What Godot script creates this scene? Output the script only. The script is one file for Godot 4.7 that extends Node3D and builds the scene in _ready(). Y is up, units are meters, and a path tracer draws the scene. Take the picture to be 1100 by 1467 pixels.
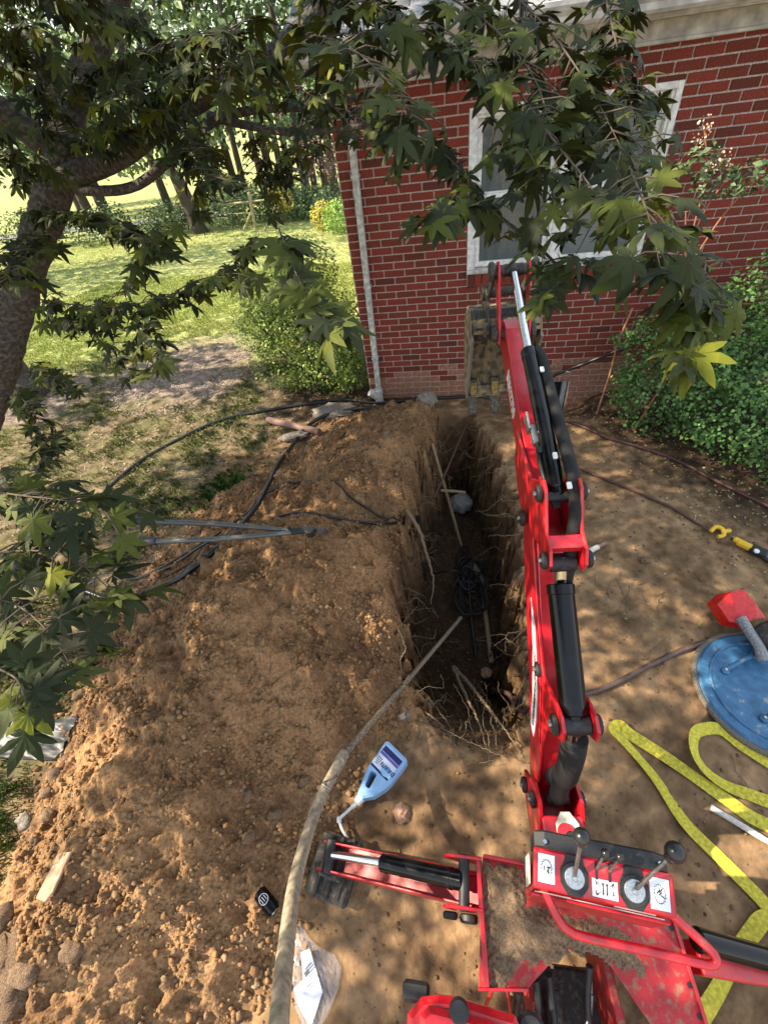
extends Node3D
# A trench dug beside a brick house, with a small red towable backhoe, a soil mound and a maple.
# Units are metres; the brick wall's face lies on z = 0, the camera stands on the +z side.

var rng := RandomNumberGenerator.new()
var used := {}
var M := {}
var n_low := FastNoiseLite.new()
var n_mid := FastNoiseLite.new()
var n_fine := FastNoiseLite.new()
var n_cell := FastNoiseLite.new()
var n_patch := FastNoiseLite.new()
const EYE := Vector3(0.7214, 2.9134, 4.7445)
const RIGHT := Vector3(0.9872, -0.1110, -0.1146)
const UP := Vector3(-0.0045, 0.6985, -0.7156)
const BACK := Vector3(0.1595, 0.7070, 0.6890)

# ---------------------------------------------------------------- mesh collector
class MB:
	var v := PackedVector3Array()
	var n := PackedVector3Array()
	var c := PackedColorArray()
	var ix := PackedInt32Array()
	var col := Color(1, 1, 1)

	func tri(a: int, b: int, d: int, want: Vector3) -> void:
		var g := (v[b] - v[a]).cross(v[d] - v[a])
		if g.dot(want) > 0.0:
			ix.append_array([a, d, b])
		else:
			ix.append_array([a, b, d])

	func face(p: Array, out: Vector3) -> void:
		var g: Vector3 = (p[1] - p[0]).cross(p[2] - p[0])
		if p.size() > 3 and g.length() < 1e-12:
			g = (p[2] - p[0]).cross(p[3] - p[0])
		g = g.normalized()
		if g.dot(out) < 0.0:
			g = -g
		var s := v.size()
		for q in p:
			v.append(q)
			n.append(g)
			c.append(col)
		for k in range(1, p.size() - 1):
			tri(s, s + k, s + k + 1, g)

	func box(at: Vector3, size: Vector3, b := Basis(), bev := 0.0) -> void:
		var h := size * 0.5
		if bev <= 0.0:
			for ax in 3:
				for sg in [-1.0, 1.0]:
					var o := Vector3.ZERO
					o[ax] = sg
					var p := []
					for q in [[-1, -1], [1, -1], [1, 1], [-1, 1]]:
						var r := Vector3.ZERO
						r[ax] = sg * h[ax]
						r[(ax + 1) % 3] = q[0] * h[(ax + 1) % 3]
						r[(ax + 2) % 3] = q[1] * h[(ax + 2) % 3]
						p.append(at + b * r)
					face(p, b * o)
			return
		var i := h - Vector3.ONE * bev
		for ax in 3:
			var a1 := (ax + 1) % 3
			var a2 := (ax + 2) % 3
			for sg in [-1.0, 1.0]:
				var o := Vector3.ZERO
				o[ax] = sg
				var p := []
				for q in [[-1, -1], [1, -1], [1, 1], [-1, 1]]:
					var r := Vector3.ZERO
					r[ax] = sg * h[ax]
					r[a1] = q[0] * i[a1]
					r[a2] = q[1] * i[a2]
					p.append(at + b * r)
				face(p, b * o)
			for s1 in [-1.0, 1.0]:
				for s2 in [-1.0, 1.0]:
					var p := []
					for e in [-1.0, 1.0]:
						var r := Vector3.ZERO
						r[ax] = e * i[ax]
						r[a1] = s1 * h[a1]
						r[a2] = s2 * i[a2]
						var r2 := r
						r2[a1] = s1 * i[a1]
						r2[a2] = s2 * h[a2]
						if e < 0:
							p.append(at + b * r)
							p.append(at + b * r2)
						else:
							p.append(at + b * r2)
							p.append(at + b * r)
					var o := Vector3.ZERO
					o[a1] = s1
					o[a2] = s2
					face(p, b * o)
		for sx in [-1.0, 1.0]:
			for sy in [-1.0, 1.0]:
				for sz in [-1.0, 1.0]:
					face([at + b * Vector3(sx * h.x, sy * i.y, sz * i.z), at + b * Vector3(sx * i.x, sy * h.y, sz * i.z), at + b * Vector3(sx * i.x, sy * i.y, sz * h.z)], b * Vector3(sx, sy, sz))

	# a smooth tube along points; rad is a number or an array
	func tube(p: Array, rad, sides := 8, cap := true, flat := 1.0) -> void:
		var t0: Vector3 = (p[1] - p[0]).normalized()
		var side := t0.cross(Vector3.UP if absf(t0.y) < 0.9 else Vector3.RIGHT).normalized()
		var s := v.size()
		var m := p.size()
		for k in m:
			var t: Vector3 = (p[mini(k + 1, m - 1)] - p[maxi(k - 1, 0)]).normalized()
			side = (side - t * side.dot(t)).normalized()
			var upv := side.cross(t)
			var r: float = rad[k] if rad is Array else rad
			for j in sides:
				var a := TAU * j / sides
				var d := side * cos(a) + upv * sin(a) * flat
				v.append(p[k] + d * r)
				n.append((side * cos(a) * flat + upv * sin(a)).normalized())
				c.append(col)
		for k in m - 1:
			for j in sides:
				var a := s + k * sides + j
				var b := s + k * sides + (j + 1) % sides
				tri(a, b, a + sides, n[a] + n[b])
				tri(b, b + sides, a + sides, n[a] + n[b])
		if cap:
			for e in 2:
				var k := 0 if e == 0 else m - 1
				var ring := []
				for j in sides:
					ring.append(v[s + k * sides + j])
				face(ring, (p[0] - p[1]) if e == 0 else (p[m - 1] - p[m - 2]))

	func cyl(a: Vector3, b: Vector3, r: float, sides := 16, bev := 0.0) -> void:
		if bev > 0.0:
			var d := (b - a).normalized() * bev
			cone(a, a + d, r - bev, r, sides, true, false)
			tube([a + d, b - d], r, sides, false)
			cone(b - d, b, r, r - bev, sides, false, true)
		else:
			tube([a, b], r, sides, true)

	func cone(a: Vector3, b: Vector3, r0: float, r1: float, sides: int, cap0 := true, cap1 := true) -> void:
		var t := (b - a).normalized()
		var s1 := t.cross(Vector3.UP if absf(t.y) < 0.9 else Vector3.RIGHT).normalized()
		var s2 := s1.cross(t)
		var pa := []
		var pb := []
		for j in sides:
			var d := s1 * cos(TAU * j / sides) + s2 * sin(TAU * j / sides)
			pa.append(a + d * r0)
			pb.append(b + d * r1)
		for j in sides:
			var k := (j + 1) % sides
			var d: Vector3 = s1 * cos(TAU * (j + .5) / sides) + s2 * sin(TAU * (j + .5) / sides) + t * (r0 - r1) * 10.0
			face([pa[j], pa[k], pb[k], pb[j]], d)
		if cap0 and r0 > 0:
			face(pa, -t)
		if cap1 and r1 > 0:
			face(pb, t)

	# a polygon of local x, y pushed from -depth/2 to depth/2 along local z, edges chamfered
	func prism(poly: PackedVector2Array, tf: Transform3D, depth: float, bev := 0.0) -> void:
		var m := poly.size()
		var area := 0.0
		for k in m:
			area += poly[k].cross(poly[(k + 1) % m])
		var ccw := area > 0.0
		var ins := PackedVector2Array()
		for k in m:
			var e0 := (poly[k] - poly[(k - 1 + m) % m]).normalized()
			var e1 := (poly[(k + 1) % m] - poly[k]).normalized()
			var n0 := Vector2(-e0.y, e0.x) if ccw else Vector2(e0.y, -e0.x)
			var n1 := Vector2(-e1.y, e1.x) if ccw else Vector2(e1.y, -e1.x)
			var mm := n0 + n1
			var l := maxf(mm.length_squared(), 0.3)
			ins.append(poly[k] + mm * 2.0 / l * bev)
		var tr := Geometry2D.triangulate_polygon(ins if bev > 0 else poly)
		var hz := depth * 0.5
		for sg in [-1.0, 1.0]:
			var s := v.size()
			var o = (tf.basis.z * sg).normalized()
			for q in ins:
				v.append(tf * Vector3(q.x, q.y, sg * hz))
				n.append(o)
				c.append(col)
			for k in range(0, tr.size(), 3):
				tri(s + tr[k], s + tr[k + 1], s + tr[k + 2], o)
		for k in m:
			var a := poly[k]
			var b := poly[(k + 1) % m]
			var e := b - a
			var o2 := Vector2(e.y, -e.x) if ccw else Vector2(-e.y, e.x)
			var o := tf.basis * Vector3(o2.x, o2.y, 0)
			var z := hz - bev
			face([tf * Vector3(a.x, a.y, -z), tf * Vector3(b.x, b.y, -z), tf * Vector3(b.x, b.y, z), tf * Vector3(a.x, a.y, z)], o)
			if bev > 0:
				var ia := ins[k]
				var ib := ins[(k + 1) % m]
				for sg in [-1.0, 1.0]:
					face([tf * Vector3(a.x, a.y, sg * z), tf * Vector3(b.x, b.y, sg * z), tf * Vector3(ib.x, ib.y, sg * hz), tf * Vector3(ia.x, ia.y, sg * hz)], o.normalized() + tf.basis.z.normalized() * sg)

	func blob(at: Vector3, rad: Vector3, b := Basis(), rings := 8, segs := 12, noise: FastNoiseLite = null, amp := 0.0, freq := 1.0) -> void:
		var s := v.size()
		for i in rings + 1:
			var th := PI * i / rings
			for j in segs + 1:
				var ph := TAU * (j % segs) / segs
				var d := Vector3(sin(th) * cos(ph), cos(th), sin(th) * sin(ph))
				var k := 1.0
				if noise:
					var w := d * freq + at * 37.0
					k += amp * noise.get_noise_3dv(w * 100.0)
				v.append(at + b * (d * rad * k))
				n.append((b * (d / rad)).normalized())
				c.append(col)
		for i in rings:
			for j in segs:
				var a := s + i * (segs + 1) + j
				var e := a + segs + 1
				var w := n[a] + n[e + 1]
				if i > 0:
					tri(a, a + 1, e, w)
				if i < rings - 1:
					tri(a + 1, e + 1, e, w)
		if noise:
			smooth(s)

	func smooth(from: int) -> void:
		var acc := PackedVector3Array()
		acc.resize(v.size() - from)
		var key := {}
		for k in range(0, ix.size(), 3):
			if ix[k] < from:
				continue
			var g := (v[ix[k + 2]] - v[ix[k]]).cross(v[ix[k + 1]] - v[ix[k]])
			for e in 3:
				acc[ix[k + e] - from] += g
		for k in acc.size():
			var w := v[k + from].snapped(Vector3.ONE * 1e-5)
			key[w] = key.get(w, Vector3.ZERO) + acc[k]
		for k in acc.size():
			var w: Vector3 = key[v[k + from].snapped(Vector3.ONE * 1e-5)]
			if w.length() > 0:
				n[k + from] = w.normalized()

	func mesh() -> ArrayMesh:
		var a := []
		a.resize(Mesh.ARRAY_MAX)
		a[Mesh.ARRAY_VERTEX] = v
		a[Mesh.ARRAY_NORMAL] = n
		a[Mesh.ARRAY_COLOR] = c
		a[Mesh.ARRAY_INDEX] = ix
		var m := ArrayMesh.new()
		m.add_surface_from_arrays(Mesh.PRIMITIVE_TRIANGLES, a)
		return m

# ---------------------------------------------------------------- naming and placing
func numbered(called: String, parent: Node) -> String:
	var key := str(parent.get_instance_id()) + called
	var k: int = used.get(key, 0)
	used[key] = k + 1
	return called if k == 0 else "%s_%03d" % [called, k]

func obj(called: String, shape, mat: Material, parent: Node = self) -> MeshInstance3D:
	var o := MeshInstance3D.new()
	o.name = numbered(called, parent)
	o.mesh = shape.mesh() if shape is MB else shape
	o.material_override = mat
	parent.add_child(o, true)
	return o

func tag(o: Node, label: String, category: String, group := "") -> Node:
	o.set_meta("label", label)
	o.set_meta("category", category)
	if group:
		o.set_meta("group", group)
	return o

func thing(called: String, label: String, category: String, at := Vector3.ZERO, group := "") -> Node3D:
	var o := Node3D.new()
	o.name = numbered(called, self)
	add_child(o, true)
	o.position = at
	tag(o, label, category, group)
	return o

func kind(o: Node, k: String) -> Node:
	o.set_meta("kind", k)
	return o

func many(called: String, mesh: Mesh, mat: Material, xf: Array, cols: Array, parent: Node = self) -> MultiMeshInstance3D:
	var mm := MultiMesh.new()
	mm.transform_format = MultiMesh.TRANSFORM_3D
	mm.use_colors = cols.size() > 0
	mm.mesh = mesh
	mm.instance_count = xf.size()
	for k in xf.size():
		mm.set_instance_transform(k, xf[k])
		if mm.use_colors:
			mm.set_instance_color(k, cols[k])
	var o := MultiMeshInstance3D.new()
	o.name = numbered(called, parent)
	o.multimesh = mm
	o.material_override = mat
	parent.add_child(o, true)
	o.set_meta("kind", "stuff")
	return o

func V(x: float, y: float, z: float) -> Vector3:
	return Vector3(x, y, z)

func curve(p: Array, step := 0.03) -> Array:
	var cv := Curve3D.new()
	cv.bake_interval = step
	var m := p.size()
	for k in m:
		var t: Vector3 = (p[mini(k + 1, m - 1)] - p[maxi(k - 1, 0)]) / 6.0
		cv.add_point(p[k], -t, t)
	return Array(cv.get_baked_points())

func rdir() -> Vector3:
	var y := rng.randf_range(-1, 1)
	var a := rng.randf() * TAU
	var r := sqrt(1 - y * y)
	return V(r * cos(a), y, r * sin(a))

func facing(normal: Vector3, tip: Vector3, s: float) -> Basis:
	var y := (tip - normal * tip.dot(normal)).normalized()
	return Basis(y.cross(normal) * s, y * s, normal * s)

# roughly how large a thing of one metre looks from where the photographer stands (0 outside the frame)
func seen(p: Vector3) -> float:
	var d := p - EYE
	var t := -d.dot(BACK)
	if t < 0.15:
		return 0.0
	if absf(d.dot(RIGHT) / t) > 0.86 or absf(d.dot(UP) / t) > 1.14:
		return 0.0
	return 1.0 / t

# ---------------------------------------------------------------- materials
func lin(r: float, g: float, b: float) -> Color:
	return Color(r, g, b).linear_to_srgb()

func noise_tex(freq: float, lo: float, hi: float, oct := 4, seed_ := 1, type := FastNoiseLite.TYPE_SIMPLEX_SMOOTH, size := 512) -> NoiseTexture2D:
	var f := FastNoiseLite.new()
	f.seed = seed_
	f.noise_type = type
	f.frequency = freq
	f.fractal_octaves = oct
	var t := NoiseTexture2D.new()
	t.width = size
	t.height = size
	t.seamless = true
	t.noise = f
	var g := Gradient.new()
	g.set_color(0, Color(lo, lo, lo))
	g.set_color(1, Color(hi, hi, hi))
	g.set_offset(0, 0.15)
	g.set_offset(1, 0.85)
	t.color_ramp = g
	return t

func bump_tex(freq: float, strength: float, oct := 4, seed_ := 1, type := FastNoiseLite.TYPE_SIMPLEX_SMOOTH) -> NoiseTexture2D:
	var t := noise_tex(freq, 0, 1, oct, seed_, type)
	t.color_ramp = null
	t.as_normal_map = true
	t.bump_strength = strength
	return t

func mat(color: Color, rough := 0.7, metal := 0.0) -> StandardMaterial3D:
	var m := StandardMaterial3D.new()
	m.albedo_color = color
	m.roughness = rough
	m.metallic = metal
	return m

func tex(m: StandardMaterial3D, albedo: Texture2D, normal: Texture2D, scale: float, nscale := 1.0) -> StandardMaterial3D:
	m.uv1_triplanar = true
	m.uv1_world_triplanar = true
	m.uv1_scale = Vector3.ONE * scale
	if albedo:
		m.albedo_texture = albedo
	if normal:
		m.normal_enabled = true
		m.normal_texture = normal
		m.normal_scale = nscale
	return m

func ramp_tex(freq: float, oct: int, seed_: int, cols: Array, offs: Array, type := FastNoiseLite.TYPE_SIMPLEX_SMOOTH) -> NoiseTexture2D:
	var t := noise_tex(freq, 0, 1, oct, seed_, type)
	var g := Gradient.new()
	g.offsets = PackedFloat32Array(offs)
	g.colors = PackedColorArray(cols)
	t.color_ramp = g
	return t

func make_materials() -> void:
	var speck := noise_tex(0.035, 0.62, 1.0, 5, 3)
	var coarse := noise_tex(0.012, 0.7, 1.0, 5, 5)
	var grit := bump_tex(0.05, 10.0, 5, 7)
	var fine := bump_tex(0.09, 5.0, 4, 9)
	var bark_n := bump_tex(0.03, 14.0, 5, 11)
	var m: StandardMaterial3D
	m = tex(mat(Color.WHITE, 0.97), speck, grit, 2.6, 0.9)
	m.vertex_color_use_as_albedo = true
	m.metallic_specular = 0.25
	M.soil = m
	m = tex(mat(Color.WHITE, 0.98), speck, grit, 9.0, 0.7)
	m.vertex_color_use_as_albedo = true
	m.metallic_specular = 0.2
	M.clod = m
	m = tex(mat(Color.WHITE, 0.97), noise_tex(0.010, 0.66, 1.0, 6, 13), bump_tex(0.022, 7.0, 6, 15), 1.15, 0.55)
	m.vertex_color_use_as_albedo = true
	m.metallic_specular = 0.25
	M.ground = m
	M.mortar = tex(mat(lin(0.74, 0.59, 0.51), 0.95), speck, fine, 4.0, 0.8)
	for k in 6:
		var f: float = [1.0, 0.80, 1.22, 0.90, 1.08, 0.60][k]
		M["brick%d" % k] = tex(mat(lin(0.315 * f, 0.044 * f + 0.006 * (k % 2), 0.020 * f), 0.82), noise_tex(0.035, 0.55, 1.0, 6, 20 + k), fine, 5.0, 1.2)
	M.brick_muddy = tex(mat(Color.WHITE, 0.92), ramp_tex(0.02, 6, 29, [lin(0.25, 0.075, 0.045), lin(0.27, 0.12, 0.07), lin(0.30, 0.19, 0.115)], [0.2, 0.5, 0.8]), fine, 2.5, 0.8)
	M.white = tex(mat(lin(0.80, 0.79, 0.75), 0.5), noise_tex(0.02, 0.82, 1.0, 5, 31), null, 1.5)
	M.white_worn = tex(mat(lin(0.58, 0.57, 0.50), 0.6), noise_tex(0.015, 0.7, 1.0, 6, 32), fine, 2.0, 0.3)
	M.cream = tex(mat(lin(0.60, 0.585, 0.52), 0.6), coarse, null, 1.0)
	M.gutter = tex(mat(lin(0.66, 0.66, 0.63), 0.4), noise_tex(0.012, 0.72, 1.0, 5, 33), null, 1.2)
	M.shingle = tex(mat(lin(0.22, 0.22, 0.22), 0.9), noise_tex(0.09, 0.5, 1.0, 4, 34), grit, 4.0, 0.8)
	m = mat(Color(0.75, 0.85, 0.85, 0.12), 0.03)
	m.transparency = BaseMaterial3D.TRANSPARENCY_ALPHA
	m.metallic_specular = 0.9
	M.glass = m
	M.dark_room = mat(lin(0.03, 0.03, 0.03), 0.9)
	M.blind = mat(lin(0.11, 0.115, 0.11), 0.6)
	M.curtain = tex(mat(lin(0.10, 0.10, 0.085), 0.9), speck, null, 3.0)
	# machine
	m = tex(mat(Color.WHITE, 0.36), ramp_tex(0.016, 6, 41, [lin(0.38, 0.005, 0.012), lin(0.50, 0.006, 0.016), lin(0.46, 0.012, 0.018), lin(0.33, 0.085, 0.055)], [0.2, 0.45, 0.72, 0.92]), bump_tex(0.01, 0.6, 2, 42), 2.0, 0.15)
	m.clearcoat_enabled = true
	m.clearcoat = 0.4
	m.clearcoat_roughness = 0.22
	M.red = m
	m = tex(mat(Color.WHITE, 0.55), ramp_tex(0.014, 6, 43, [lin(0.40, 0.008, 0.014), lin(0.36, 0.012, 0.016), lin(0.27, 0.085, 0.05), lin(0.24, 0.14, 0.085)], [0.0, 0.48, 0.74, 1.0]), fine, 3.6, 0.4)
	M.red_dirty = m
	m = tex(mat(lin(0.006, 0.006, 0.007), 0.12), noise_tex(0.02, 0.7, 1.0, 4, 44), null, 2.0)
	m.metallic_specular = 0.38
	M.black_gloss = m
	M.black = tex(mat(lin(0.018, 0.018, 0.019), 0.55), speck, fine, 6.0, 0.3)
	M.black_sleeve = tex(mat(lin(0.006, 0.006, 0.006), 0.8), noise_tex(0.03, 0.8, 1, 4, 45), bump_tex(0.12, 6, 2, 46), 6.0, 0.5)
	M.black_dusty = tex(mat(Color.WHITE, 0.7), ramp_tex(0.02, 6, 47, [lin(0.02, 0.02, 0.021), lin(0.03, 0.028, 0.026), lin(0.15, 0.10, 0.06)], [0.0, 0.5, 0.85]), fine, 3.0, 0.5)
	M.rubber = tex(mat(lin(0.02, 0.021, 0.021), 0.6), speck, fine, 6, 0.4)
	M.chrome = mat(lin(0.72, 0.73, 0.75), 0.12, 1.0)
	M.zinc = tex(mat(lin(0.62, 0.62, 0.60), 0.35, 0.9), noise_tex(0.03, 0.75, 1.0, 4, 48), null, 8)
	M.steel = tex(mat(lin(0.36, 0.34, 0.32), 0.42, 0.85), speck, null, 6)
	M.bucket = tex(mat(Color.WHITE, 0.8), ramp_tex(0.016, 6, 49, [lin(0.02, 0.02, 0.022), lin(0.06, 0.05, 0.036), lin(0.22, 0.165, 0.085), lin(0.30, 0.225, 0.12)], [0.2, 0.40, 0.52, 0.8]), grit, 1.6, 0.6)
	M.bucket_edge = tex(mat(lin(0.36, 0.35, 0.31), 0.6, 0.3), speck, fine, 5, 0.4)
	M.sticker = mat(lin(0.72, 0.72, 0.72), 0.5)
	M.print_black = mat(lin(0.015, 0.015, 0.015), 0.6)
	M.grey_stripe = mat(lin(0.34, 0.24, 0.23), 0.6)
	# small things
	M.pipe_black = tex(mat(lin(0.014, 0.014, 0.015), 0.38), noise_tex(0.03, 0.7, 1, 4, 51), null, 5)
	M.hose_brown = tex(mat(lin(0.15, 0.085, 0.068), 0.6), speck, fine, 4, 0.3)
	M.hose_red = tex(mat(lin(0.115, 0.045, 0.034), 0.6), speck, fine, 4, 0.3)
	M.wood = tex(mat(lin(0.40, 0.28, 0.15), 0.75), noise_tex(0.03, 0.6, 1, 5, 52), fine, 5, 0.5)
	M.pole = tex(mat(lin(0.47, 0.385, 0.27), 0.6), noise_tex(0.018, 0.62, 1, 6, 53), fine, 4, 0.4)
	M.pole_dark = tex(mat(Color.WHITE, 0.7), ramp_tex(0.03, 5, 54, [lin(0.06, 0.045, 0.03), lin(0.16, 0.12, 0.08), lin(0.42, 0.35, 0.26)], [0.2, 0.5, 0.8]), fine, 6, 0.5)
	M.pvc = tex(mat(lin(0.66, 0.63, 0.56), 0.45), noise_tex(0.02, 0.75, 1, 5, 55), null, 4)
	M.pink_pipe = tex(mat(lin(0.36, 0.21, 0.16), 0.7), speck, fine, 4, 0.4)
	M.stone = tex(mat(lin(0.34, 0.29, 0.23), 0.95), noise_tex(0.02, 0.55, 1, 6, 56), grit, 4, 1.0)
	M.root = tex(mat(lin(0.31, 0.215, 0.13), 0.9), noise_tex(0.03, 0.5, 1, 5, 57), grit, 8, 0.6)
	M.lopper = tex(mat(lin(0.12, 0.125, 0.12), 0.42, 0.3), noise_tex(0.03, 0.75, 1, 4, 58), null, 5)
	M.grip = mat(lin(0.015, 0.02, 0.035), 0.6)
	M.bottle = mat(lin(0.30, 0.52, 0.78), 0.3)
	M.bottle.subsurf_scatter_enabled = true
	M.bottle.subsurf_scatter_strength = 0.25
	M.navy = mat(lin(0.012, 0.02, 0.13), 0.4)
	M.purple = mat(lin(0.13, 0.10, 0.36), 0.4)
	M.label_white = mat(lin(0.62, 0.70, 0.82), 0.4)
	M.plastic_white = mat(lin(0.72, 0.72, 0.70), 0.4)
	m = mat(Color(0.95, 0.96, 1.0, 0.06), 0.10)
	m.metallic_specular = 0.4
	m.transparency = BaseMaterial3D.TRANSPARENCY_ALPHA
	M.clear = m
	M.paper = mat(lin(0.70, 0.72, 0.78), 0.7)
	M.clay = tex(mat(lin(0.50, 0.30, 0.19), 0.85), coarse, fine, 3, 0.4)
	M.tarp = tex(mat(lin(0.03, 0.033, 0.038), 0.5), noise_tex(0.02, 0.7, 1, 4, 59), bump_tex(0.010, 6, 2, 60), 2.0, 0.4)
	M.lid = tex(mat(Color.WHITE, 0.5), ramp_tex(0.013, 6, 61, [lin(0.024, 0.085, 0.165), lin(0.030, 0.125, 0.25), lin(0.05, 0.15, 0.27), lin(0.26, 0.26, 0.23)], [0.1, 0.5, 0.74, 0.86]), fine, 1.7, 0.3)
	M.lid_rim = tex(mat(lin(0.20, 0.17, 0.13), 0.8), speck, grit, 5, 0.6)
	M.scoop = tex(mat(lin(0.72, 0.010, 0.008), 0.32), noise_tex(0.015, 0.7, 1, 6, 69), fine, 5, 0.3)
	M.scoop_tube = tex(mat(lin(0.36, 0.36, 0.36), 0.4), noise_tex(0.03, 0.5, 1, 5, 62), null, 5)
	M.strap = tex(mat(lin(0.72, 0.61, 0.05), 0.75), noise_tex(0.02, 0.72, 1, 5, 63), bump_tex(0.2, 8, 2, 64), 4, 0.6)
	M.tool_yellow = mat(lin(0.66, 0.40, 0.02), 0.5)
	M.rag = tex(mat(lin(0.42, 0.40, 0.37), 0.85), speck, grit, 4, 0.8)
	M.soil_lump = tex(mat(lin(0.24, 0.15, 0.085), 0.97), speck, grit, 5, 1.0)
	M.zinc_pale = tex(mat(lin(0.42, 0.45, 0.44), 0.5), noise_tex(0.03, 0.7, 1, 4, 65), null, 5)
	M.shingle_light = tex(mat(lin(0.34, 0.34, 0.345), 0.9), speck, grit, 4.0, 0.8)
	M.shingle_dark = tex(mat(lin(0.15, 0.15, 0.155), 0.9), speck, grit, 4.0, 0.8)
	M.bucket_dark = tex(mat(Color.WHITE, 0.7), ramp_tex(0.02, 6, 66, [lin(0.02, 0.02, 0.02), lin(0.045, 0.04, 0.034), lin(0.16, 0.12, 0.075)], [0.2, 0.55, 0.9]), grit, 4, 0.5)
	M.bucket_tooth = tex(mat(lin(0.17, 0.15, 0.115), 0.7, 0.2), noise_tex(0.02, 0.4, 1, 5, 67), grit, 4, 0.7)
	M.tooth_yellow = tex(mat(lin(0.42, 0.29, 0.08), 0.7), noise_tex(0.02, 0.5, 1, 5, 68), grit, 4, 0.5)
	M.rubber_gloss = mat(lin(0.014, 0.015, 0.015), 0.3)
	# plants
	for k in 5:
		var g: Color = [Color(0.044, 0.054, 0.013), Color(0.030, 0.038, 0.013), Color(0.062, 0.074, 0.012), Color(0.022, 0.028, 0.012), Color(0.115, 0.122, 0.012)][k]
		m = mat(lin(g.r, g.g, g.b), 0.62)
		m.backlight = [Color(0.5, 0.55, 0.10), Color(0.40, 0.43, 0.10), Color(0.62, 0.66, 0.11), Color(0.36, 0.38, 0.10), Color(0.6, 0.6, 0.1)][k] if k != 4 else Color(0.75, 0.75, 0.10)
		m.metallic_specular = 0.25
		M["maple%d" % k] = m
	m = mat(Color.WHITE, 0.5)
	m.vertex_color_use_as_albedo = true
	m.backlight = Color(0.55, 0.65, 0.2)
	m.metallic_specular = 0.4
	M.leaf = m
	m = mat(Color.WHITE, 0.7)
	m.vertex_color_use_as_albedo = true
	m.backlight = Color(0.4, 0.45, 0.12)
	m.metallic_specular = 0.3
	M.grass = m
	m = mat(Color.WHITE, 0.85)
	m.vertex_color_use_as_albedo = true
	M.litter = m
	M.bark = tex(mat(Color.WHITE, 0.95), ramp_tex(0.02, 6, 71, [lin(0.022, 0.018, 0.014), lin(0.055, 0.045, 0.035), lin(0.135, 0.118, 0.095)], [0.2, 0.5, 0.8]), bark_n, 3.5, 1.0)
	M.twig = mat(lin(0.075, 0.055, 0.038), 0.85)
	M.bark_far = tex(mat(lin(0.09, 0.07, 0.055), 0.95), speck, null, 1.0)
	M.cane = mat(lin(0.30, 0.13, 0.07), 0.7)
	M.fence = tex(mat(lin(0.50, 0.44, 0.22), 0.8), speck, null, 2)
	M.road = tex(mat(lin(0.42, 0.40, 0.36), 0.9), speck, null, 0.5)

# ---------------------------------------------------------------- lie of the land
# crest of the soil mound: x, z, height, half width to the lawn, half width to the trench
const CREST := [[0.25, 0.75, 0.37, 0.98, 0.46], [0.14, 1.25, 0.50, 1.39, 0.68], [-0.06, 1.8, 0.57, 1.62, 0.78], [-0.28, 2.3, 0.50, 1.60, 0.9], [-0.42, 2.78, 0.76, 1.55, 1.12], [-0.62, 3.5, 0.72, 1.30, 1.15], [-0.85, 4.3, 0.55, 0.90, 0.85], [-1.0, 5.2, 0.42, 0.70, 0.80], [-1.05, 6.0, 0.35, 0.60, 0.70]]
const LIP_A := [[0.25, 0.52], [0.9, 0.43], [1.4, 0.36], [1.8, 0.30], [2.6, 0.22], [3.2, 0.30], [3.6, 0.46], [4.1, 0.80]]
const LIP_B := [[0.25, 0.88], [0.7, 0.96], [1.7, 1.24], [2.4, 1.22], [3.2, 1.20], [3.7, 1.16], [4.1, 1.05]]

func along(t: Array, z: float) -> float:
	if z <= t[0][0]:
		return t[0][1]
	for k in t.size() - 1:
		if z <= t[k + 1][0]:
			return lerpf(t[k][1], t[k + 1][1], (z - t[k][0]) / (t[k + 1][0] - t[k][0]))
	return t[-1][1]

func mound(x: float, z: float) -> float:
	if x < -2.4 or x > 1.6 or z < -0.1:
		return -1.0
	var q := CREST[0]
	var extra := 0.0
	var cx: float = q[0]
	var ch: float = q[2]
	var wl: float = q[3]
	var wr: float = q[4]
	if z <= q[1]:
		extra = q[1] - z
	else:
		for k in CREST.size() - 1:
			var b: Array = CREST[k + 1]
			if z <= b[1] or k == CREST.size() - 2:
				var a: Array = CREST[k]
				var t := clampf((z - a[1]) / (b[1] - a[1]), 0, 1)
				t = t * t * (3 - 2 * t)
				cx = lerpf(a[0], b[0], t)
				ch = lerpf(a[2], b[2], t)
				wl = lerpf(a[3], b[3], t)
				wr = lerpf(a[4], b[4], t)
				break
	var d := x - cx
	var w := wl if d < 0 else wr
	w *= 1.0 + 0.10 * n_low.get_noise_2d(x * 60 + 31, z * 60)
	var e := sqrt((d / w) * (d / w) + (extra / 0.55) * (extra / 0.55))
	return ch * (1.0 - (sqrt(e * e + 0.0324) - 0.18) / (1.0161 - 0.18))

func trench(x: float, z: float) -> float:
	if z < 0.2 or z > 4.2 or x < 0.1 or x > 1.5:
		return 0.0
	var wx := x + 0.085 * n_low.get_noise_2d(x * 60, z * 110) + 0.05 * n_mid.get_noise_2d(x * 130, z * 130)
	var l := along(LIP_A, z)
	var r := along(LIP_B, z)
	var s := minf(smoothstep(l - 0.02, l + 0.15, wx), 1.0 - smoothstep(r - 0.15, r + 0.02, wx))
	var e := minf(smoothstep(0.28, 0.42, z), 1.0 - smoothstep(3.05, 4.0, z))
	return 0.95 * s * e

func slope_down(z: float) -> float:
	return -0.09 * clampf(-z - 1.0, 0.0, 39.0)

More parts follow.
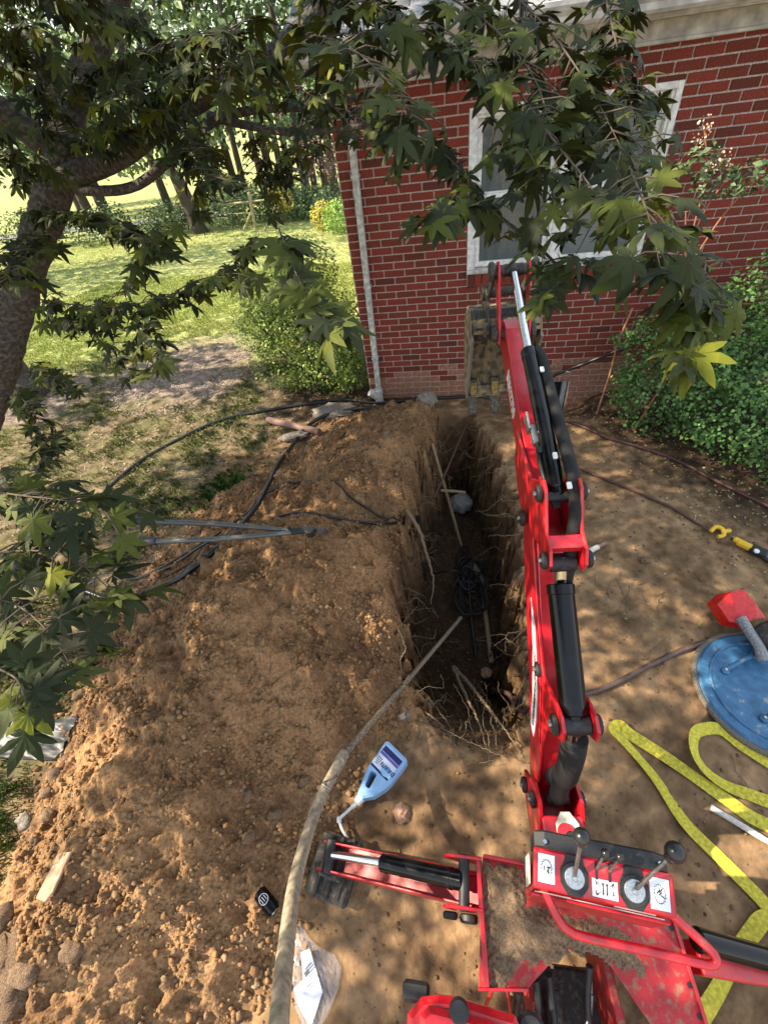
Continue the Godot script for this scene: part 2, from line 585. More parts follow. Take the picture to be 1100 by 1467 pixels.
# the level of the undisturbed ground, with the dug-out patch before the vent and the low bank beside the trench
func base_level(x: float, z: float) -> float:
	var h := slope_down(z)
	if x > 0.6 and x < 3.2 and z < 1.6:
		var a := (x - 1.68) / 0.5
		var b := (z + 0.05) / 0.42
		h -= 0.24 * exp(-(a * a * a * a) - (b * b * b * b))
		a = (x - 1.22) / 0.34
		b = (z - 0.85) / 0.4
		h += 0.09 * exp(-a * a - b * b)
	if x > 1.1 and x < 2.6 and z > 0.9 and z < 3.3:
		var a := (x - 1.95) / 0.5
		var b := (z - 2.1) / 0.7
		h += 0.06 * exp(-a * a - b * b)
	return h

# smooth height without the small clods: for laying things on the ground
func lie(x: float, z: float) -> float:
	if x > -2.4 and x < 3.5 and z > -0.3 and z < 5.5:
		return height(x, z)
	return base_level(x, z)

func height(x: float, z: float) -> float:
	var m := mound(x, z)
	var t := trench(x, z)
	var h := base_level(x, z)
	var edge := smoothstep(-2.35, -2.15, x) * (1.0 - smoothstep(3.3, 3.45, x)) * smoothstep(-0.28, -0.1, z) * (1.0 - smoothstep(5.3, 5.45, z))
	var low := n_low.get_noise_2d(x * 100, z * 100)
	var mid := n_mid.get_noise_2d(x * 100, z * 100)
	var fine := n_fine.get_noise_2d(x * 100, z * 100)
	var rough := clampf(m * 8.0 + 0.3, 0.28, 1.0)
	if t > 0.05:
		rough = maxf(rough, 0.8)
	if m > 0.0:
		h += m
		var cell := n_cell.get_noise_2d(x * 100, z * 100)
		var k := clampf(m * 7, 0, 1)
		h += k * (0.032 * low + 0.020 * mid + 0.020 * maxf(0, -cell - 0.35))
		# slumps and runnels down the flanks, and the hollow in the near flank
		h += k * (0.055 * n_low.get_noise_2d(x * 48 + 210, z * 48) - 0.035 * absf(n_low.get_noise_2d(x * 30 + 77, z * 95)))
		var da := (x + 0.30) / 0.20
		var db := (z - 3.42) / 0.22
		h -= 0.10 * exp(-da * da - db * db)
		da = (x + 0.78) / 0.16
		db = (z - 4.35) / 0.25
		h -= 0.07 * exp(-da * da - db * db)
	h -= t
	h += edge * rough * (0.020 * low + 0.011 * mid + 0.0075 * fine)
	return h

func soil_color(x: float, z: float, m: float, t: float) -> Color:
	var p := n_patch.get_noise_2d(x * 100, z * 100)
	var q := n_mid.get_noise_2d(x * 60 + 500, z * 60)
	var brown := Color(0.365, 0.228, 0.122).lerp(Color(0.205, 0.126, 0.069), clampf(p * 1.3 + q * 0.5 + 0.38, 0, 1))
	var orange := Color(0.455, 0.262, 0.128).lerp(Color(0.255, 0.145, 0.074), clampf(p * 1.3 + q * 0.7 + 0.42, 0, 1))
	var turf := Color(0.225, 0.17, 0.105).lerp(Color(0.13, 0.125, 0.05), clampf(p + 0.4, 0, 1))
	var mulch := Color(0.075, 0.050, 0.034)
	var c := brown
	# lawn to the left of the mound
	var lawn := 1.0 - smoothstep(-1.75 + 0.25 * p, -1.35 + 0.25 * p, x + maxf(0.0, 1.3 - z) * -0.35)
	if z > 1.0:
		lawn = 1.0 - smoothstep(-2.0 + 0.2 * p, -1.6 + 0.2 * p, x)
	c = c.lerp(turf, lawn)
	# beds along the wall and under the right-hand bush
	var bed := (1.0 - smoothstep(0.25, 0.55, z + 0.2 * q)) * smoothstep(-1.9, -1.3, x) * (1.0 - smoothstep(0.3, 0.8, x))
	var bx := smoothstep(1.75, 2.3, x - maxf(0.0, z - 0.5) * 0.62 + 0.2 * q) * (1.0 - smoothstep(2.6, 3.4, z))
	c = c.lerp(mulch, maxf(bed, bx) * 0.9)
	if m > -0.06:
		c = c.lerp(orange, smoothstep(-0.06, 0.05, m + 0.05 * q))
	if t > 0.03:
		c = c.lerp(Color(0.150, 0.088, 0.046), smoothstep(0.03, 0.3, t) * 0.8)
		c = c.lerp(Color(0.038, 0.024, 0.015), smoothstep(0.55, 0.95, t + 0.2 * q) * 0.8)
	return c

func build_ground() -> void:
	var sheet := MB.new()
	var heap := MB.new()
	# fine part, around the dig
	var step := 0.0105
	var x0 := -2.4
	var z0 := -0.3
	var nx := int(round(5.9 / step)) + 1
	var nz := int(round(5.8 / step)) + 1
	var hs := PackedFloat32Array()
	hs.resize(nx * nz)
	var ms := PackedFloat32Array()
	ms.resize(nx * nz)
	for j in nz:
		for i in nx:
			hs[j * nx + i] = height(x0 + i * step, z0 + j * step)
			ms[j * nx + i] = mound(x0 + i * step, z0 + j * step)
	var vs := PackedVector3Array()
	var ns := PackedVector3Array()
	var cs := PackedColorArray()
	vs.resize(nx * nz)
	ns.resize(nx * nz)
	cs.resize(nx * nz)
	for j in nz:
		for i in nx:
			var k := j * nx + i
			var x := x0 + i * step
			var z := z0 + j * step
			var a := hs[k - 1 if i > 0 else k]
			var b := hs[k + 1 if i < nx - 1 else k]
			var d := hs[k - nx if j > 0 else k]
			var e := hs[k + nx if j < nz - 1 else k]
			vs[k] = Vector3(x, hs[k], z)
			ns[k] = Vector3(a - b, 2 * step, d - e).normalized()
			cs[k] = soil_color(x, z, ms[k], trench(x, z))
	for part in 2:
		var ix := PackedInt32Array()
		var at := PackedInt32Array()
		at.resize(nx * nz)
		at.fill(-1)
		var mb: MB = heap if part == 1 else sheet
		for j in nz - 1:
			for i in nx - 1:
				var k := j * nx + i
				var up := minf(minf(ms[k], ms[k + 1]), minf(ms[k + nx], ms[k + nx + 1])) > 0.012 and trench(x0 + i * step, z0 + j * step) < 0.06
				if up != (part == 1):
					continue
				for q in [k, k + 1, k + nx, k + nx + 1]:
					if at[q] < 0:
						at[q] = mb.v.size()
						mb.v.append(vs[q])
						mb.n.append(ns[q])
						mb.c.append(cs[q])
				ix.append_array([at[k], at[k + 1], at[k + nx], at[k + 1], at[k + nx + 1], at[k + nx]])
		mb.ix = ix
	# coarser rings out to the horizon
	var rect := func(xa: float, xb: float, za: float, zb: float, s: float) -> void:
		var cx := int(ceil((xb - xa) / s))
		var cz := int(ceil((zb - za) / s))
		var f := sheet.v.size()
		for j in cz + 1:
			for i in cx + 1:
				var x := lerpf(xa, xb, float(i) / cx)
				var z := lerpf(za, zb, float(j) / cz)
				var rim := minf(smoothstep(xa, xa + 2 * s, x) * (1 - smoothstep(xb - 2 * s, xb, x)), smoothstep(za, za + 2 * s, z) * (1 - smoothstep(zb - 2 * s, zb, z)))
				var h := base_level(x, z) + rim * (0.03 * n_low.get_noise_2d(x * 40, z * 40) + 0.012 * n_mid.get_noise_2d(x * 60, z * 60))
				sheet.v.append(Vector3(x, h, z))
				sheet.n.append(Vector3(0, 1, 0.09 if z < -1 and z > -40 else 0.0).normalized())
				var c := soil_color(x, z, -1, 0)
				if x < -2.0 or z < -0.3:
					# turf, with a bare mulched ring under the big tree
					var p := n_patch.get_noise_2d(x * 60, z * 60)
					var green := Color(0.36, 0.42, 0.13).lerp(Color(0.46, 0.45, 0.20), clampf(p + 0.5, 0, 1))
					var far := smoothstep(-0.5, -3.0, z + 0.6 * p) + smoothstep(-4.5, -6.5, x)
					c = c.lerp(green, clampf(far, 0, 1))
					var mulch := 1.0 - smoothstep(0.5, 1.25, Vector2((x + 3.2) / 1.0, (z + 1.1) / 1.15).length() + 0.4 * p)
					mulch = maxf(mulch, 1.0 - smoothstep(0.5, 0.9, Vector2(x + 5.2, z + 0.3).length() + 0.3 * p))
					c = c.lerp(Color(0.27, 0.205, 0.17), mulch * 0.9)
				sheet.c.append(c)
		for j in cz:
			for i in cx:
				var k := f + j * (cx + 1) + i
				sheet.ix.append_array([k, k + 1, k + cx + 1, k + 1, k + cx + 2, k + cx + 1])
	rect.call(-12.0, -2.4, -6.0, 6.0, 0.06)
	rect.call(-2.4, 3.5, -6.0, -0.3, 0.06)
	rect.call(3.5, 9.0, -1.0, 6.0, 0.1)
	rect.call(-2.4, 3.5, 5.5, 9.0, 0.1)
	rect.call(-12.0, 9.0, -40.0, -6.0, 0.4)
	rect.call(-60.0, -12.0, -40.0, 6.0, 1.0)
	rect.call(9.0, 60.0, -40.0, 6.0, 3.0)
	rect.call(3.5, 9.0, -6.0, -1.0, 1.0)
	rect.call(-12.0, -2.4, 6.0, 9.0, 0.5)
	rect.call(3.5, 9.0, 6.0, 9.0, 0.5)
	rect.call(-60.0, 60.0, 9.0, 60.0, 6.0)
	rect.call(-60.0, -12.0, 6.0, 9.0, 3.0)
	rect.call(9.0, 60.0, 6.0, 9.0, 3.0)
	rect.call(-300.0, 300.0, -300.0, -40.0, 20.0)
	kind(obj("ground", sheet, M.ground), "structure")
	kind(obj("soil_mound", heap, M.soil), "structure")

func lumps(seed_: int) -> Array:
	var f := FastNoiseLite.new()
	f.seed = seed_
	f.frequency = 0.011
	var out := []
	for k in 4:
		var mb := MB.new()
		mb.blob(Vector3(k, 0, 0), Vector3(1.0, 0.75, 0.85), Basis(), 6, 8, f, 0.55, 1.0)
		for q in mb.v.size():
			mb.v[q] -= Vector3(k, 0, 0)
		out.append(mb.mesh())
	return out

func build_clods() -> void:
	var shapes := lumps(4)
	var sets := [[], [], [], []]
	var cols := [[], [], [], []]
	var put := func(x: float, z: float, s: float, c: Color) -> void:
		var k := rng.randi() % 4
		var b := Basis(rdir(), rng.randf() * TAU).scaled(Vector3.ONE * s)
		sets[k].append(Transform3D(b, Vector3(x, height(x, z) + s * 0.25, z)))
		cols[k].append(c)
	for k in 90000:
		var x := rng.randf_range(-2.3, 0.75)
		var z := rng.randf_range(0.2, 5.45)
		var m := mound(x, z)
		if m < -0.12 or trench(x, z) > 0.2:
			continue
		var clump := n_patch.get_noise_2d(x * 160 + 90, z * 160)
		var foot := 1.0 - clampf(m / 0.3, 0, 1)
		if rng.randf() > 0.32 + 1.5 * clump + 0.35 * foot or (m < 0 and rng.randf() > 0.35):
			continue
		var s := 0.0035 + 0.013 * pow(rng.randf(), 3.0) + foot * 0.012 * pow(rng.randf(), 5.0)
		var f := rng.randf_range(0.75, 1.3)
		var c := Color(0.37, 0.21, 0.10) if rng.randf() < 0.8 else Color(0.40, 0.265, 0.15)
		put.call(x, z, s, c * f)
	for k in 16000:
		var x := rng.randf_range(-2.0, 3.4)
		var z := rng.randf_range(0.1, 5.4)
		if mound(x, z) > -0.05:
			continue
		var s := 0.002 + 0.009 * pow(rng.randf(), 6.0)
		put.call(x, z, s, Color(0.255, 0.165, 0.095) * rng.randf_range(0.7, 1.3))
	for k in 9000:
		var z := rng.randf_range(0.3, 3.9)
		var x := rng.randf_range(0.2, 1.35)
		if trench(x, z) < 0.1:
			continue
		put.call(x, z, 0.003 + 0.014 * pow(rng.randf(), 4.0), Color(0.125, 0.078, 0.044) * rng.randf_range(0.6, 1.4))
	for k in 4:
		many("loose_dirt", shapes[k], M.clod, sets[k], cols[k])
	# the larger lumps, each for itself
	var big := MB.new()
	var f := FastNoiseLite.new()
	f.seed = 12
	f.frequency = 0.012
	big.blob(Vector3(5, 0, 0), Vector3(1.0, 0.7, 0.8), Basis(), 10, 14, f, 0.5, 1.0)
	for q in big.v.size():
		big.v[q] -= Vector3(5, 0, 0)
	var bm := big.mesh()
	for p in [[-1.78, 3.55, .06], [-1.86, 3.72, .05], [-1.70, 3.40, .045], [-1.66, 4.22, .055], [-1.62, 4.32, .04], [-1.6, 4.14, .045], [-1.53, 4.42, .05], [-1.75, 4.45, .06], [-1.48, 4.55, .04], [-1.28, 4.85, .07], [-1.0, 4.98, .06], [-0.86, 4.9, .05], [-0.3, 4.42, .04], [-0.22, 4.3, .045], [-0.35, 4.25, .035], [-0.12, 4.12, .04], [-1.45, 2.0, .05], [-1.38, 2.2, .045], [-1.55, 2.3, .04], [-0.45, 1.5, .035], [-0.05, 1.7, .03], [0.1, 1.45, .035], [-1.2, 1.7, .05], [-1.3, 1.55, .045], [-1.1, 1.5, .04], [0.5, 0.62, .07], [0.62, 0.5, .05], [0.52, 3.5, .05], [0.40, 3.7, .04], [1.55, 1.55, .045], [2.1, 2.45, .04], [1.8, 1.9, .03], [-1.95, 3.1, .06]]:
		var o := obj("soil_lump", bm, M.stone if rng.randf() < 0.12 else M.soil_lump)
		var s: float = p[2]
		o.transform = Transform3D(Basis(rdir(), rng.randf() * TAU).scaled(Vector3(s, s * rng.randf_range(0.7, 1.0), s * rng.randf_range(0.7, 1.1))), V(p[0], height(p[0], p[1]) + s * 0.3, p[1]))
		tag(o, "%s brown soil lump %s" % ["fist-sized" if s > 0.05 else ("egg-sized" if s > 0.04 else "small"), ("at the left foot of the mound beside the dark plastic sheet" if p[1] > 3.0 and p[1] < 4.3 else ("on the lower left flank of the mound" if p[1] >= 4.3 else "on the mound's edge towards the lawn")) if p[0] < -0.8 else ("on the mound's slope left of the long pole" if p[0] < 0.0 and p[1] > 4 else ("on the bare soil right of the boom" if p[0] > 1.3 else ("on the far top of the mound" if p[1] < 2 and p[0] < 0.3 else "on the left lip of the trench")))], "soil lump", "large lumps of dug soil")

func build_grass() -> void:
	var tuft := MB.new()
	for k in 7:
		var a := rng.randf() * TAU
		var d := V(cos(a), 0, sin(a))
		var s := V(-sin(a), 0, cos(a)) * 0.04
		var o := d * rng.randf() * 0.25
		var h := rng.randf_range(0.6, 1.1)
		tuft.face([o - s, o + s, o + d * 0.22 * h + V(0, h * 0.6, 0) + s * 0.6], d + V(0, .6, 0))
		tuft.face([o + d * 0.22 * h + V(0, h * 0.6, 0) + s * 0.6, o - s, o + d * 0.6 * h + V(0, h, 0)], d + V(0, .6, 0))
	for q in tuft.n.size():
		tuft.n[q] = (tuft.n[q] + V(0, 1.2, 0)).normalized()
	var xf := []
	var cs := []
	var put := func(x: float, z: float, s: float, c: Color) -> void:
		xf.append(Transform3D(Basis(Vector3.UP, rng.randf() * TAU).scaled(Vector3(s, s * rng.randf_range(0.6, 1.2), s)), Vector3(x, base_level(x, z) - 0.004, z)))
		cs.append(c)
	var k := 0
	while k < 190000:
		k += 1
		var x := rng.randf_range(-8.5, -0.6)
		var z := rng.randf_range(-7.0, 5.4)
		var p := n_patch.get_noise_2d(x * 90 + 700, z * 90)
		var p2 := n_patch.get_noise_2d(x * 300 + 100, z * 300)
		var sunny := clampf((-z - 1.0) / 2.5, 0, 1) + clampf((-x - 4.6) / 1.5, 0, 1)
		if mound(x, z) > -0.10 or x > -1.15 + 0.25 * p - maxf(0.0, z - 1.0) * 0.5 or (x > -1.75 and z < 0.45 and z > -0.6):
			continue
		if z < -0.3 and x > -0.8:
			continue
		if z > 2.5 and x > -1.75:
			continue
		var mulch := Vector2(x + 3.2, (z + 1.1) / 1.15).length() < 1.05 + 0.3 * p or Vector2(x + 5.2, z + 0.3).length() < 0.75
		var want := clampf(0.42 + 1.5 * p + 0.8 * p2, 0.08, 1.0)
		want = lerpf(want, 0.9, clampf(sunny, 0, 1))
		if mulch:
			want = 0.03
		if rng.randf() > want:
			continue
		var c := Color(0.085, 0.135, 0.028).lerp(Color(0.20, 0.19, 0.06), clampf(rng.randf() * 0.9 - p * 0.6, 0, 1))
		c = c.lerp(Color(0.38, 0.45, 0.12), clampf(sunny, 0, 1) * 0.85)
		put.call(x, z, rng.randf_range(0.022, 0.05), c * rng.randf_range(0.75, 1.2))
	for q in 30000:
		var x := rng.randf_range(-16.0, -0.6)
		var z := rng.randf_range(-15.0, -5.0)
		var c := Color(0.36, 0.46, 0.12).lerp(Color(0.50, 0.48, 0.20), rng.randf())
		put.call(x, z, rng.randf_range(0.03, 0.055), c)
	# a few lush tufts at the foot of the mound
	for t in [[-1.62, 1.55], [-1.5, 1.45], [-1.72, 1.7], [-2.05, 3.6], [-2.1, 4.35], [-1.95, 4.5], [-1.9, 4.7], [-2.0, 4.9], [-1.8, 4.9]]:
		for q in 130:
			var a := rng.randf() * TAU
			var r := rng.randf() * 0.24
			put.call(t[0] + cos(a) * r, t[1] + sin(a) * r, rng.randf_range(0.035, 0.07), Color(0.085, 0.16, 0.033) * rng.randf_range(0.7, 1.3))
	many("grass", tuft.mesh(), M.grass, xf, cs)

func build_litter() -> void:
	var lf := MB.new()
	lf.face([V(-0.4, 0, 0), V(0, 0.12, 0.55), V(0, 0.1, -0.5)], Vector3.UP)
	lf.face([V(0.4, 0.05, 0), V(0, 0.12, 0.55), V(0, 0.1, -0.5)], Vector3.UP)
	lf.face([V(0, 0.12, 0.55), V(-0.15, 0.1, 0.5), V(0, 0.3, 1.0)], Vector3.UP)
	var xf := []
	var cs := []
	for k in 20000:
		var x := rng.randf_range(-5.5, 3.6)
		var z := rng.randf_range(-1.6, 3.6)
		var w := 0.0
		if x > 1.6 and x - maxf(0.0, z - 0.5) * 0.6 > 1.6 + 0.3 * n_patch.get_noise_2d(x * 200, z * 200):
			w = 1.0
		elif x < 0.3 and x > -2.0 and z < 0.55 and z > -1:
			w = 0.7
		elif x < -1.6:
			w = 0.30
		elif trench(x, z) < 0.02:
			w = 0.05
		if rng.randf() > w or (z < 0.03 and x > -0.32):
			continue
		var s := rng.randf_range(0.010, 0.028)
		var y := height(x, z) + 0.004 if x > -2.35 and z > -0.25 else base_level(x, z) + 0.01
		xf.append(Transform3D(Basis(rdir(), rng.randf_range(-0.5, 0.5)) * Basis(Vector3.UP, rng.randf() * TAU).scaled(Vector3.ONE * s), Vector3(x, y, z)))
		var c: Color = [Color(0.20, 0.12, 0.06), Color(0.30, 0.20, 0.10), Color(0.12, 0.07, 0.04), Color(0.36, 0.27, 0.16), Color(0.20, 0.22, 0.05)][rng.randi() % 5]
		cs.append(c * rng.randf_range(0.7, 1.2))
	many("leaf_litter", lf.mesh(), M.litter, xf, cs)
	# straw-like chips over the mulched ring and the turf
	var chip := MB.new()
	chip.box(Vector3.ZERO, V(1.0, 0.10, 0.16))
	xf = []
	cs = []
	for k in 22000:
		var x := rng.randf_range(-6.0, -1.7)
		var z := rng.randf_range(-2.6, 3.2)
		var inside := Vector2(x + 3.2, (z + 1.1) / 1.15).length() < 1.15
		if rng.randf() > (0.9 if inside else 0.22):
			continue
		var s := rng.randf_range(0.012, 0.05)
		var y := height(x, z) if x > -2.35 and z > -0.25 else base_level(x, z)
		xf.append(Transform3D(Basis(Vector3.UP, rng.randf() * TAU) * Basis(Vector3.FORWARD, rng.randf_range(-.3, .3)).scaled(V(s, s, s)), Vector3(x, y + 0.006, z)))
		cs.append(Color(0.36, 0.28, 0.225) * rng.randf_range(0.4, 1.35))
	many("mulch_chips", chip.mesh(), M.litter, xf, cs)

# ---------------------------------------------------------------- the house
const COURSE := 0.0677
const MODULE := 0.2032
const WX0 := 0.80
const WX1 := 2.33
const WY0 := 1.335
const WY1 := 2.535

func build_house() -> void:
	var house := thing("brick_house", "red brick house with a white twin window, gutter and downspout", "house")
	# the mortar bed that the bricks stand in, with the window and vent openings left out
	var bed := MB.new()
	var slab := func(xa: float, xb: float, ya: float, yb: float) -> void:
		bed.box(V((xa + xb) / 2, (ya + yb) / 2, -0.105), V(xb - xa, yb - ya, 0.20))
	slab.call(-0.31, WX0, -0.5, 2.75)
	slab.call(WX0, WX1, WY1, 2.75)
	slab.call(WX0, WX1, 0.135, WY0)
	slab.call(WX0, 1.36, -0.5, 0.135)
	slab.call(1.93, WX1, -0.5, 0.135)
	slab.call(1.36, 1.93, -0.5, -0.27)
	slab.call(WX1, 5.0, -0.5, 2.75)
	# side and back walls of the house shell
	bed.box(V(-0.21, 1.1, -3.2), V(0.20, 3.3, 5.98))
	bed.box(V(4.9, 1.1, -3.2), V(0.20, 3.3, 5.98))
	bed.box(V(2.35, 1.1, -6.3), V(5.3, 3.3, 0.2))
	var wall := obj("wall", bed, M.mortar, house)
	var unit := MB.new()
	# one brick, 1 m long before it is cut to length
	var bw := 0.0122
	unit.box(V(0, 0, 0), V(1, COURSE - 0.0118, 0.02))
	var meshes := []
	for L in [MODULE - bw, MODULE / 2 - bw]:
		var b := MB.new()
		b.box(V(0, 0, 0), V(L, COURSE - 0.0118, 0.05), Basis(), 0.003)
		meshes.append(b.mesh())
	var list := []
	for k in range(-5, 41):
		var y := (k + 0.5) * COURSE
		if y > 2.76:
			continue
		var start := -2.5 if k % 2 != 0 else -2.0
		var x := start * MODULE
		while x < 5.0:
			var spans := [[maxf(x, -0.31), minf(x + MODULE, 5.0)]]
			for hole in [[WX0, WX1, WY0 - 0.115, WY1], [1.35, 1.94, -0.30, 0.135]]:
				if y > hole[2] - 0.005 and y < hole[3]:
					var nxt := []
					for s in spans:
						if s[1] <= hole[0] or s[0] >= hole[1]:
							nxt.append(s)
						else:
							if s[0] < hole[0]:
								nxt.append([s[0], hole[0]])
							if s[1] > hole[1]:
								nxt.append([hole[1], s[1]])
					spans = nxt
			for s in spans:
				var l: float = s[1] - s[0]
				if l > 0.03:
					var at := V((s[0] + s[1]) / 2, y, -0.02 + rng.randf_range(-0.001, 0.0015))
					list.append([at, l - bw, seen(at) * (1 if l > 0.15 else 0.5) * clampf((EYE - at).normalized().z, 0.1, 1)])
			x += MODULE
	list.sort_custom(func(a, b): return a[2] > b[2])
	var rest := [MB.new(), MB.new(), MB.new(), MB.new(), MB.new(), MB.new(), MB.new()]
	for k in list.size():
		var at: Vector3 = list[k][0]
		var l: float = list[k][1]
		var m := rng.randi() % 5 if rng.randf() < 0.9 else 5
		if k < 278:
			var o := obj("brick", meshes[0], M["brick%d" % m] if at.y > rng.randf_range(0.16, 0.42) else M.brick_muddy, wall)
			o.position = at
			o.scale = V(l / (MODULE - bw), 1, 1)
			o.rotation = V(rng.randf_range(-.004, .004), rng.randf_range(-.006, .006), rng.randf_range(-.003, .003))
		else:
			(rest[m] if at.y > rng.randf_range(0.16, 0.42) else rest[6]).box(at, V(l, COURSE - 0.0118, 0.05), Basis(), 0.003 if list[k][2] > 0.0 else 0.0)
	for m in 7:
		kind(obj("bricks", rest[m], M["brick%d" % m] if m < 6 else M.brick_muddy, wall), "stuff")
	# bricks on edge below the window
	var rl := MB.new()
	rl.box(Vector3.ZERO, V(COURSE - 0.010, 0.112, 0.10), Basis(), 0.003)
	var rm := rl.mesh()
	var x := WX0 + 0.004
	while x < WX1:
		var o := obj("sill_brick", rm, M["brick%d" % (rng.randi() % 6)], wall)
		o.position = V(x + COURSE / 2, 1.279, -0.018)
		o.rotation.x = 0.10
		x += COURSE
	build_window(house)
	# vent near the ground
	var vent := obj("crawl_vent", _boxes([[V(1.645, -0.07, -0.20), V(0.58, 0.42, 0.02)]]), M.dark_room, house)
	obj("frame", _boxes([[V(1.895, -0.07, -0.045), V(0.045, 0.40, 0.07)], [V(1.725, -0.07, -0.055), V(0.035, 0.40, 0.06)], [V(1.39, -0.07, -0.045), V(0.045, 0.40, 0.07)]]), M.zinc_pale, vent)
	obj("sill", _boxes([[V(1.645, -0.275, -0.03), V(0.6, 0.03, 0.12)]]), M.stone, vent)
	# eaves: frieze board, soffit, gutter, roof with shingle courses
	obj("frieze_board", _boxes([[V(2.35, 2.80, 0.012), V(5.36, 0.125, 0.024)], [V(2.35, 2.752, 0.030), V(5.36, 0.022, 0.02)]]), M.cream, house)
	obj("soffit", _boxes([[V(2.25, 2.875, 0.12), V(5.7, 0.02, 0.27)]]), M.cream, house)
	obj("fascia", _boxes([[V(2.25, 2.95, 0.262), V(5.7, 0.15, 0.02)]]), M.cream, house)
	var g := MB.new()
	var prof := PackedVector2Array([Vector2(0.0, 0.0), Vector2(0.062, 0.0), Vector2(0.078, 0.018), Vector2(0.084, 0.05), Vector2(0.108, 0.078), Vector2(0.118, 0.098), Vector2(0.118, 0.122), Vector2(0.106, 0.126), Vector2(0.106, 0.112), Vector2(0.098, 0.082), Vector2(0.074, 0.052), Vector2(0.068, 0.022), Vector2(0.058, 0.008), Vector2(0.008, 0.008), Vector2(0.008, 0.126), Vector2(0.0, 0.126)])
	g.prism(prof, Transform3D(Basis(V(0, 0, 1), V(0, 1, 0), V(-1, 0, 0)), V(2.25, 2.895, 0.274)), 5.74)
	obj("gutter", g, M.gutter, house)
	var sl := 0.36
	var deck := MB.new()
	deck.face([V(-0.55, 3.0, 0.30), V(5.1, 3.0, 0.30), V(5.1, 3.0 + 3.6 * sl, -3.3), V(-0.55, 3.0 + 3.6 * sl, -3.3)], V(0, 1, 0.4))
	deck.face([V(-0.55, 2.975, 0.30), V(5.1, 2.975, 0.30), V(5.1, 2.975 + 3.6 * sl, -3.3), V(-0.55, 2.975 + 3.6 * sl, -3.3)], V(0, -1, -0.4))
	deck.face([V(-0.55, 3.0 + 3.6 * sl, -3.3), V(5.1, 3.0 + 3.6 * sl, -3.3), V(5.1, 3.0, -6.9), V(-0.55, 3.0, -6.9)], V(0, 1, -0.4))
	for xx in [-0.55, 5.1]:
		deck.face([V(xx, 3.0, 0.30), V(xx, 2.975, 0.30), V(xx, 2.975 + 3.6 * sl, -3.3), V(xx, 3.0 + 3.6 * sl, -3.3)], V(signf(xx - 2), 0, 0))
	for xx in [-0.31, 5.0]:
		deck.face([V(xx, 2.74, 0.0), V(xx, 2.74, -6.3), V(xx, 4.2, -3.3)], V(signf(xx - 2), 0, 0))
	var roof := obj("roof", deck, M.shingle, house)
	var shingle := MB.new()
	var tilt := Basis(V(1, 0, 0), atan(sl))
	shingle.box(Vector3.ZERO, V(0.298, 0.012, 0.155), Basis(), 0.002)
	var sm := shingle.mesh()
	var tones := [M.shingle, M.shingle_light, M.shingle_dark]
	for r in 6:
		for k in 12:
			var o := obj("shingle", sm, tones[rng.randi() % 3], roof)
			var z := 0.26 - r * 0.13
			o.transform = Transform3D(tilt * Basis(V(1, 0, 0), 0.07), V(-0.38 + k * 0.303 + (0.15 if r % 2 else 0.0), 3.010 + (0.30 - z) * sl + 0.008, z))
	# downspout with its elbow and the drain tee it ends in
	var ds := MB.new()
	var dz := 0.040
	ds.box(V(-0.172, 1.31, dz), V(0.058, 2.36, 0.055), Basis(V(0, 0, 1), -0.023), 0.006)
	var spout := obj("downspout", ds, M.white_worn, house)
	var el := MB.new()
	var b1 := Basis(V(1, 0, 0), 0.95)
	el.box(V(-0.143, 2.64, 0.165), V(0.058, 0.40, 0.055), b1, 0.006)
	obj("elbow", el, M.white_worn, spout)
	var st := MB.new()
	for y in [2.2, 1.3, 0.55]:
		st.box(V(-0.172 + (1.31 - y) * -0.023, y, dz), V(0.072, 0.022, 0.062))
	obj("strap", st, M.white_worn, spout)
	var dt := MB.new()
	dt.cyl(V(-0.205, -0.03, 0.045), V(-0.205, 0.10, 0.045), 0.046, 18, 0.004)
	dt.cyl(V(-0.205, 0.10, 0.045), V(-0.203, 0.155, 0.045), 0.052, 18, 0.005)
	dt.cyl(V(-0.205, 0.04, 0.05), V(-0.285, 0.125, 0.07), 0.040, 18, 0.004)
	dt.cyl(V(-0.270, 0.109, 0.066), V(-0.300, 0.140, 0.073), 0.048, 18, 0.004)
	obj("drain_tee", dt, M.pvc, house)

func _boxes(l: Array) -> MB:
	var b := MB.new()
	for q in l:
		b.box(q[0], q[1], Basis(), minf(0.003, q[1][q[1].min_axis_index()] * 0.2))
	return b

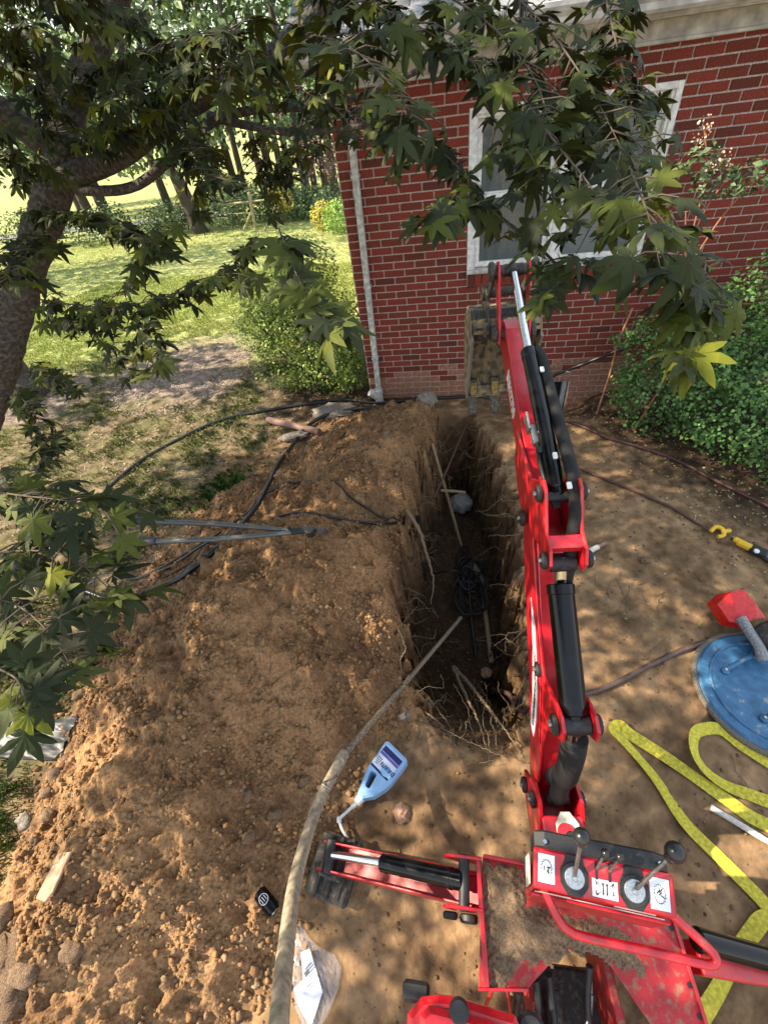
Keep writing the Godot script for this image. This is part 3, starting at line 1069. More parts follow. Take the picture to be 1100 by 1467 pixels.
func build_window(house: Node3D) -> void:
	var w := WX1 - WX0
	var h := WY1 - WY0
	var cy := (WY0 + WY1) / 2
	var cx := (WX0 + WX1) / 2
	var fr := MB.new()
	# brick mould and jambs
	for s in [-1.0, 1.0]:
		fr.box(V(cx + s * (w / 2 - 0.022), cy, -0.015), V(0.044, h, 0.05), Basis(), 0.004)
		fr.box(V(cx + s * (w / 2 - 0.055), cy, -0.06), V(0.024, h - 0.06, 0.10), Basis(), 0.002)
	fr.box(V(cx, WY1 - 0.022, -0.014), V(w - 0.088, 0.044, 0.05), Basis(), 0.004)
	fr.box(V(cx, WY1 - 0.055, -0.061), V(w - 0.134, 0.024, 0.10), Basis(), 0.002)
	fr.box(V(cx, cy, -0.05), V(0.105, h - 0.07, 0.08), Basis(), 0.004)
	fr.box(V(cx, cy, -0.008), V(0.05, h - 0.09, 0.02), Basis(), 0.004)
	var win := obj("window", fr, M.white, house)
	obj("sill", _boxes([[V(cx, WY0 + 0.018, -0.008), V(w + 0.01, 0.036, 0.09)]]), M.white_worn, win)
	for s in [-1.0, 1.0]:
		var mx: float = cx + s * (w / 4 - 0.007)
		var sw := w / 2 - 0.125
		for up in 2:
			var y0: float = WY0 + 0.04 if up == 0 else cy - 0.015
			var y1: float = cy + 0.02 if up == 0 else WY1 - 0.068
			var z: float = -0.055 if up == 0 else -0.082
			var sash := MB.new()
			for q in [-1.0, 1.0]:
				sash.box(V(mx + q * (sw / 2 - 0.020), (y0 + y1) / 2, z), V(0.040, y1 - y0, 0.026), Basis(), 0.003)
			sash.box(V(mx, y0 + 0.022, z + 0.001), V(sw - 0.08, 0.044, 0.026), Basis(), 0.003)
			sash.box(V(mx, y1 - 0.017, z + 0.001), V(sw - 0.08, 0.034, 0.026), Basis(), 0.003)
			obj("sash", sash, M.white, win)
			var g := MB.new()
			g.face([V(mx - sw / 2 + .03, y0 + .03, z), V(mx + sw / 2 - .03, y0 + .03, z), V(mx + sw / 2 - .03, y1 - .025, z), V(mx - sw / 2 + .03, y1 - .025, z)], V(0, 0, 1))
			obj("pane", g, M.glass, win)
	# room behind, closed: left a hanging curtain, right a slatted blind
	var room := MB.new()
	room.face([V(WX0, WY0, -0.9), V(WX1, WY0, -0.9), V(WX1, WY1, -0.9), V(WX0, WY1, -0.9)], V(0, 0, 1))
	room.face([V(WX0, WY0, -0.9), V(WX0, WY0, -0.205), V(WX0, WY1, -0.205), V(WX0, WY1, -0.9)], V(1, 0, 0))
	room.face([V(WX1, WY0, -0.9), V(WX1, WY0, -0.205), V(WX1, WY1, -0.205), V(WX1, WY1, -0.9)], V(-1, 0, 0))
	room.face([V(WX0, WY0, -0.9), V(WX1, WY0, -0.9), V(WX1, WY0, -0.205), V(WX0, WY0, -0.205)], V(0, 1, 0))
	room.face([V(WX0, WY1, -0.9), V(WX1, WY1, -0.9), V(WX1, WY1, -0.205), V(WX0, WY1, -0.205)], V(0, -1, 0))
	obj("room_lining", room, M.dark_room, win)
	var cur := MB.new()
	var pts := []
	for k in 61:
		var t := k / 60.0
		pts.append(V(WX0 + 0.07 + t * 0.66, 0, -0.19 + 0.018 * sin(t * 40.0) + 0.01 * sin(t * 17.0 + 1.0)))
	for k in 60:
		var a: Vector3 = pts[k]
		var b: Vector3 = pts[k + 1]
		cur.face([a + V(0, WY0 + .03, 0), b + V(0, WY0 + .03, 0), b + V(0, WY1 - .1, 0), a + V(0, WY1 - .1, 0)], V(0, 0, 1))
	obj("curtain", cur, M.curtain, win)
	for k in 46:
		var s := MB.new()
		s.box(V(cx + w / 4, WY0 + 0.06 + k * 0.0238, -0.16), V(w / 2 - 0.12, 0.0012, 0.024), Basis(V(1, 0, 0), 0.9))
		obj("blind_slat", s, M.blind, win)

# ---------------------------------------------------------------- the backhoe
func poly(a: Array) -> PackedVector2Array:
	var p := PackedVector2Array()
	for k in range(0, a.size(), 2):
		p.append(Vector2(a[k], a[k + 1]))
	return p

func build_backhoe() -> void:
	var root := thing("mini_backhoe", "small red towable backhoe with black cylinders, its arm reaching over the trench", "excavator", V(1.15, 0, 4.315))
	root.transform = Transform3D(Basis(V(0.99693, 0, -0.07825), V(0, 1, 0), V(0.07825, 0, 0.99693)), V(1.15, 0, 4.315))
	var inv := root.transform.affine_inverse()
	# arm plane: s forward from the post, y up, o to the right
	var A := func(s: float, y: float, o := 0.0) -> Vector3: return V(o, y, -s)
	var side := func(o: float) -> Transform3D: return Transform3D(Basis(V(0, 0, -1), V(0, 1, 0), V(1, 0, 0)), V(o, 0, 0))
	var bolt := func(parent: Node, s: float, y: float, o: float, r := 0.034) -> void:
		var b := MB.new()
		var d := signf(o)
		b.cyl(A.call(s, y, o), A.call(s, y, o + d * 0.020), r, 20, 0.005)
		var head := obj("pin_cap", b, M.rubber, parent)
		var q := MB.new()
		q.cyl(A.call(s, y, o + d * 0.019), A.call(s, y, o + d * 0.030), 0.009, 6)
		q.cyl(A.call(s + 0.016, y - 0.012, o + d * 0.019), A.call(s + 0.016, y - 0.012, o + d * 0.025), 0.006, 6)
		if parent == root:
			obj("bolt", q, M.zinc, head)
		else:
			obj("bolt", q, M.zinc, parent)
	# swing post and its yoke
	var yoke := MB.new()
	for o in [-0.082, 0.082]:
		yoke.prism(poly([0.00, 0.36, 0.10, 0.34, 0.22, 0.37, 0.27, 0.45, 0.22, 0.53, 0.16, 0.67, 0.08, 0.70, 0.02, 0.64, -0.03, 0.52]), side.call(o), 0.016, 0.003)
	yoke.box(A.call(0.02, 0.55), V(0.150, 0.16, 0.02), Basis(V(1, 0, 0), -0.25), 0.003)
	yoke.box(A.call(0.10, 0.39), V(0.150, 0.02, 0.20), Basis(), 0.003)
	yoke.box(A.call(-0.02, 0.645), V(0.16, 0.022, 0.13), Basis(), 0.004)
	yoke.box(A.call(-0.02, 0.36), V(0.16, 0.022, 0.13), Basis(), 0.004)
	yoke.cyl(A.call(-0.02, 0.30), A.call(-0.02, 0.69), 0.035, 20, 0.004)
	var post := obj("swing_post", yoke, M.red, root)
	bolt.call(post, 0.205, 0.45, -0.090)
	bolt.call(post, 0.11, 0.62, -0.090)
	bolt.call(post, 0.205, 0.45, 0.090)
	bolt.call(post, 0.11, 0.62, 0.090)
	var hasp := MB.new()
	hasp.prism(poly([-0.05, -0.06, 0.05, -0.06, 0.045, 0.03, 0.018, 0.07, -0.018, 0.07, -0.045, 0.03]), Transform3D(Basis(V(1, 0, 0), V(0, 0, -1), V(0, 1, 0)), A.call(-0.015, 0.672, 0.012)), 0.012, 0.003)
	obj("pin_plate", hasp, M.white_worn, post)
	var pinm := MB.new()
	pinm.cyl(A.call(-0.035, 0.676, 0.012), A.call(-0.035, 0.700, 0.012), 0.022, 18, 0.004)
	obj("swing_pin", pinm, M.rubber, post)
	# boom: a box beam bent upwards, with ears on its back
	var boom := MB.new()
	var body := poly([0.13, 0.43, 0.19, 0.385, 0.27, 0.42, 0.40, 0.62, 0.52, 0.80, 0.68, 0.985, 0.86, 1.18, 0.97, 1.32, 1.025, 1.43, 1.01, 1.52, 0.95, 1.555, 0.86, 1.515, 0.72, 1.37, 0.52, 1.17, 0.36, 0.96, 0.22, 0.70, 0.14, 0.52])
	boom.prism(body, side.call(0.0), 0.098, 0.004)
	for o in [-0.056, 0.056]:
		boom.prism(poly([0.18, 0.40, 0.26, 0.43, 0.40, 0.66, 0.55, 0.86, 0.70, 1.02, 0.86, 1.19, 0.98, 1.34, 1.02, 1.44, 1.00, 1.51, 0.94, 1.545, 0.88, 1.50, 0.74, 1.37, 0.56, 1.215, 0.42, 1.13, 0.27, 1.235, 0.215, 1.26, 0.165, 1.245, 0.155, 1.19, 0.20, 1.13, 0.265, 0.98, 0.25, 0.80, 0.17, 0.60, 0.135, 0.46]), side.call(o), 0.012, 0.003)
	var bm := obj("boom", boom, M.red, root)
	# weld seams and edges on the beam
	var seam := MB.new()
	seam.tube(curve([A.call(0.27, 0.82, -0.0655), A.call(0.40, 1.05, -0.0655), A.call(0.56, 1.20, -0.0655)]), 0.0035, 6)
	seam.tube(curve([A.call(0.27, 0.82, 0.0655), A.call(0.40, 1.05, 0.0655), A.call(0.56, 1.20, 0.0655)]), 0.0035, 6)
	obj("weld_seam", seam, M.red, bm)
	for o in [-0.063, 0.063]:
		bolt.call(bm, 0.212, 1.195, o, 0.036)
		bolt.call(bm, 0.945, 1.483, o * 1.22, 0.036)
	bolt.call(bm, 0.46, 1.10, -0.060, 0.03)
	# white tapered flash with dark slanted marks along the boom's left side
	var dz := side.call(-0.0632) as Transform3D
	var flash := MB.new()
	flash.prism(poly([0.722, 1.222, 0.613, 1.184, 0.539, 1.116, 0.426, 0.971, 0.384, 0.893, 0.354, 0.81, 0.332, 0.702, 0.397, 0.688, 0.461, 0.873, 0.571, 1.056, 0.652, 1.148]), dz, 0.0016)
	obj("white_flash", flash, M.sticker, bm)
	var marks := MB.new()
	for k in 18:
		var t := k / 17.0
		var a := Vector2(0.372, 0.745).lerp(Vector2(0.535, 1.075), t)
		a += Vector2(0.012, -0.012) * sin(t * PI) * -1.0
		var w := rng.randf_range(0.004, 0.007)
		for e in 2:
			marks.prism(poly([-w - 0.014, -0.004, -w + 0.004, -0.004, w + 0.014, 0.004, w - 0.004, 0.004]), Transform3D(dz.basis * Basis(V(0, 0, 1), rng.randf_range(-0.9, -0.4) + (0.5 if rng.randf() < 0.4 else 0.0)), dz * V(a.x + 0.004 * e, a.y + 0.007 * e, -0.0014)), 0.001)
	obj("slanted_marks", marks, M.print_black, bm)
	# stick
	var stick := MB.new()
	for o in [-0.060, 0.060]:
		stick.prism(poly([0.615, 1.545, 0.595, 1.60, 0.625, 1.645, 0.70, 1.66, 0.79, 1.78, 0.835, 1.79, 0.885, 1.745, 1.0, 1.655, 1.30, 1.66, 1.30, 1.52, 1.18, 1.45, 1.03, 1.405, 0.93, 1.405, 0.88, 1.45, 0.75, 1.535, 0.68, 1.525]), side.call(o), 0.012, 0.003)
	stick.prism(poly([1.02, 1.62, 1.25, 1.665, 1.60, 1.775, 1.88, 1.875, 1.97, 1.885, 2.07, 1.835, 2.075, 1.775, 2.0, 1.74, 1.85, 1.69, 1.60, 1.60, 1.31, 1.51, 1.18, 1.45, 1.05, 1.42]), side.call(0.0), 0.098, 0.004)
	stick.box(A.call(0.88, 1.50), V(0.108, 0.012, 0.34), Basis(V(1, 0, 0), -0.25), 0.002)
	stick.box(A.call(0.675, 1.628), V(0.126, 0.045, 0.05), Basis(V(1, 0, 0), 0.3), 0.005)
	var sk := obj("stick", stick, M.red, root)
	for o in [-0.066, 0.066]:
		bolt.call(sk, 0.632, 1.59, o, 0.032)
		bolt.call(sk, 0.818, 1.74, o, 0.032)
	var tm := TextMesh.new()
	tm.text = "BM12750"
	var sf := SystemFont.new()
	sf.font_names = PackedStringArray(["Droid Sans"])
	sf.font_weight = 700
	tm.font = sf
	tm.font_size = 32
	tm.pixel_size = 0.0016
	tm.depth = 0.002
	var txt := obj("lettering", tm, M.sticker, sk)
	# reads from the tip towards the elbow along the left face
	var dir := (A.call(1.47, 1.63) - A.call(1.72, 1.72) as Vector3).normalized()
	txt.transform = Transform3D(Basis(dir * 1.2, V(-1, 0, 0).cross(dir) * 1.9, V(-1, 0, 0)), A.call(1.595, 1.675, -0.0505))
	# hydraulic cylinders
	var cyl := func(a: Vector3, b: Vector3, r: float, gland: float, c: Vector3, rr: float, mm: Material) -> void:
		var m := MB.new()
		m.cyl(a, b, r, 28, 0.004)
		var d := (b - a).normalized()
		m.cyl(b - d * gland, b + d * 0.006, r * 1.07, 28, 0.004)
		m.cyl(a - d * 0.03, a + d * 0.012, r * 0.8, 20, 0.004)
		var body_ := obj("hydraulic_cylinder", m, mm, root)
		var q := MB.new()
		q.cyl(b, c, rr, 20)
		obj("rod", q, M.chrome, body_)
		var e := MB.new()
		e.cyl(c - d * 0.03, c + d * 0.02, rr * 1.45, 16, 0.004)
		e.cyl(c + V(-0.048, 0, 0), c + V(0.048, 0, 0), rr * 1.5, 18, 0.004)
		obj("rod_eye", e, M.black, body_)
		var eye := MB.new()
		eye.cyl(a - d * 0.03 + V(-0.048, 0, 0), a - d * 0.03 + V(0.048, 0, 0), r * 0.62, 18, 0.004)
		obj("base_eye", eye, M.black, body_)
	cyl.call(A.call(0.115, 0.66), A.call(0.185, 1.08), 0.036, 0.03, A.call(0.212, 1.19), 0.022, M.black_sleeve)
	cyl.call(A.call(0.245, 1.20), A.call(0.622, 1.448), 0.047, 0.035, A.call(0.662, 1.535), 0.023, M.black_gloss)
	cyl.call(A.call(0.86, 1.715), A.call(1.545, 1.915), 0.032, 0.045, A.call(2.06, 2.09), 0.019, M.black_gloss)
	var sleeve := MB.new()
	sleeve.tube(curve([A.call(0.62, 1.40, 0.02), A.call(0.70, 1.60, 0.035), A.call(0.80, 1.74, 0.048), A.call(1.0, 1.785, 0.055), A.call(1.25, 1.83, 0.055), A.call(1.48, 1.90, 0.047), A.call(1.55, 1.915, 0.035)]), 0.0245, 14, true)
	var sv := obj("hose_sleeve", sleeve, M.black_sleeve, root)
	for q in [[1.40, 1.905, 0.058, "sticker"], [0.94, 1.812, 0.024, "sticker"], [0.80, 1.79, 0.045, "sticker"]]:
		var t := MB.new()
		t.box(A.call(q[0], q[1], q[2] - 0.028), V(0.016, 0.010, 0.026), Basis(V(1, 0, 0), 0.3), 0.002)
		obj("white_tag", t, M.sticker, sv)
	var lowsleeve := MB.new()
	lowsleeve.tube(curve([A.call(0.20, 0.62, 0.01), A.call(0.15, 0.80, 0.012), A.call(0.165, 0.98, 0.012), A.call(0.20, 1.10, 0.012)]), [0.044, 0.046, 0.047, 0.047, 0.047, 0.047, 0.046, 0.046, 0.046, 0.046, 0.046, 0.046, 0.045, 0.045, 0.045, 0.045, 0.045, 0.045, 0.045, 0.045, 0.045, 0.045, 0.045, 0.045], 16)
	obj("hose_sleeve", lowsleeve, M.black_sleeve, root)
	# hose manifold on the stick
	var man := MB.new()
	man.box(A.call(1.13, 1.765, -0.018), V(0.062, 0.03, 0.095), Basis(V(1, 0, 0), 0.26), 0.003)
	man.box(A.call(1.19, 1.785, -0.055), V(0.010, 0.05, 0.085), Basis(V(1, 0, 0), 0.26), 0.002)
	man.box(A.call(1.20, 1.795, 0.018), V(0.010, 0.05, 0.085), Basis(V(1, 0, 0), 0.26), 0.002)
	for k in 2:
		man.cyl(A.call(1.11 + 0.045 * k, 1.775 + 0.012 * k, -0.018), A.call(1.11 + 0.045 * k, 1.802 + 0.012 * k, -0.018), 0.013, 12, 0.002)
	var mf := obj("hose_manifold", man, M.zinc, root)
	var fit := MB.new()
	for o in [-0.034, -0.014, 0.006]:
		fit.cyl(A.call(1.08, 1.765, o), A.call(0.98, 1.745, o * 1.2), 0.0095, 8)
		fit.cyl(A.call(1.04, 1.758, o), A.call(1.02, 1.754, o), 0.0125, 6)
		fit.tube(curve([A.call(0.98, 1.745, o * 1.2), A.call(0.90, 1.72, o), A.call(0.83, 1.65, 0.01 + o * .4)]), 0.0085, 8)
	fit.box(A.call(1.03, 1.77, -0.014), V(0.066, 0.02, 0.03), Basis(V(1, 0, 0), 0.26), 0.004)
	obj("hose_fittings", fit, M.black, mf)
	# rocker plates and links that turn the bucket
	for o in [-0.074, 0.074]:
		var p := MB.new()
		p.prism(poly([1.87, 1.80, 1.94, 1.79, 1.965, 1.86, 2.10, 2.06, 2.105, 2.12, 2.06, 2.135, 2.02, 2.11, 1.90, 1.90]), side.call(o), 0.012, 0.003)
		obj("rocker_plate", p, M.red, root)
	for q in [[2.06, 2.09, 0.118, 0.026, 0.045], [1.91, 1.835, 0.105, 0.024, 0.036], [2.045, 1.80, 0.128, 0.024, 0.044], [2.235, 1.925, 0.128, 0.024, 0.040]]:
		var pin := MB.new()
		pin.cyl(A.call(q[0], q[1], -q[2]), A.call(q[0], q[1], q[2]), q[3], 18, 0.003)
		for e in [-1.0, 1.0]:
			pin.cyl(A.call(q[0], q[1], e * (q[2] + 0.002)), A.call(q[0], q[1], e * (q[2] - 0.024)), q[4], 20, 0.006)
		obj("linkage_pin", pin, M.bucket_dark, root)
	for o in [-0.094, 0.094]:
		var l := MB.new()
		l.prism(poly([2.03, 2.075, 2.075, 2.125, 2.26, 1.945, 2.255, 1.90, 2.21, 1.895]), side.call(o), 0.014, 0.003)
		obj("bucket_link", l, M.bucket_dark, root)
	# bucket: side cheeks, curved back, ears, cutting lip, three teeth
	var W := 0.375
	var cheek := poly([2.085, 1.735, 2.13, 1.80, 2.22, 1.835, 2.36, 1.815, 2.47, 1.74, 2.53, 1.62, 2.53, 1.47, 2.47, 1.33, 2.385, 1.235, 2.35, 1.225, 2.30, 1.31, 2.19, 1.52])
	var back := [[2.10, 1.76], [2.14, 1.805], [2.22, 1.832], [2.36, 1.812], [2.467, 1.738], [2.527, 1.62], [2.527, 1.47], [2.467, 1.332], [2.385, 1.237], [2.345, 1.215]]
	var shell := MB.new()
	for k in back.size() - 1:
		var a: Vector3 = A.call(back[k][0], back[k][1])
		var b: Vector3 = A.call(back[k + 1][0], back[k + 1][1])
		var d := (b - a).normalized()
		shell.box((a + b) / 2, V(W - 0.012, 0.009, a.distance_to(b) + 0.006), Basis(V(1, 0, 0), d.cross(V(1, 0, 0)) * -1.0, d) if true else Basis(), 0.0)
	var bk := obj("bucket", shell, M.bucket, root)
	for o in [-W / 2, W / 2]:
		var p := MB.new()
		p.prism(cheek, side.call(o), 0.010, 0.002)
		obj("cheek", p, M.bucket, bk)
		var e := MB.new()
		e.prism(poly([2.07, 1.73, 2.095, 1.745, 2.20, 1.53, 2.31, 1.315, 2.36, 1.225, 2.34, 1.205, 2.285, 1.30, 2.175, 1.515]), side.call(o), 0.016, 0.003)
		obj("side_cutter", e, M.bucket_edge, bk)
	var ears := MB.new()
	for o in [-0.105, 0.105]:
		ears.prism(poly([2.01, 1.77, 2.03, 1.835, 2.08, 1.85, 2.19, 1.95, 2.235, 1.965, 2.275, 1.94, 2.34, 1.80, 2.10, 1.76]), side.call(o), 0.014, 0.003)
	ears.cyl(A.call(2.20, 1.80, -W / 2 + 0.006), A.call(2.20, 1.80, W / 2 - 0.006), 0.045, 18)
	ears.box(A.call(2.13, 1.74), V(W - 0.02, 0.10, 0.012), Basis(V(1, 0, 0), 0.45), 0.003)
	obj("ear", ears, M.bucket_dark, bk)
	var lip := MB.new()
	lip.box(A.call(2.372, 1.235), V(W - 0.005, 0.014, 0.075), Basis(V(1, 0, 0), 1.05), 0.003)
	obj("cutting_lip", lip, M.bucket, bk)
	var bd := (A.call(2.315, 1.09) - A.call(2.40, 1.29) as Vector3).normalized()
	for o in [-0.145, 0.0, 0.145]:
		var t := MB.new()
		var bt := Basis(V(1, 0, 0), V(1, 0, 0).cross(bd) * -1.0, bd)
		var c: Vector3 = A.call(2.375, 1.235, o)
		t.box(c - bd * 0.035, V(0.058, 0.034, 0.10), bt, 0.006)
		t.prism(poly([-0.030, -0.02, 0.030, -0.02, 0.034, 0.09, 0.022, 0.155, -0.022, 0.155, -0.034, 0.09]), Transform3D(Basis(V(1, 0, 0), bd, V(1, 0, 0).cross(bd)), c), 0.030, 0.008)
		var th := obj("tooth", t, M.bucket_tooth, bk)
		var y := MB.new()
		y.prism(poly([-0.022, -0.06, 0.022, -0.06, 0.024, 0.0, 0.012, 0.022, -0.012, 0.022, -0.024, 0.0]), Transform3D(Basis(V(1, 0, 0), bd, V(1, 0, 0).cross(bd)), c + V(1, 0, 0).cross(bd) * -0.0 + (bt.y) * 0.019), 0.012, 0.003)
		obj("tooth_shank", y, M.tooth_yellow, bk)
	# platform and frame
	var F := func(x: float, y: float, z: float) -> Vector3: return inv * V(x, y, z)
	var flat := func(y: float) -> Transform3D: return inv * Transform3D(Basis(V(1, 0, 0), V(0, 0, 1), V(0, -1, 0)), V(0, y, 0))
	var pl := MB.new()
	pl.prism(poly([0.835, 4.415, 1.0, 4.425, 1.36, 4.44, 1.545, 4.50, 1.575, 4.80, 1.60, 5.15, 1.49, 5.15, 1.395, 4.83, 1.262, 4.655, 1.128, 4.665, 0.985, 4.785, 0.806, 4.805]), flat.call(0.445), 0.012, 0.002)
	var pf := obj("platform", pl, M.red_dirty, root)
	var rim := MB.new()
	rim.box(F.call(0.824, 0.458, 4.61), V(0.018, 0.05, 0.385), inv.basis * Basis(V(0, 1, 0), 0.06), 0.002)
	rim.box(F.call(0.918, 0.475, 4.418), V(0.165, 0.06, 0.012), inv.basis * Basis(V(0, 1, 0), -0.06), 0.002)
	rim.box(F.call(0.895, 0.452, 4.80), V(0.18, 0.03, 0.010), inv.basis * Basis(V(0, 1, 0), 0.11), 0.002)
	rim.box(F.call(1.572, 0.43, 4.80), V(0.012, 0.07, 0.62), inv.basis * Basis(V(0, 1, 0), 0.09), 0.002)
	obj("rim", rim, M.red, pf)
	var holes := MB.new()
	for k in 7:
		holes.cyl(F.call(1.535 + 0.008 * k, 0.4515, 4.56 + 0.075 * k), F.call(1.535 + 0.008 * k, 0.4535, 4.56 + 0.075 * k), 0.009, 14)
	obj("hole", holes, M.print_black, pf)
	var legs := MB.new()
	for q in [[0.86, 4.80, 0.82, 4.90], [0.91, 4.795, 0.95, 4.93]]:
		legs.tube([F.call(q[0], 0.44, q[1]), F.call(q[2], 0.16, q[3])], 0.007, 8)
	legs.tube([F.call(0.80, 0.16, 4.93), F.call(1.0, 0.16, 4.91)], 0.006, 8)
	for q in [[1.0, 4.46, 1.0, 4.46], [1.36, 4.48, 1.36, 4.48]]:
		legs.box(F.call(q[0], 0.30, q[1]), V(0.06, 0.30, 0.06), inv.basis, 0.004)
	legs.box(F.call(1.18, 0.24, 4.46), V(0.60, 0.10, 0.10), inv.basis, 0.005)
	obj("frame", legs, M.red, root)
	for q in [[1.31, 0.24, 4.84, 0.62], [1.03, 0.18, 4.92, 0.40]]:
		var rail2 := MB.new()
		rail2.box(F.call(q[0], q[1], q[2]), V(0.03, 0.30, q[3]), inv.basis * Basis(V(0, 1, 0), 0.12), 0.004)
		obj("frame_rail", rail2, M.red_dirty, root)
	# dark engine bay: tank, hoses and a cable with a hook
	var bay := MB.new()
	bay.box(F.call(1.17, 0.06, 4.93), V(0.34, 0.08, 0.44), inv.basis, 0.01)
	bay.cyl(F.call(1.10, 0.22, 4.78), F.call(1.10, 0.22, 5.10), 0.035, 18, 0.005)
	obj("engine_bay", bay, M.black_dusty, root)
	for q in [[[1.02, .40, 4.76], [1.03, .33, 4.84], [1.02, .2, 4.95], [1.05, .15, 5.1]], [[1.22, .42, 4.70], [1.21, .34, 4.80], [1.22, .25, 4.92], [1.2, .2, 5.1]], [[.96, .40, 4.80], [.95, .3, 4.87], [.97, .2, 5.0], [.97, .15, 5.1]], [[1.07, .40, 4.74], [1.08, .34, 4.80], [1.09, .3, 4.92], [1.10, .22, 5.1]]]:
		var p := []
		for e in q:
			p.append(F.call(e[0], e[1], e[2]))
		var hb := MB.new()
		hb.tube(curve(p), 0.013, 10)
		obj("hydraulic_hose", hb, M.black, root)
	var hook := MB.new()
	hook.tube(curve([F.call(1.23, 0.36, 4.74), F.call(1.225, 0.33, 4.80), F.call(1.215, 0.31, 4.84), F.call(1.20, 0.30, 4.865), F.call(1.215, 0.295, 4.88), F.call(1.232, 0.30, 4.868)]), 0.006, 8)
	hook.cyl(F.call(1.228, 0.345, 4.775), F.call(1.218, 0.315, 4.83), 0.009, 10)
	obj("cable_hook", hook, M.steel, root)
	# red engine cover at the lower edge
	var cov := MB.new()
	cov.prism(poly([0.553, 4.90, 0.60, 4.852, 0.66, 4.84, 0.72, 4.838, 0.86, 4.852, 0.93, 4.858, 0.955, 4.90, 0.955, 5.25, 0.553, 5.25]), flat.call(0.46), 0.10, 0.02)
	cov.prism(poly([0.60, 4.895, 0.63, 4.868, 0.84, 4.878, 0.92, 4.90, 0.92, 5.2, 0.60, 5.2]), flat.call(0.52), 0.06, 0.018)
	var cv := obj("engine_cover", cov, M.red, root)
	var cap := MB.new()
	cap.cyl(F.call(0.735, 0.50, 4.868), F.call(0.735, 0.56, 4.868), 0.035, 20, 0.008)
	obj("cap", cap, M.black, cv)
	var muff := MB.new()
	muff.box(F.call(0.575, 0.40, 4.845), V(0.10, 0.08, 0.06), inv.basis, 0.01)
	muff.cyl(F.call(0.985, 0.42, 4.89), F.call(0.985, 0.46, 4.89), 0.05, 24, 0.012)
	obj("engine_block", muff, M.rubber, root)
	# control console
	var t_back := 0.98
	var cb := inv.basis * Basis(V(0, 1, 0), -0.075)
	var tiltb := cb * Basis(V(1, 0, 0), 0.36)
	var cc := V(1.187, 0.958, 4.503)
	var con := MB.new()
	con.box(inv * (cc + V(0, -0.095, 0.002)), V(0.418, 0.15, 0.098), cb, 0.006)
	con.box(inv * cc, V(0.422, 0.030, 0.112), tiltb, 0.006)
	con.box(inv * V(1.17, 0.64, 4.50), V(0.30, 0.40, 0.07), cb, 0.005)
	con.prism(poly([-0.21, -0.19, 0.21, -0.19, 0.21, 0.0, -0.21, 0.0]), Transform3D(cb, inv * V(1.19, 0.86, 4.565)), 0.008, 0.002)
	var cs := obj("console", con, M.red, root)
	var rear := MB.new()
	rear.prism(poly([-0.205, 0.0, -0.175, 0.026, 0.16, 0.028, 0.205, 0.0, 0.205, -0.11, -0.205, -0.11]), Transform3D(cb, inv * V(1.19, 0.972, 4.428)), 0.052, 0.006)
	rear.box(inv * V(1.19, 0.90, 4.455), V(0.40, 0.14, 0.05), cb, 0.004)
	obj("rear_cover", rear, M.black, cs)
	var deck := func(u: float, w: float, lift: float) -> Vector3: return inv * cc + tiltb * V(u, 0.015 + lift, w)
	for sx in [-1.0, 1.0]:
		var b := MB.new()
		b.cyl(inv * V(1.19 + sx * 0.175, 0.99, 4.436 + sx * 0.012), inv * V(1.19 + sx * 0.175, 1.008, 4.436 + sx * 0.012), 0.007, 6)
		obj("bolt", b, M.chrome, cs)
	for q in [[-0.172, -0.004, 0.052, 0.078], [0.006, 0.018, 0.076, 0.048], [0.166, 0.0, 0.056, 0.082]]:
		var b := MB.new()
		b.box(deck.call(q[0], q[1], 0.0012), V(q[2], 0.0016, q[3]), tiltb, 0.0)
		var lb := obj("white_label", b, M.sticker, cs)
	var ink := MB.new()
	for e in [-0.006, 0.006]:
		for d in [-1.0, 1.0]:
			ink.prism(poly([-0.0018, 0.0, 0.0018, 0.0, 0.0018, 0.010, 0.0042, 0.010, 0.0, 0.018, -0.0042, 0.010, -0.0018, 0.010]), Transform3D(tiltb * Basis(V(1, 0, 0), V(0, 0, 1) * d, V(0, -1, 0) * d), deck.call(0.006 + e, 0.018, 0.0024)), 0.001)
	for u in [-0.016, 0.028]:
		for w in [0.006, 0.029]:
			for k in 3:
				var a := rng.randf() * PI
				ink.box(deck.call(u + rng.randf_range(-.005, .005), w + rng.randf_range(-.004, .004), 0.0024), V(0.014, 0.0008, 0.002), tiltb * Basis(V(0, 1, 0), a))
	for q in [[-0.172, -0.004], [0.166, 0.0]]:
		for k in 16:
			var a := TAU * k / 16.0
			ink.box(deck.call(q[0] + cos(a) * 0.016, q[1] + sin(a) * 0.024, 0.0024), V(0.009, 0.0008, 0.0016), tiltb * Basis(V(0, 1, 0), -a + 1.2))
		for k in 5:
			ink.box(deck.call(q[0] + rng.randf_range(-.008, .008), q[1] + rng.randf_range(-.014, .014), 0.0024), V(0.012, 0.0008, 0.003), tiltb * Basis(V(0, 1, 0), rng.randf() * PI))
	obj("label_print", ink, M.print_black, cs)
	for u in [-0.086, 0.092]:
		var gasket := MB.new()
		gasket.prism(poly([-0.043, -0.018, -0.030, -0.040, -0.026, -0.060, 0.026, -0.060, 0.030, -0.040, 0.043, -0.018, 0.043, 0.020, 0.022, 0.050, -0.022, 0.050, -0.043, 0.020]), Transform3D(tiltb * Basis(V(1, 0, 0), V(0, 0, 1), V(0, -1, 0)), deck.call(u, 0.004, 0.001)), 0.006, 0.002)
		gasket.tube([deck.call(u, 0.004, 0.002), deck.call(u, 0.004, 0.009)], 0.041, 28)
		obj("lever_boot", gasket, M.rubber, cs)
		var discs := MB.new()
		discs.cyl(deck.call(u, 0.004, 0.007), deck.call(u, 0.004, 0.012), 0.031, 28, 0.002)
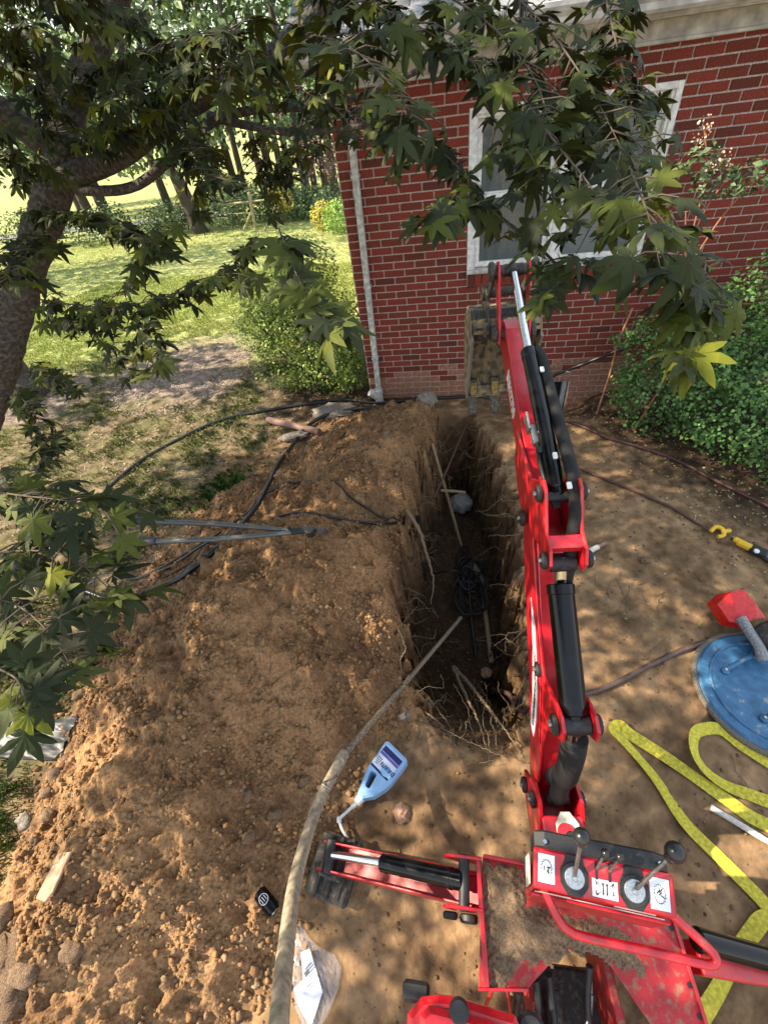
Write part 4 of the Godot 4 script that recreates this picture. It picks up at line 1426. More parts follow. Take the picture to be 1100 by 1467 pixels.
		for k in 3:
			var a := TAU * k / 3.0 + 0.4
			discs.cyl(deck.call(u + cos(a) * 0.021, 0.004 + sin(a) * 0.021, 0.012), deck.call(u + cos(a) * 0.021, 0.004 + sin(a) * 0.021, 0.015), 0.0035, 6)
		discs.cyl(deck.call(u, 0.004, 0.012), deck.call(u, 0.004, 0.022), 0.008, 12, 0.002)
		obj("lever_disc", discs, M.zinc, cs)
	for u in [-0.018, 0.022]:
		var slot := MB.new()
		slot.box(deck.call(u, -0.028, 0.001), V(0.008, 0.003, 0.05), tiltb)
		obj("lever_slot", slot, M.rubber, cs)
	var stripes := MB.new()
	stripes.box(inv * V(1.175, 0.905, 4.562), V(0.39, 0.010, 0.0024), cb)
	stripes.box(inv * V(1.04, 0.925, 4.553), V(0.10, 0.010, 0.0024), cb)
	stripes.box(inv * V(1.28, 0.925, 4.566), V(0.12, 0.010, 0.0024), cb)
	obj("stripe", stripes, M.grey_stripe, cs)
	var sp := MB.new()
	sp.box(inv * V(0.9665, 0.885, 4.49), V(0.0024, 0.11, 0.085), cb)
	obj("side_label", sp, M.white_worn, cs)
	for q in [[-0.086, V(1.105, 1.15, 4.425), 0.026], [0.092, V(1.366, 1.15, 4.437), 0.029], [-0.018, V(1.189, 1.06, 4.446), 0.014], [0.022, V(1.231, 1.06, 4.451), 0.014]]:
		var small: bool = q[2] < 0.02
		var a: Vector3 = deck.call(q[0], 0.004 if not small else -0.032, 0.004)
		var k: Vector3 = inv * (q[1] as Vector3)
		var r := MB.new()
		r.tube([a, a.lerp(k, 0.5), k], 0.0065 if not small else 0.0042, 12)
		var j := obj("control_lever", r, M.steel, root)
		var kn := MB.new()
		var up := (k - a).normalized()
		kn.blob(k, V(q[2], q[2] * 1.05, q[2]), Basis(up.cross(V(0, 0, 1)).normalized(), up, up.cross(V(0, 0, 1)).normalized().cross(up)), 14, 20)
		kn.cyl(k - up * q[2] * 1.25, k - up * q[2] * 0.6, q[2] * 0.5, 14)
		obj("knob", kn, M.rubber_gloss, j)
	# bent grab rail round the console
	var rail := MB.new()
	var rp := []
	for e in [[1.005, .915, 4.525], [1.035, .89, 4.586], [1.06, .872, 4.618], [1.085, .862, 4.632], [1.126, .855, 4.641], [1.30, .85, 4.652], [1.455, .85, 4.662], [1.492, .85, 4.664], [1.508, .855, 4.655], [1.505, .865, 4.64], [1.47, .88, 4.612], [1.386, .915, 4.556]]:
		rp.append(F.call(e[0], e[1], e[2]))
	rail.tube(curve(rp, 0.012), 0.0135, 16)
	obj("grab_rail", rail, M.red, root)
	# left stabiliser: red channel, cylinder, foot
	var arm := MB.new()
	var a0: Vector3 = F.call(0.83, 0.40, 4.525)
	var a1: Vector3 = F.call(0.10, 0.12, 4.445)
	var ad := (a1 - a0).normalized()
	var ax := ad.cross(V(0, 1, 0)).normalized()
	var ab := Basis(ax, ax.cross(ad) * -1.0, ad)
	if ab.y.y < 0:
		ab = Basis(-ab.x, -ab.y, ab.z)
	var len_ := a0.distance_to(a1)
	arm.box((a0 + a1) / 2 - ab.y * 0.03, V(0.105, 0.01, len_), ab, 0.002)
	for o in [-0.056, 0.056]:
		arm.box((a0 + a1) / 2 + ab.x * o + ab.y * 0.0, V(0.010, 0.085, len_), ab, 0.003)
		arm.cyl(a1 + ab.x * (o - 0.005), a1 + ab.x * (o + 0.005), 0.05, 20)
	var st := obj("stabiliser", arm, M.red, root)
	var lug := MB.new()
	for z in [4.425, 4.59]:
		lug.prism(poly([0, -0.06, 0.10, -0.05, 0.16, 0.02, 0.13, 0.07, 0, 0.07]), inv * Transform3D(Basis(V(-1, 0, 0), V(0, 1, 0), V(0, 0, -1)), V(0.828, 0.44, z)), 0.012, 0.003)
	obj("lug", lug, M.red, st)
	var pn := MB.new()
	pn.cyl(F.call(0.755, 0.485, 4.415), F.call(0.755, 0.485, 4.60), 0.022, 18, 0.004)
	pn.cyl(F.call(0.70, 0.40, 4.60), F.call(0.70, 0.40, 4.625), 0.03, 18, 0.006)
	pn.cyl(F.call(0.775, 0.40, 4.60), F.call(0.775, 0.40, 4.63), 0.036, 18, 0.006)
	pn.cyl(F.call(0.105, 0.15, 4.375), F.call(0.105, 0.15, 4.515), 0.033, 18, 0.005)
	obj("pin", pn, M.black, st)
	var sc := MB.new()
	var c0: Vector3 = F.call(0.755, 0.485, 4.505)
	var c1: Vector3 = F.call(0.385, 0.30, 4.458)
	var c2: Vector3 = F.call(0.125, 0.172, 4.44)
	sc.cyl(c0, c1, 0.036, 24, 0.005)
	sc.cyl(c0.lerp(c1, 0.12), c0.lerp(c1, 0.17), 0.039, 24, 0.003)
	var scy := obj("hydraulic_cylinder", sc, M.black_gloss, root)
	var sr := MB.new()
	sr.cyl(c1, c2, 0.019, 20)
	obj("rod", sr, M.chrome, scy)
	var foot := MB.new()
	foot.box(F.call(0.115, 0.05, 4.475), V(0.23, 0.055, 0.27), inv.basis * Basis(V(0, 1, 0), -0.2) * Basis(V(0, 0, 1), 0.10), 0.015)
	foot.box(F.call(0.125, 0.10, 4.455), V(0.12, 0.06, 0.15), inv.basis * Basis(V(0, 1, 0), -0.2), 0.008)
	for k in 3:
		foot.box(F.call(0.06 + k * 0.06, 0.085, 4.475), V(0.02, 0.02, 0.26), inv.basis * Basis(V(0, 1, 0), -0.2), 0.004)
	obj("foot", foot, M.black_dusty, st)
	# right stabiliser, leaving the picture
	var ra := MB.new()
	ra.cyl(F.call(1.60, 0.49, 4.585), F.call(2.25, 0.22, 4.63), 0.040, 24, 0.005)
	obj("hydraulic_cylinder", ra, M.black_gloss, root)
	var rr := MB.new()
	rr.box(F.call(1.93, 0.27, 4.63), V(0.70, 0.07, 0.10), inv.basis * Basis(V(0, 0, 1), -0.38), 0.004)
	rr.box(F.call(2.34, 0.05, 4.63), V(0.22, 0.06, 0.26), inv.basis, 0.01)
	obj("stabiliser", rr, M.red, root)
	# soil spilt over the platform
	var dirt := MB.new()
	var nn := 70
	var at := {}
	var ply := poly([0.85, 4.44, 0.97, 4.435, 1.0, 4.56, 1.36, 4.60, 1.40, 4.70, 1.30, 4.672, 1.255, 4.652, 1.13, 4.655, 1.08, 4.70, 1.0, 4.705, 0.935, 4.715, 0.905, 4.78, 0.862, 4.79, 0.848, 4.62])
	var hh := func(x: float, z: float) -> float:
		var d := 1.0
		var m := ply.size()
		for k in m:
			d = minf(d, Geometry2D.get_closest_point_to_segment(Vector2(x, z), ply[k], ply[(k + 1) % m]).distance_to(Vector2(x, z)))
		if not Geometry2D.is_point_in_polygon(Vector2(x, z), ply):
			d = -d
		d += 0.02 * n_mid.get_noise_2d(x * 260, z * 260) + 0.012 * n_fine.get_noise_2d(x * 250, z * 250)
		return 0.4515 + clampf(d * 0.45 + 0.006, -0.01, 0.022) + 0.004 * n_fine.get_noise_2d(x * 160, z * 160) + 0.007 * n_mid.get_noise_2d(x * 160, z * 160) - 0.001
	var st2 := 0.0055
	var cx := int(0.62 / st2)
	var cz := int(0.42 / st2)
	var g := PackedFloat32Array()
	g.resize((cx + 1) * (cz + 1))
	for j in cz + 1:
		for i in cx + 1:
			g[j * (cx + 1) + i] = hh.call(0.82 + i * st2, 4.41 + j * st2)
	var idx := PackedInt32Array()
	idx.resize(g.size())
	idx.fill(-1)
	for j in range(1, cz - 1):
		for i in range(1, cx - 1):
			var k := j * (cx + 1) + i
			if maxf(maxf(g[k], g[k + 1]), maxf(g[k + cx + 1], g[k + cx + 2])) < 0.4515:
				continue
			for q in [k, k + 1, k + cx + 1, k + cx + 2]:
				if idx[q] < 0:
					idx[q] = dirt.v.size()
					var qi: int = q % (cx + 1)
					var qj: int = q / (cx + 1)
					dirt.v.append(V(0.82 + qi * st2, g[q], 4.41 + qj * st2))
					dirt.n.append(V(g[q - 1] - g[q + 1], 2 * st2, g[q - cx - 1] - g[q + cx + 1]).normalized())
					dirt.c.append(Color(0.30, 0.205, 0.13) * (1.0 + 0.25 * n_mid.get_noise_2d(qi * 3.0, qj * 3.0)))
			dirt.ix.append_array([idx[k], idx[k + 1], idx[k + cx + 1], idx[k + 1], idx[k + cx + 2], idx[k + cx + 1]])
	var spill := obj("spilt_soil", dirt, M.clod)
	kind(spill, "stuff")
	tag(spill, "thin layer of dry brown soil spilt over the backhoe's red platform", "soil")

# ---------------------------------------------------------------- plants
func maple_leaf(droop: float, fold: float, seed_: int) -> ArrayMesh:
	var r := RandomNumberGenerator.new()
	r.seed = seed_
	var mb := MB.new()
	var ang := [-142.0, -92.0, -45.0, 0.0, 45.0, 92.0, 142.0]
	var lens := [0.42, 0.72, 0.94, 1.0, 0.94, 0.72, 0.42]
	var at := func(a: float, l: float) -> Vector3:
		var t := deg_to_rad(a)
		var x := sin(t) * l
		var y := cos(t) * l
		return V(x, y, -droop * l * l * (0.7 + 0.3 * cos(t)) - fold * absf(x) + 0.10 * sin(x * 5.0 + seed_) * l * l)
	var c := V(0, 0, 0)
	for k in 7:
		var a: float = ang[k] + r.randf_range(-5, 5)
		var l: float = lens[k] * r.randf_range(0.82, 1.08)
		var sl: Vector3 = at.call(ang[k] - 23.0, 0.36)
		var sr: Vector3 = at.call(ang[k] + 23.0, 0.36)
		var hl: Vector3 = at.call(a - 16.0, l * 0.58)
		var hr: Vector3 = at.call(a + 16.0, l * 0.58)
		var ml: Vector3 = at.call(a - 7.5, l * 0.80)
		var mr: Vector3 = at.call(a + 7.5, l * 0.80)
		var md: Vector3 = at.call(a, l * 0.56) + V(0, 0, 0.03)
		var tp: Vector3 = at.call(a, l)
		var w := V(0, 0, 1)
		mb.face([c, sl, hl], w)
		mb.face([c, hl, md], w)
		mb.face([c, md, hr], w)
		mb.face([c, hr, sr], w)
		mb.face([hl, ml, md], w)
		mb.face([md, ml, tp], w)
		mb.face([md, tp, mr], w)
		mb.face([md, mr, hr], w)
	mb.face([V(-0.012, 0, 0), V(0.012, 0, 0), V(0.008, -0.45, -0.06)], V(0, 0, 1))
	mb.face([V(-0.012, 0, 0), V(-0.008, -0.45, -0.06), V(0.008, -0.45, -0.06)], V(0, 0, 1))
	for k in mb.n.size():
		mb.n[k] = (mb.n[k] + V(0, 0, 0.6)).normalized()
	return mb.mesh()

# twigs of the maple: radius, scatter of the leaves, gap between leaf pairs, points
const TWIGS := [
	[0.006, 0.09, 0.035, [Vector3(0.27,2.99,2.96), Vector3(0.48,2.93,3.34), Vector3(0.58,2.87,3.49), Vector3(0.63,2.82,3.56)]],
	[0.005, 0.1, 0.035, [Vector3(0.32,3.07,2.93), Vector3(0.53,2.99,3.19), Vector3(0.66,2.93,3.29), Vector3(0.78,2.86,3.33)]],
	[0.005, 0.1, 0.05, [Vector3(0.66,3.01,3.06), Vector3(0.79,2.93,3.19), Vector3(0.88,2.84,3.33), Vector3(0.91,2.76,3.48), Vector3(0.93,2.68,3.55)]],
	[0.005, 0.1, 0.045, [Vector3(0.82,3.00,3.03), Vector3(0.93,2.90,3.19), Vector3(1.01,2.80,3.34), Vector3(1.06,2.71,3.50)]],
	[0.005, 0.09, 0.035, [Vector3(1.09,2.98,2.85), Vector3(1.11,2.87,3.03), Vector3(1.13,2.76,3.21), Vector3(1.16,2.67,3.37)]],
	[0.005, 0.08, 0.045, [Vector3(0.85,2.82,3.36), Vector3(0.91,2.75,3.53), Vector3(0.97,2.69,3.64), Vector3(1.01,2.64,3.72)]],
	[0.004, 0.07, 0.07, [Vector3(0.78,2.80,3.25), Vector3(0.85,2.72,3.39), Vector3(0.92,2.65,3.51), Vector3(0.93,2.61,3.63)]],
	[0.004, 0.06, 0.035, [Vector3(1.02,2.72,3.71), Vector3(1.01,2.69,3.89), Vector3(1.01,2.65,3.99)]],
	[0.004, 0.05, 0.04, [Vector3(1.09,2.66,3.75), Vector3(1.10,2.61,3.92), Vector3(1.11,2.58,3.98)]],
	[0.004, 0.04, 0.045, [Vector3(1.12,2.61,3.88), Vector3(1.08,2.56,4.01), Vector3(1.06,2.54,4.06)]],
	[0.004, 0.03, 0.05, [Vector3(0.53,2.77,3.05), Vector3(0.65,2.73,3.21), Vector3(0.74,2.68,3.38), Vector3(0.77,2.65,3.48)]],
	[0.003, 0.03, 0.09, [Vector3(0.77,2.65,3.48), Vector3(0.88,2.58,3.60), Vector3(0.93,2.56,3.68), Vector3(0.99,2.57,3.69)]],
	[0.002, 0.03, 0.03, [Vector3(0.77,2.65,3.48), Vector3(0.71,2.68,3.61), Vector3(0.66,2.68,3.72)]],
	[0.002, 0.012, 0.04, [Vector3(0.93,2.56,3.68), Vector3(0.90,2.56,3.79), Vector3(0.87,2.56,3.85)]],
	[0.002, 0.01, 0.05, [Vector3(0.51,2.81,3.16), Vector3(0.57,2.75,3.32), Vector3(0.58,2.72,3.38)]],
	[0.003, 0.025, 0.045, [Vector3(0.35,2.68,3.69), Vector3(0.44,2.64,3.90), Vector3(0.53,2.62,4.04)]],
	[0.006, 0.07, 0.052, [Vector3(-1.09,2.32,2.87), Vector3(-0.65,2.35,3.10), Vector3(-0.30,2.41,3.25), Vector3(-0.06,2.47,3.28), Vector3(0.09,2.55,3.23)]],
	[0.004, 0.07, 0.052, [Vector3(-0.88,2.25,3.04), Vector3(-0.56,2.38,3.12), Vector3(-0.35,2.51,3.15), Vector3(-0.22,2.61,3.17)]],
	[0.004, 0.06, 0.052, [Vector3(-0.31,2.37,3.22), Vector3(-0.16,2.45,3.25), Vector3(0.03,2.49,3.31), Vector3(0.13,2.48,3.36)]],
	[0.003, 0.05, 0.052, [Vector3(-1.09,2.25,2.94), Vector3(-0.78,2.29,3.04), Vector3(-0.56,2.27,3.23), Vector3(-0.42,2.21,3.40)]],
	[0.003, 0.05, 0.03, [Vector3(-0.39,2.38,3.22), Vector3(-0.26,2.37,3.43), Vector3(-0.19,2.32,3.53)]],
	[0.003, 0.06, 0.03, [Vector3(-1.15,2.60,2.59), Vector3(-0.68,2.60,2.85), Vector3(-0.47,2.57,2.98), Vector3(-0.25,2.54,3.18)]],
	[0.003, 0.05, 0.03, [Vector3(-1.40,1.97,3.01), Vector3(-1.12,1.98,3.23), Vector3(-0.97,1.94,3.38), Vector3(-0.90,1.93,3.51)]],
	[0.002, 0.04, 0.035, [Vector3(-1.33,2.05,2.91), Vector3(-1.03,2.07,3.11), Vector3(-0.85,2.07,3.22)]],
	[0.005, 0.08, 0.03, [Vector3(-0.49,2.26,4.03), Vector3(-0.23,2.32,4.12), Vector3(-0.05,2.35,4.17), Vector3(0.05,2.33,4.19)]],
	[0.005, 0.08, 0.03, [Vector3(-0.38,2.20,4.21), Vector3(-0.21,2.25,4.22), Vector3(-0.05,2.27,4.25), Vector3(0.05,2.22,4.30)]],
	[0.004, 0.07, 0.035, [Vector3(-0.23,2.25,4.34), Vector3(-0.10,2.27,4.36), Vector3(0.01,2.27,4.41), Vector3(0.07,2.23,4.46)]],
	[0.004, 0.05, 0.045, [Vector3(-0.06,2.28,4.48), Vector3(0.05,2.30,4.51), Vector3(0.11,2.30,4.56)]],
	[0.006, 0.12, 0.042, [Vector3(-0.94,2.94,2.19), Vector3(-0.44,3.00,2.60), Vector3(-0.12,3.00,2.81), Vector3(0.14,3.00,3.05)]],
	[0.006, 0.12, 0.042, [Vector3(-1.00,2.78,2.38), Vector3(-0.73,2.97,2.70), Vector3(-0.52,3.08,2.98)]],
	[0.006, 0.12, 0.042, [Vector3(-0.68,2.74,2.49), Vector3(-0.32,2.87,2.71), Vector3(-0.01,2.93,2.93), Vector3(0.18,2.96,3.08)]],
	[0.005, 0.12, 0.042, [Vector3(-1.09,2.70,2.48), Vector3(-0.92,2.80,2.77), Vector3(-0.84,2.89,2.95)]],
	[0.005, 0.1, 0.042, [Vector3(-0.42,2.82,2.42), Vector3(-0.19,2.74,2.82), Vector3(-0.09,2.68,3.00)]],
	[0.005, 0.12, 0.042, [Vector3(-0.46,3.10,2.36), Vector3(-0.42,3.11,2.77), Vector3(-0.40,3.14,3.03)]],
	[0.005, 0.12, 0.042, [Vector3(-0.15,2.91,2.41), Vector3(0.13,2.89,2.72), Vector3(0.28,2.84,2.89)]],
	[0.005, 0.12, 0.042, [Vector3(-0.83,2.78,2.49), Vector3(-0.49,2.86,2.76), Vector3(-0.29,2.93,2.93)]],
	[0.005, 0.1, 0.042, [Vector3(-1.18,2.51,2.55), Vector3(-0.99,2.54,2.91), Vector3(-0.85,2.50,3.21)]],
	[0.004, 0.08, 0.03, [Vector3(0.14,2.79,2.46), Vector3(0.29,2.80,2.64), Vector3(0.43,2.75,2.80), Vector3(0.51,2.72,2.89)]],
	[0.004, 0.12, 0.03, [Vector3(-0.08,2.74,2.35), Vector3(-0.19,2.63,2.20), Vector3(-0.17,2.49,2.19)]],
	[0.004, 0.12, 0.03, [Vector3(-0.36,2.75,2.26), Vector3(-0.50,2.60,2.16), Vector3(-0.59,2.46,2.17)]],
	[0.004, 0.12, 0.03, [Vector3(0.09,2.71,2.34), Vector3(-0.00,2.63,2.16), Vector3(-0.14,2.56,2.12)]],
]

func build_maple() -> void:
	var tree := thing("maple_tree", "leaning grey-barked maple with dark star-shaped leaves in front of the house", "tree", V(-3.0, 0, 3.55))
	var o0 := -tree.position
	var wood := func(called: String, p: Array, r: Array, sides := 14) -> MeshInstance3D:
		var c := curve(p, 0.05)
		var m := MB.new()
		var rr := []
		var q := []
		for k in c.size():
			var t := float(k) / (c.size() - 1) * (r.size() - 1)
			var b := mini(int(t), r.size() - 2)
			var rad: float = lerpf(r[b], r[b + 1], t - b)
			rr.append(rad * (1.0 + 0.05 * n_mid.get_noise_2d(k * 11.0, p[0].x * 300)))
			q.append(c[k] + o0 + V(n_low.get_noise_2d(k * 6.0, p[0].z * 100), 0, n_low.get_noise_2d(k * 6.0, p[0].x * 100 + 50)) * rad * 0.16)
		m.tube(q, rr, sides, true)
		# fluted bark
		for k in m.v.size():
			var d := m.n[k]
			m.v[k] += d * (n_mid.get_noise_3dv(m.v[k] * V(420, 50, 420)) * 0.07 * (rr[mini(k / sides, rr.size() - 1)] as float))
		return obj(called, m, M.bark, tree)
	wood.call("trunk", [V(-3.05, -0.1, 3.62), V(-2.75, 0.45, 3.42), V(-2.40, 1.06, 3.17), V(-2.06, 1.55, 2.95), V(-1.76, 1.94, 2.70), V(-1.50, 2.29, 2.48), V(-1.20, 2.62, 2.32), V(-1.07, 2.80, 2.26)], [0.16, 0.12, 0.105, 0.096, 0.090, 0.084, 0.078, 0.075], 20)
	wood.call("trunk", [V(-1.82, 1.75, 2.78), V(-1.95, 2.12, 2.55), V(-1.93, 2.5, 2.4), V(-2.05, 2.95, 2.25), V(-2.2, 3.6, 2.1)], [0.065, 0.055, 0.05, 0.045, 0.035])
	wood.call("limb", [V(-1.15, 2.66, 2.32), V(-0.76, 2.72, 2.38), V(-0.45, 2.83, 2.35), V(-0.17, 2.90, 2.35), V(0.06, 2.96, 2.40), V(0.26, 3.06, 2.39), V(0.40, 3.2, 2.42), V(0.55, 3.5, 2.5)], [0.055, 0.048, 0.044, 0.040, 0.036, 0.032, 0.028, 0.02])
	wood.call("limb", [V(-1.07, 2.78, 2.26), V(-0.98, 2.95, 2.13), V(-0.82, 3.1, 2.03), V(-0.63, 3.3, 1.98), V(-0.4, 3.8, 2.0)], [0.072, 0.06, 0.05, 0.042, 0.03])
	wood.call("limb", [V(-1.12, 2.75, 2.27), V(-1.3, 3.1, 2.5), V(-1.6, 3.6, 2.9), V(-2.0, 4.1, 3.3)], [0.06, 0.05, 0.04, 0.025])
	wood.call("limb", [V(-1.05, 2.62, 2.36), V(-0.7, 2.62, 2.42), V(-0.31, 2.78, 2.41), V(-0.09, 2.81, 2.42), V(0.14, 2.80, 2.46), V(0.38, 2.81, 2.47), V(0.6, 2.86, 2.45)], [0.022, 0.021, 0.020, 0.017, 0.014, 0.012, 0.009], 10)
	wood.call("limb", [V(-0.28, 2.81, 2.40), V(0.01, 2.76, 2.60), V(0.23, 2.75, 2.78), V(0.52, 2.76, 2.99), V(0.65, 2.72, 3.14), V(0.74, 2.67, 3.32), V(0.78, 2.63, 3.42), V(0.89, 2.57, 3.54), V(0.94, 2.54, 3.63)], [0.018, 0.015, 0.012, 0.009, 0.007, 0.006, 0.005, 0.004, 0.003], 8)
	wood.call("limb", [V(-1.75, 1.85, 2.72), V(-1.9, 2.1, 3.0), V(-2.1, 2.35, 3.3)], [0.035, 0.028, 0.02], 10)
	wood.call("limb", [V(-0.6, 3.25, 2.0), V(-0.2, 3.35, 2.9), V(0.2, 3.4, 3.6), V(0.6, 3.5, 4.4)], [0.04, 0.032, 0.026, 0.018], 10)
	wood.call("limb", [V(-1.9, 4.0, 3.2), V(-1.8, 3.9, 4.2), V(-1.4, 3.9, 5.0)], [0.035, 0.03, 0.02], 10)
	var shapes := []
	for k in 9:
		shapes.append(maple_leaf([0.10, 0.25, 0.45, 0.18, 0.65, 0.3, 0.55, 0.05, 0.35][k], [0.05, 0.25, 0.0, 0.40, 0.15, 0.55, 0.3, 0.1, -0.15][k], 30 + k))
	var leaves := []
	var sprig := func(p: Vector3, out: Vector3, s: float, yellow: float) -> void:
		var nrm := (V(0, 0.75, 0) + rdir() * 0.55 + out * 0.25).normalized()
		var tip := (out * 0.7 + V(0, -0.75, 0) + rdir() * 0.35).normalized()
		var b := facing(nrm, tip, s)
		var m := 4 if rng.randf() < yellow else rng.randi() % 4
		leaves.append([Transform3D(b, p + o0), s * seen(p), rng.randi() % 9, m])
	for t in TWIGS:
		var pts := curve(t[3], 0.02)
		var tw := MB.new()
		var r: float = t[0]
		var rr := []
		for k in pts.size():
			rr.append(r * 0.62 * (1.0 - 0.75 * k / pts.size()))
			pts[k] += o0
		tw.tube(pts, rr, 6)
		# thin side shoots that carry the leaves
		var far: bool = (pts[-1] - o0).z < 2.7
		var k := 2
		var gap := maxi(1, int(t[2] / 0.02 + 0.5))
		while k < pts.size():
			var p: Vector3 = pts[k]
			var d: Vector3 = (pts[k] - pts[k - 1]).normalized()
			for sd in [-1.0, 1.0]:
				var out = (d.cross(V(0, 1, 0)).normalized() * sd + d * 0.6 + rdir() * 0.6).normalized()
				var reach: float = t[1] * rng.randf_range(0.15, 1.0)
				var e = p + out * reach + V(0, -0.25 * reach, 0)
				if reach > 0.03:
					tw.tube([p, p.lerp(e, 0.5) + V(0, 0.1 * reach, 0), e], [0.0022, 0.0016, 0.001], 4, false)
				var s := rng.randf_range(0.038, 0.072)
				if t[1] > 0.085:
					sprig.call(e - o0, out, s, 0.06)
					if rng.randf() < 0.6:
						sprig.call(p.lerp(e, 0.5) - o0, out.cross(V(0, 1, 0)), s * 0.8, 0.06)
				else:
					sprig.call(e - o0, out, s, 0.05)
			k += gap
		# a last leaf at the very end
		sprig.call(pts[-1] - o0, (pts[-1] - pts[-3]).normalized(), 0.05, 0.05)
		obj("twig", tw, M.twig, tree)
	# the crown overhead: leaves in loose clumps round the upper limbs
	var clumps := []
	for k in 1000:
		var a := rng.randf() * TAU
		var q := sqrt(rng.randf())
		var c := V(-1.7 + cos(a) * q * 3.4, 0, 2.9 + sin(a) * q * 3.1)
		var lift := 0.9 * (1.0 - q * q)
		c.y = rng.randf_range(3.25 + 0.15 * q, 3.7 + 1.2 * lift)
		if c.z < 0.6 and c.x > -0.5:
			continue
		if c.x > -0.4 and rng.randf() < 0.55:
			continue
		if c.y < 3.45 and c.z < 1.2:
			continue
		clumps.append(c)
	for c in clumps:
		var thick := n_patch.get_noise_3dv((c as Vector3) * 70.0)
		if thick < -0.30:
			continue
		for k in 30:
			var d := rdir()
			sprig.call(c + d * V(0.30, 0.13, 0.30) * rng.randf_range(0.3, 1.0), V(d.x, 0, d.z).normalized(), rng.randf_range(0.04, 0.065), 0.05)
	leaves.sort_custom(func(x, y): return x[1] > y[1])
	var sets := {}
	for k in leaves.size():
		var l: Array = leaves[k]
		if k < 298:
			var o := obj("leaf", shapes[l[2]], M["maple%d" % l[3]], tree)
			o.transform = l[0]
		else:
			var key := "%d%d" % [l[2] % 5, l[3]]
			if not sets.has(key):
				sets[key] = []
			sets[key].append(l[0])
	for key in sets:
		many("foliage", shapes[int(key[0])], M["maple%d" % int(key[1])], sets[key], [], tree)

func small_leaf(round_: float) -> ArrayMesh:
	var mb := MB.new()
	var w := 0.30 + 0.2 * round_
	for s in [-1.0, 1.0]:
		mb.face([V(0, 0, 0), V(s * w, 0.42, 0.10), V(0, 0.55, 0)], V(0, 0, 1))
		mb.face([V(0, 0.55, 0), V(s * w, 0.42, 0.10), V(0, 1.0, -0.06)], V(0, 0, 1))
	for k in mb.n.size():
		mb.n[k] = (mb.n[k] + V(0, 0, 0.5)).normalized()
	return mb.mesh()

# a leafy mass as the union of balls: leaves near their skins, gaps where the noise is low
func leafy(parent: Node, called: String, balls: Array, count: int, size: float, c0: Color, c1: Color, round_ := 0.5, gap := -0.15, up := 0.5, mesh: ArrayMesh = null) -> void:
	var total := 0.0
	for b in balls:
		total += b[1].x * b[1].z + b[1].x * b[1].y
	var xf := []
	var cs := []
	for b in balls:
		var r: Vector3 = b[1]
		var n := int(count * (r.x * r.z + r.x * r.y) / total)
		for k in n:
			var d := rdir()
			var p: Vector3 = b[0] + d * r * (0.35 + 0.72 * pow(rng.randf(), 0.45))
			var nn := n_patch.get_noise_3dv(p * (70.0 / maxf(r.x, 0.25)) + V(300, 0, 0))
			if nn < gap or (p - (parent as Node3D).position * 0.0).y < slope_down(p.z) + 0.02:
				continue
			var nrm := (d * 0.7 + V(0, up, 0) + rdir() * 0.7).normalized()
			var s := size * rng.randf_range(0.6, 1.25)
			xf.append(Transform3D(facing(nrm, rdir() + d * 0.6, s), p - (parent as Node3D).position))
			cs.append(c0.lerp(c1, clampf(rng.randf() * 0.8 + nn * 0.5, 0, 1)) * rng.randf_range(0.75, 1.2))
	many(called, mesh if mesh else small_leaf(round_), M.leaf, xf, cs, parent)

func stems(parent: Node3D, base: Vector3, tops: Array, r: float, m: Material) -> void:
	for t in tops:
		var a: Vector3 = base + V(rng.randf_range(-.12, .12), 0, rng.randf_range(-.12, .12))
		var mid: Vector3 = a.lerp(t, 0.5) + rdir() * 0.06
		var b := MB.new()
		b.tube(curve([a - parent.position, mid - parent.position, t - parent.position], 0.08), r, 6)
		obj("stem", b, m, parent)

# small uneven sprays that stand out of a shrub's outline
func sprays(centres: Array, n: int, reach: float) -> Array:
	var out := []
	for k in n:
		var d := rdir()
		d.y = absf(d.y) * 0.9 - 0.2
		var c: Vector3 = centres[rng.randi() % centres.size()] + d * reach * rng.randf_range(0.7, 1.1)
		if c.y > 0.1 and c.z > 0.12:
			out.append([c, V(rng.randf_range(0.07, 0.16), rng.randf_range(0.05, 0.10), rng.randf_range(0.07, 0.16))])
	return out

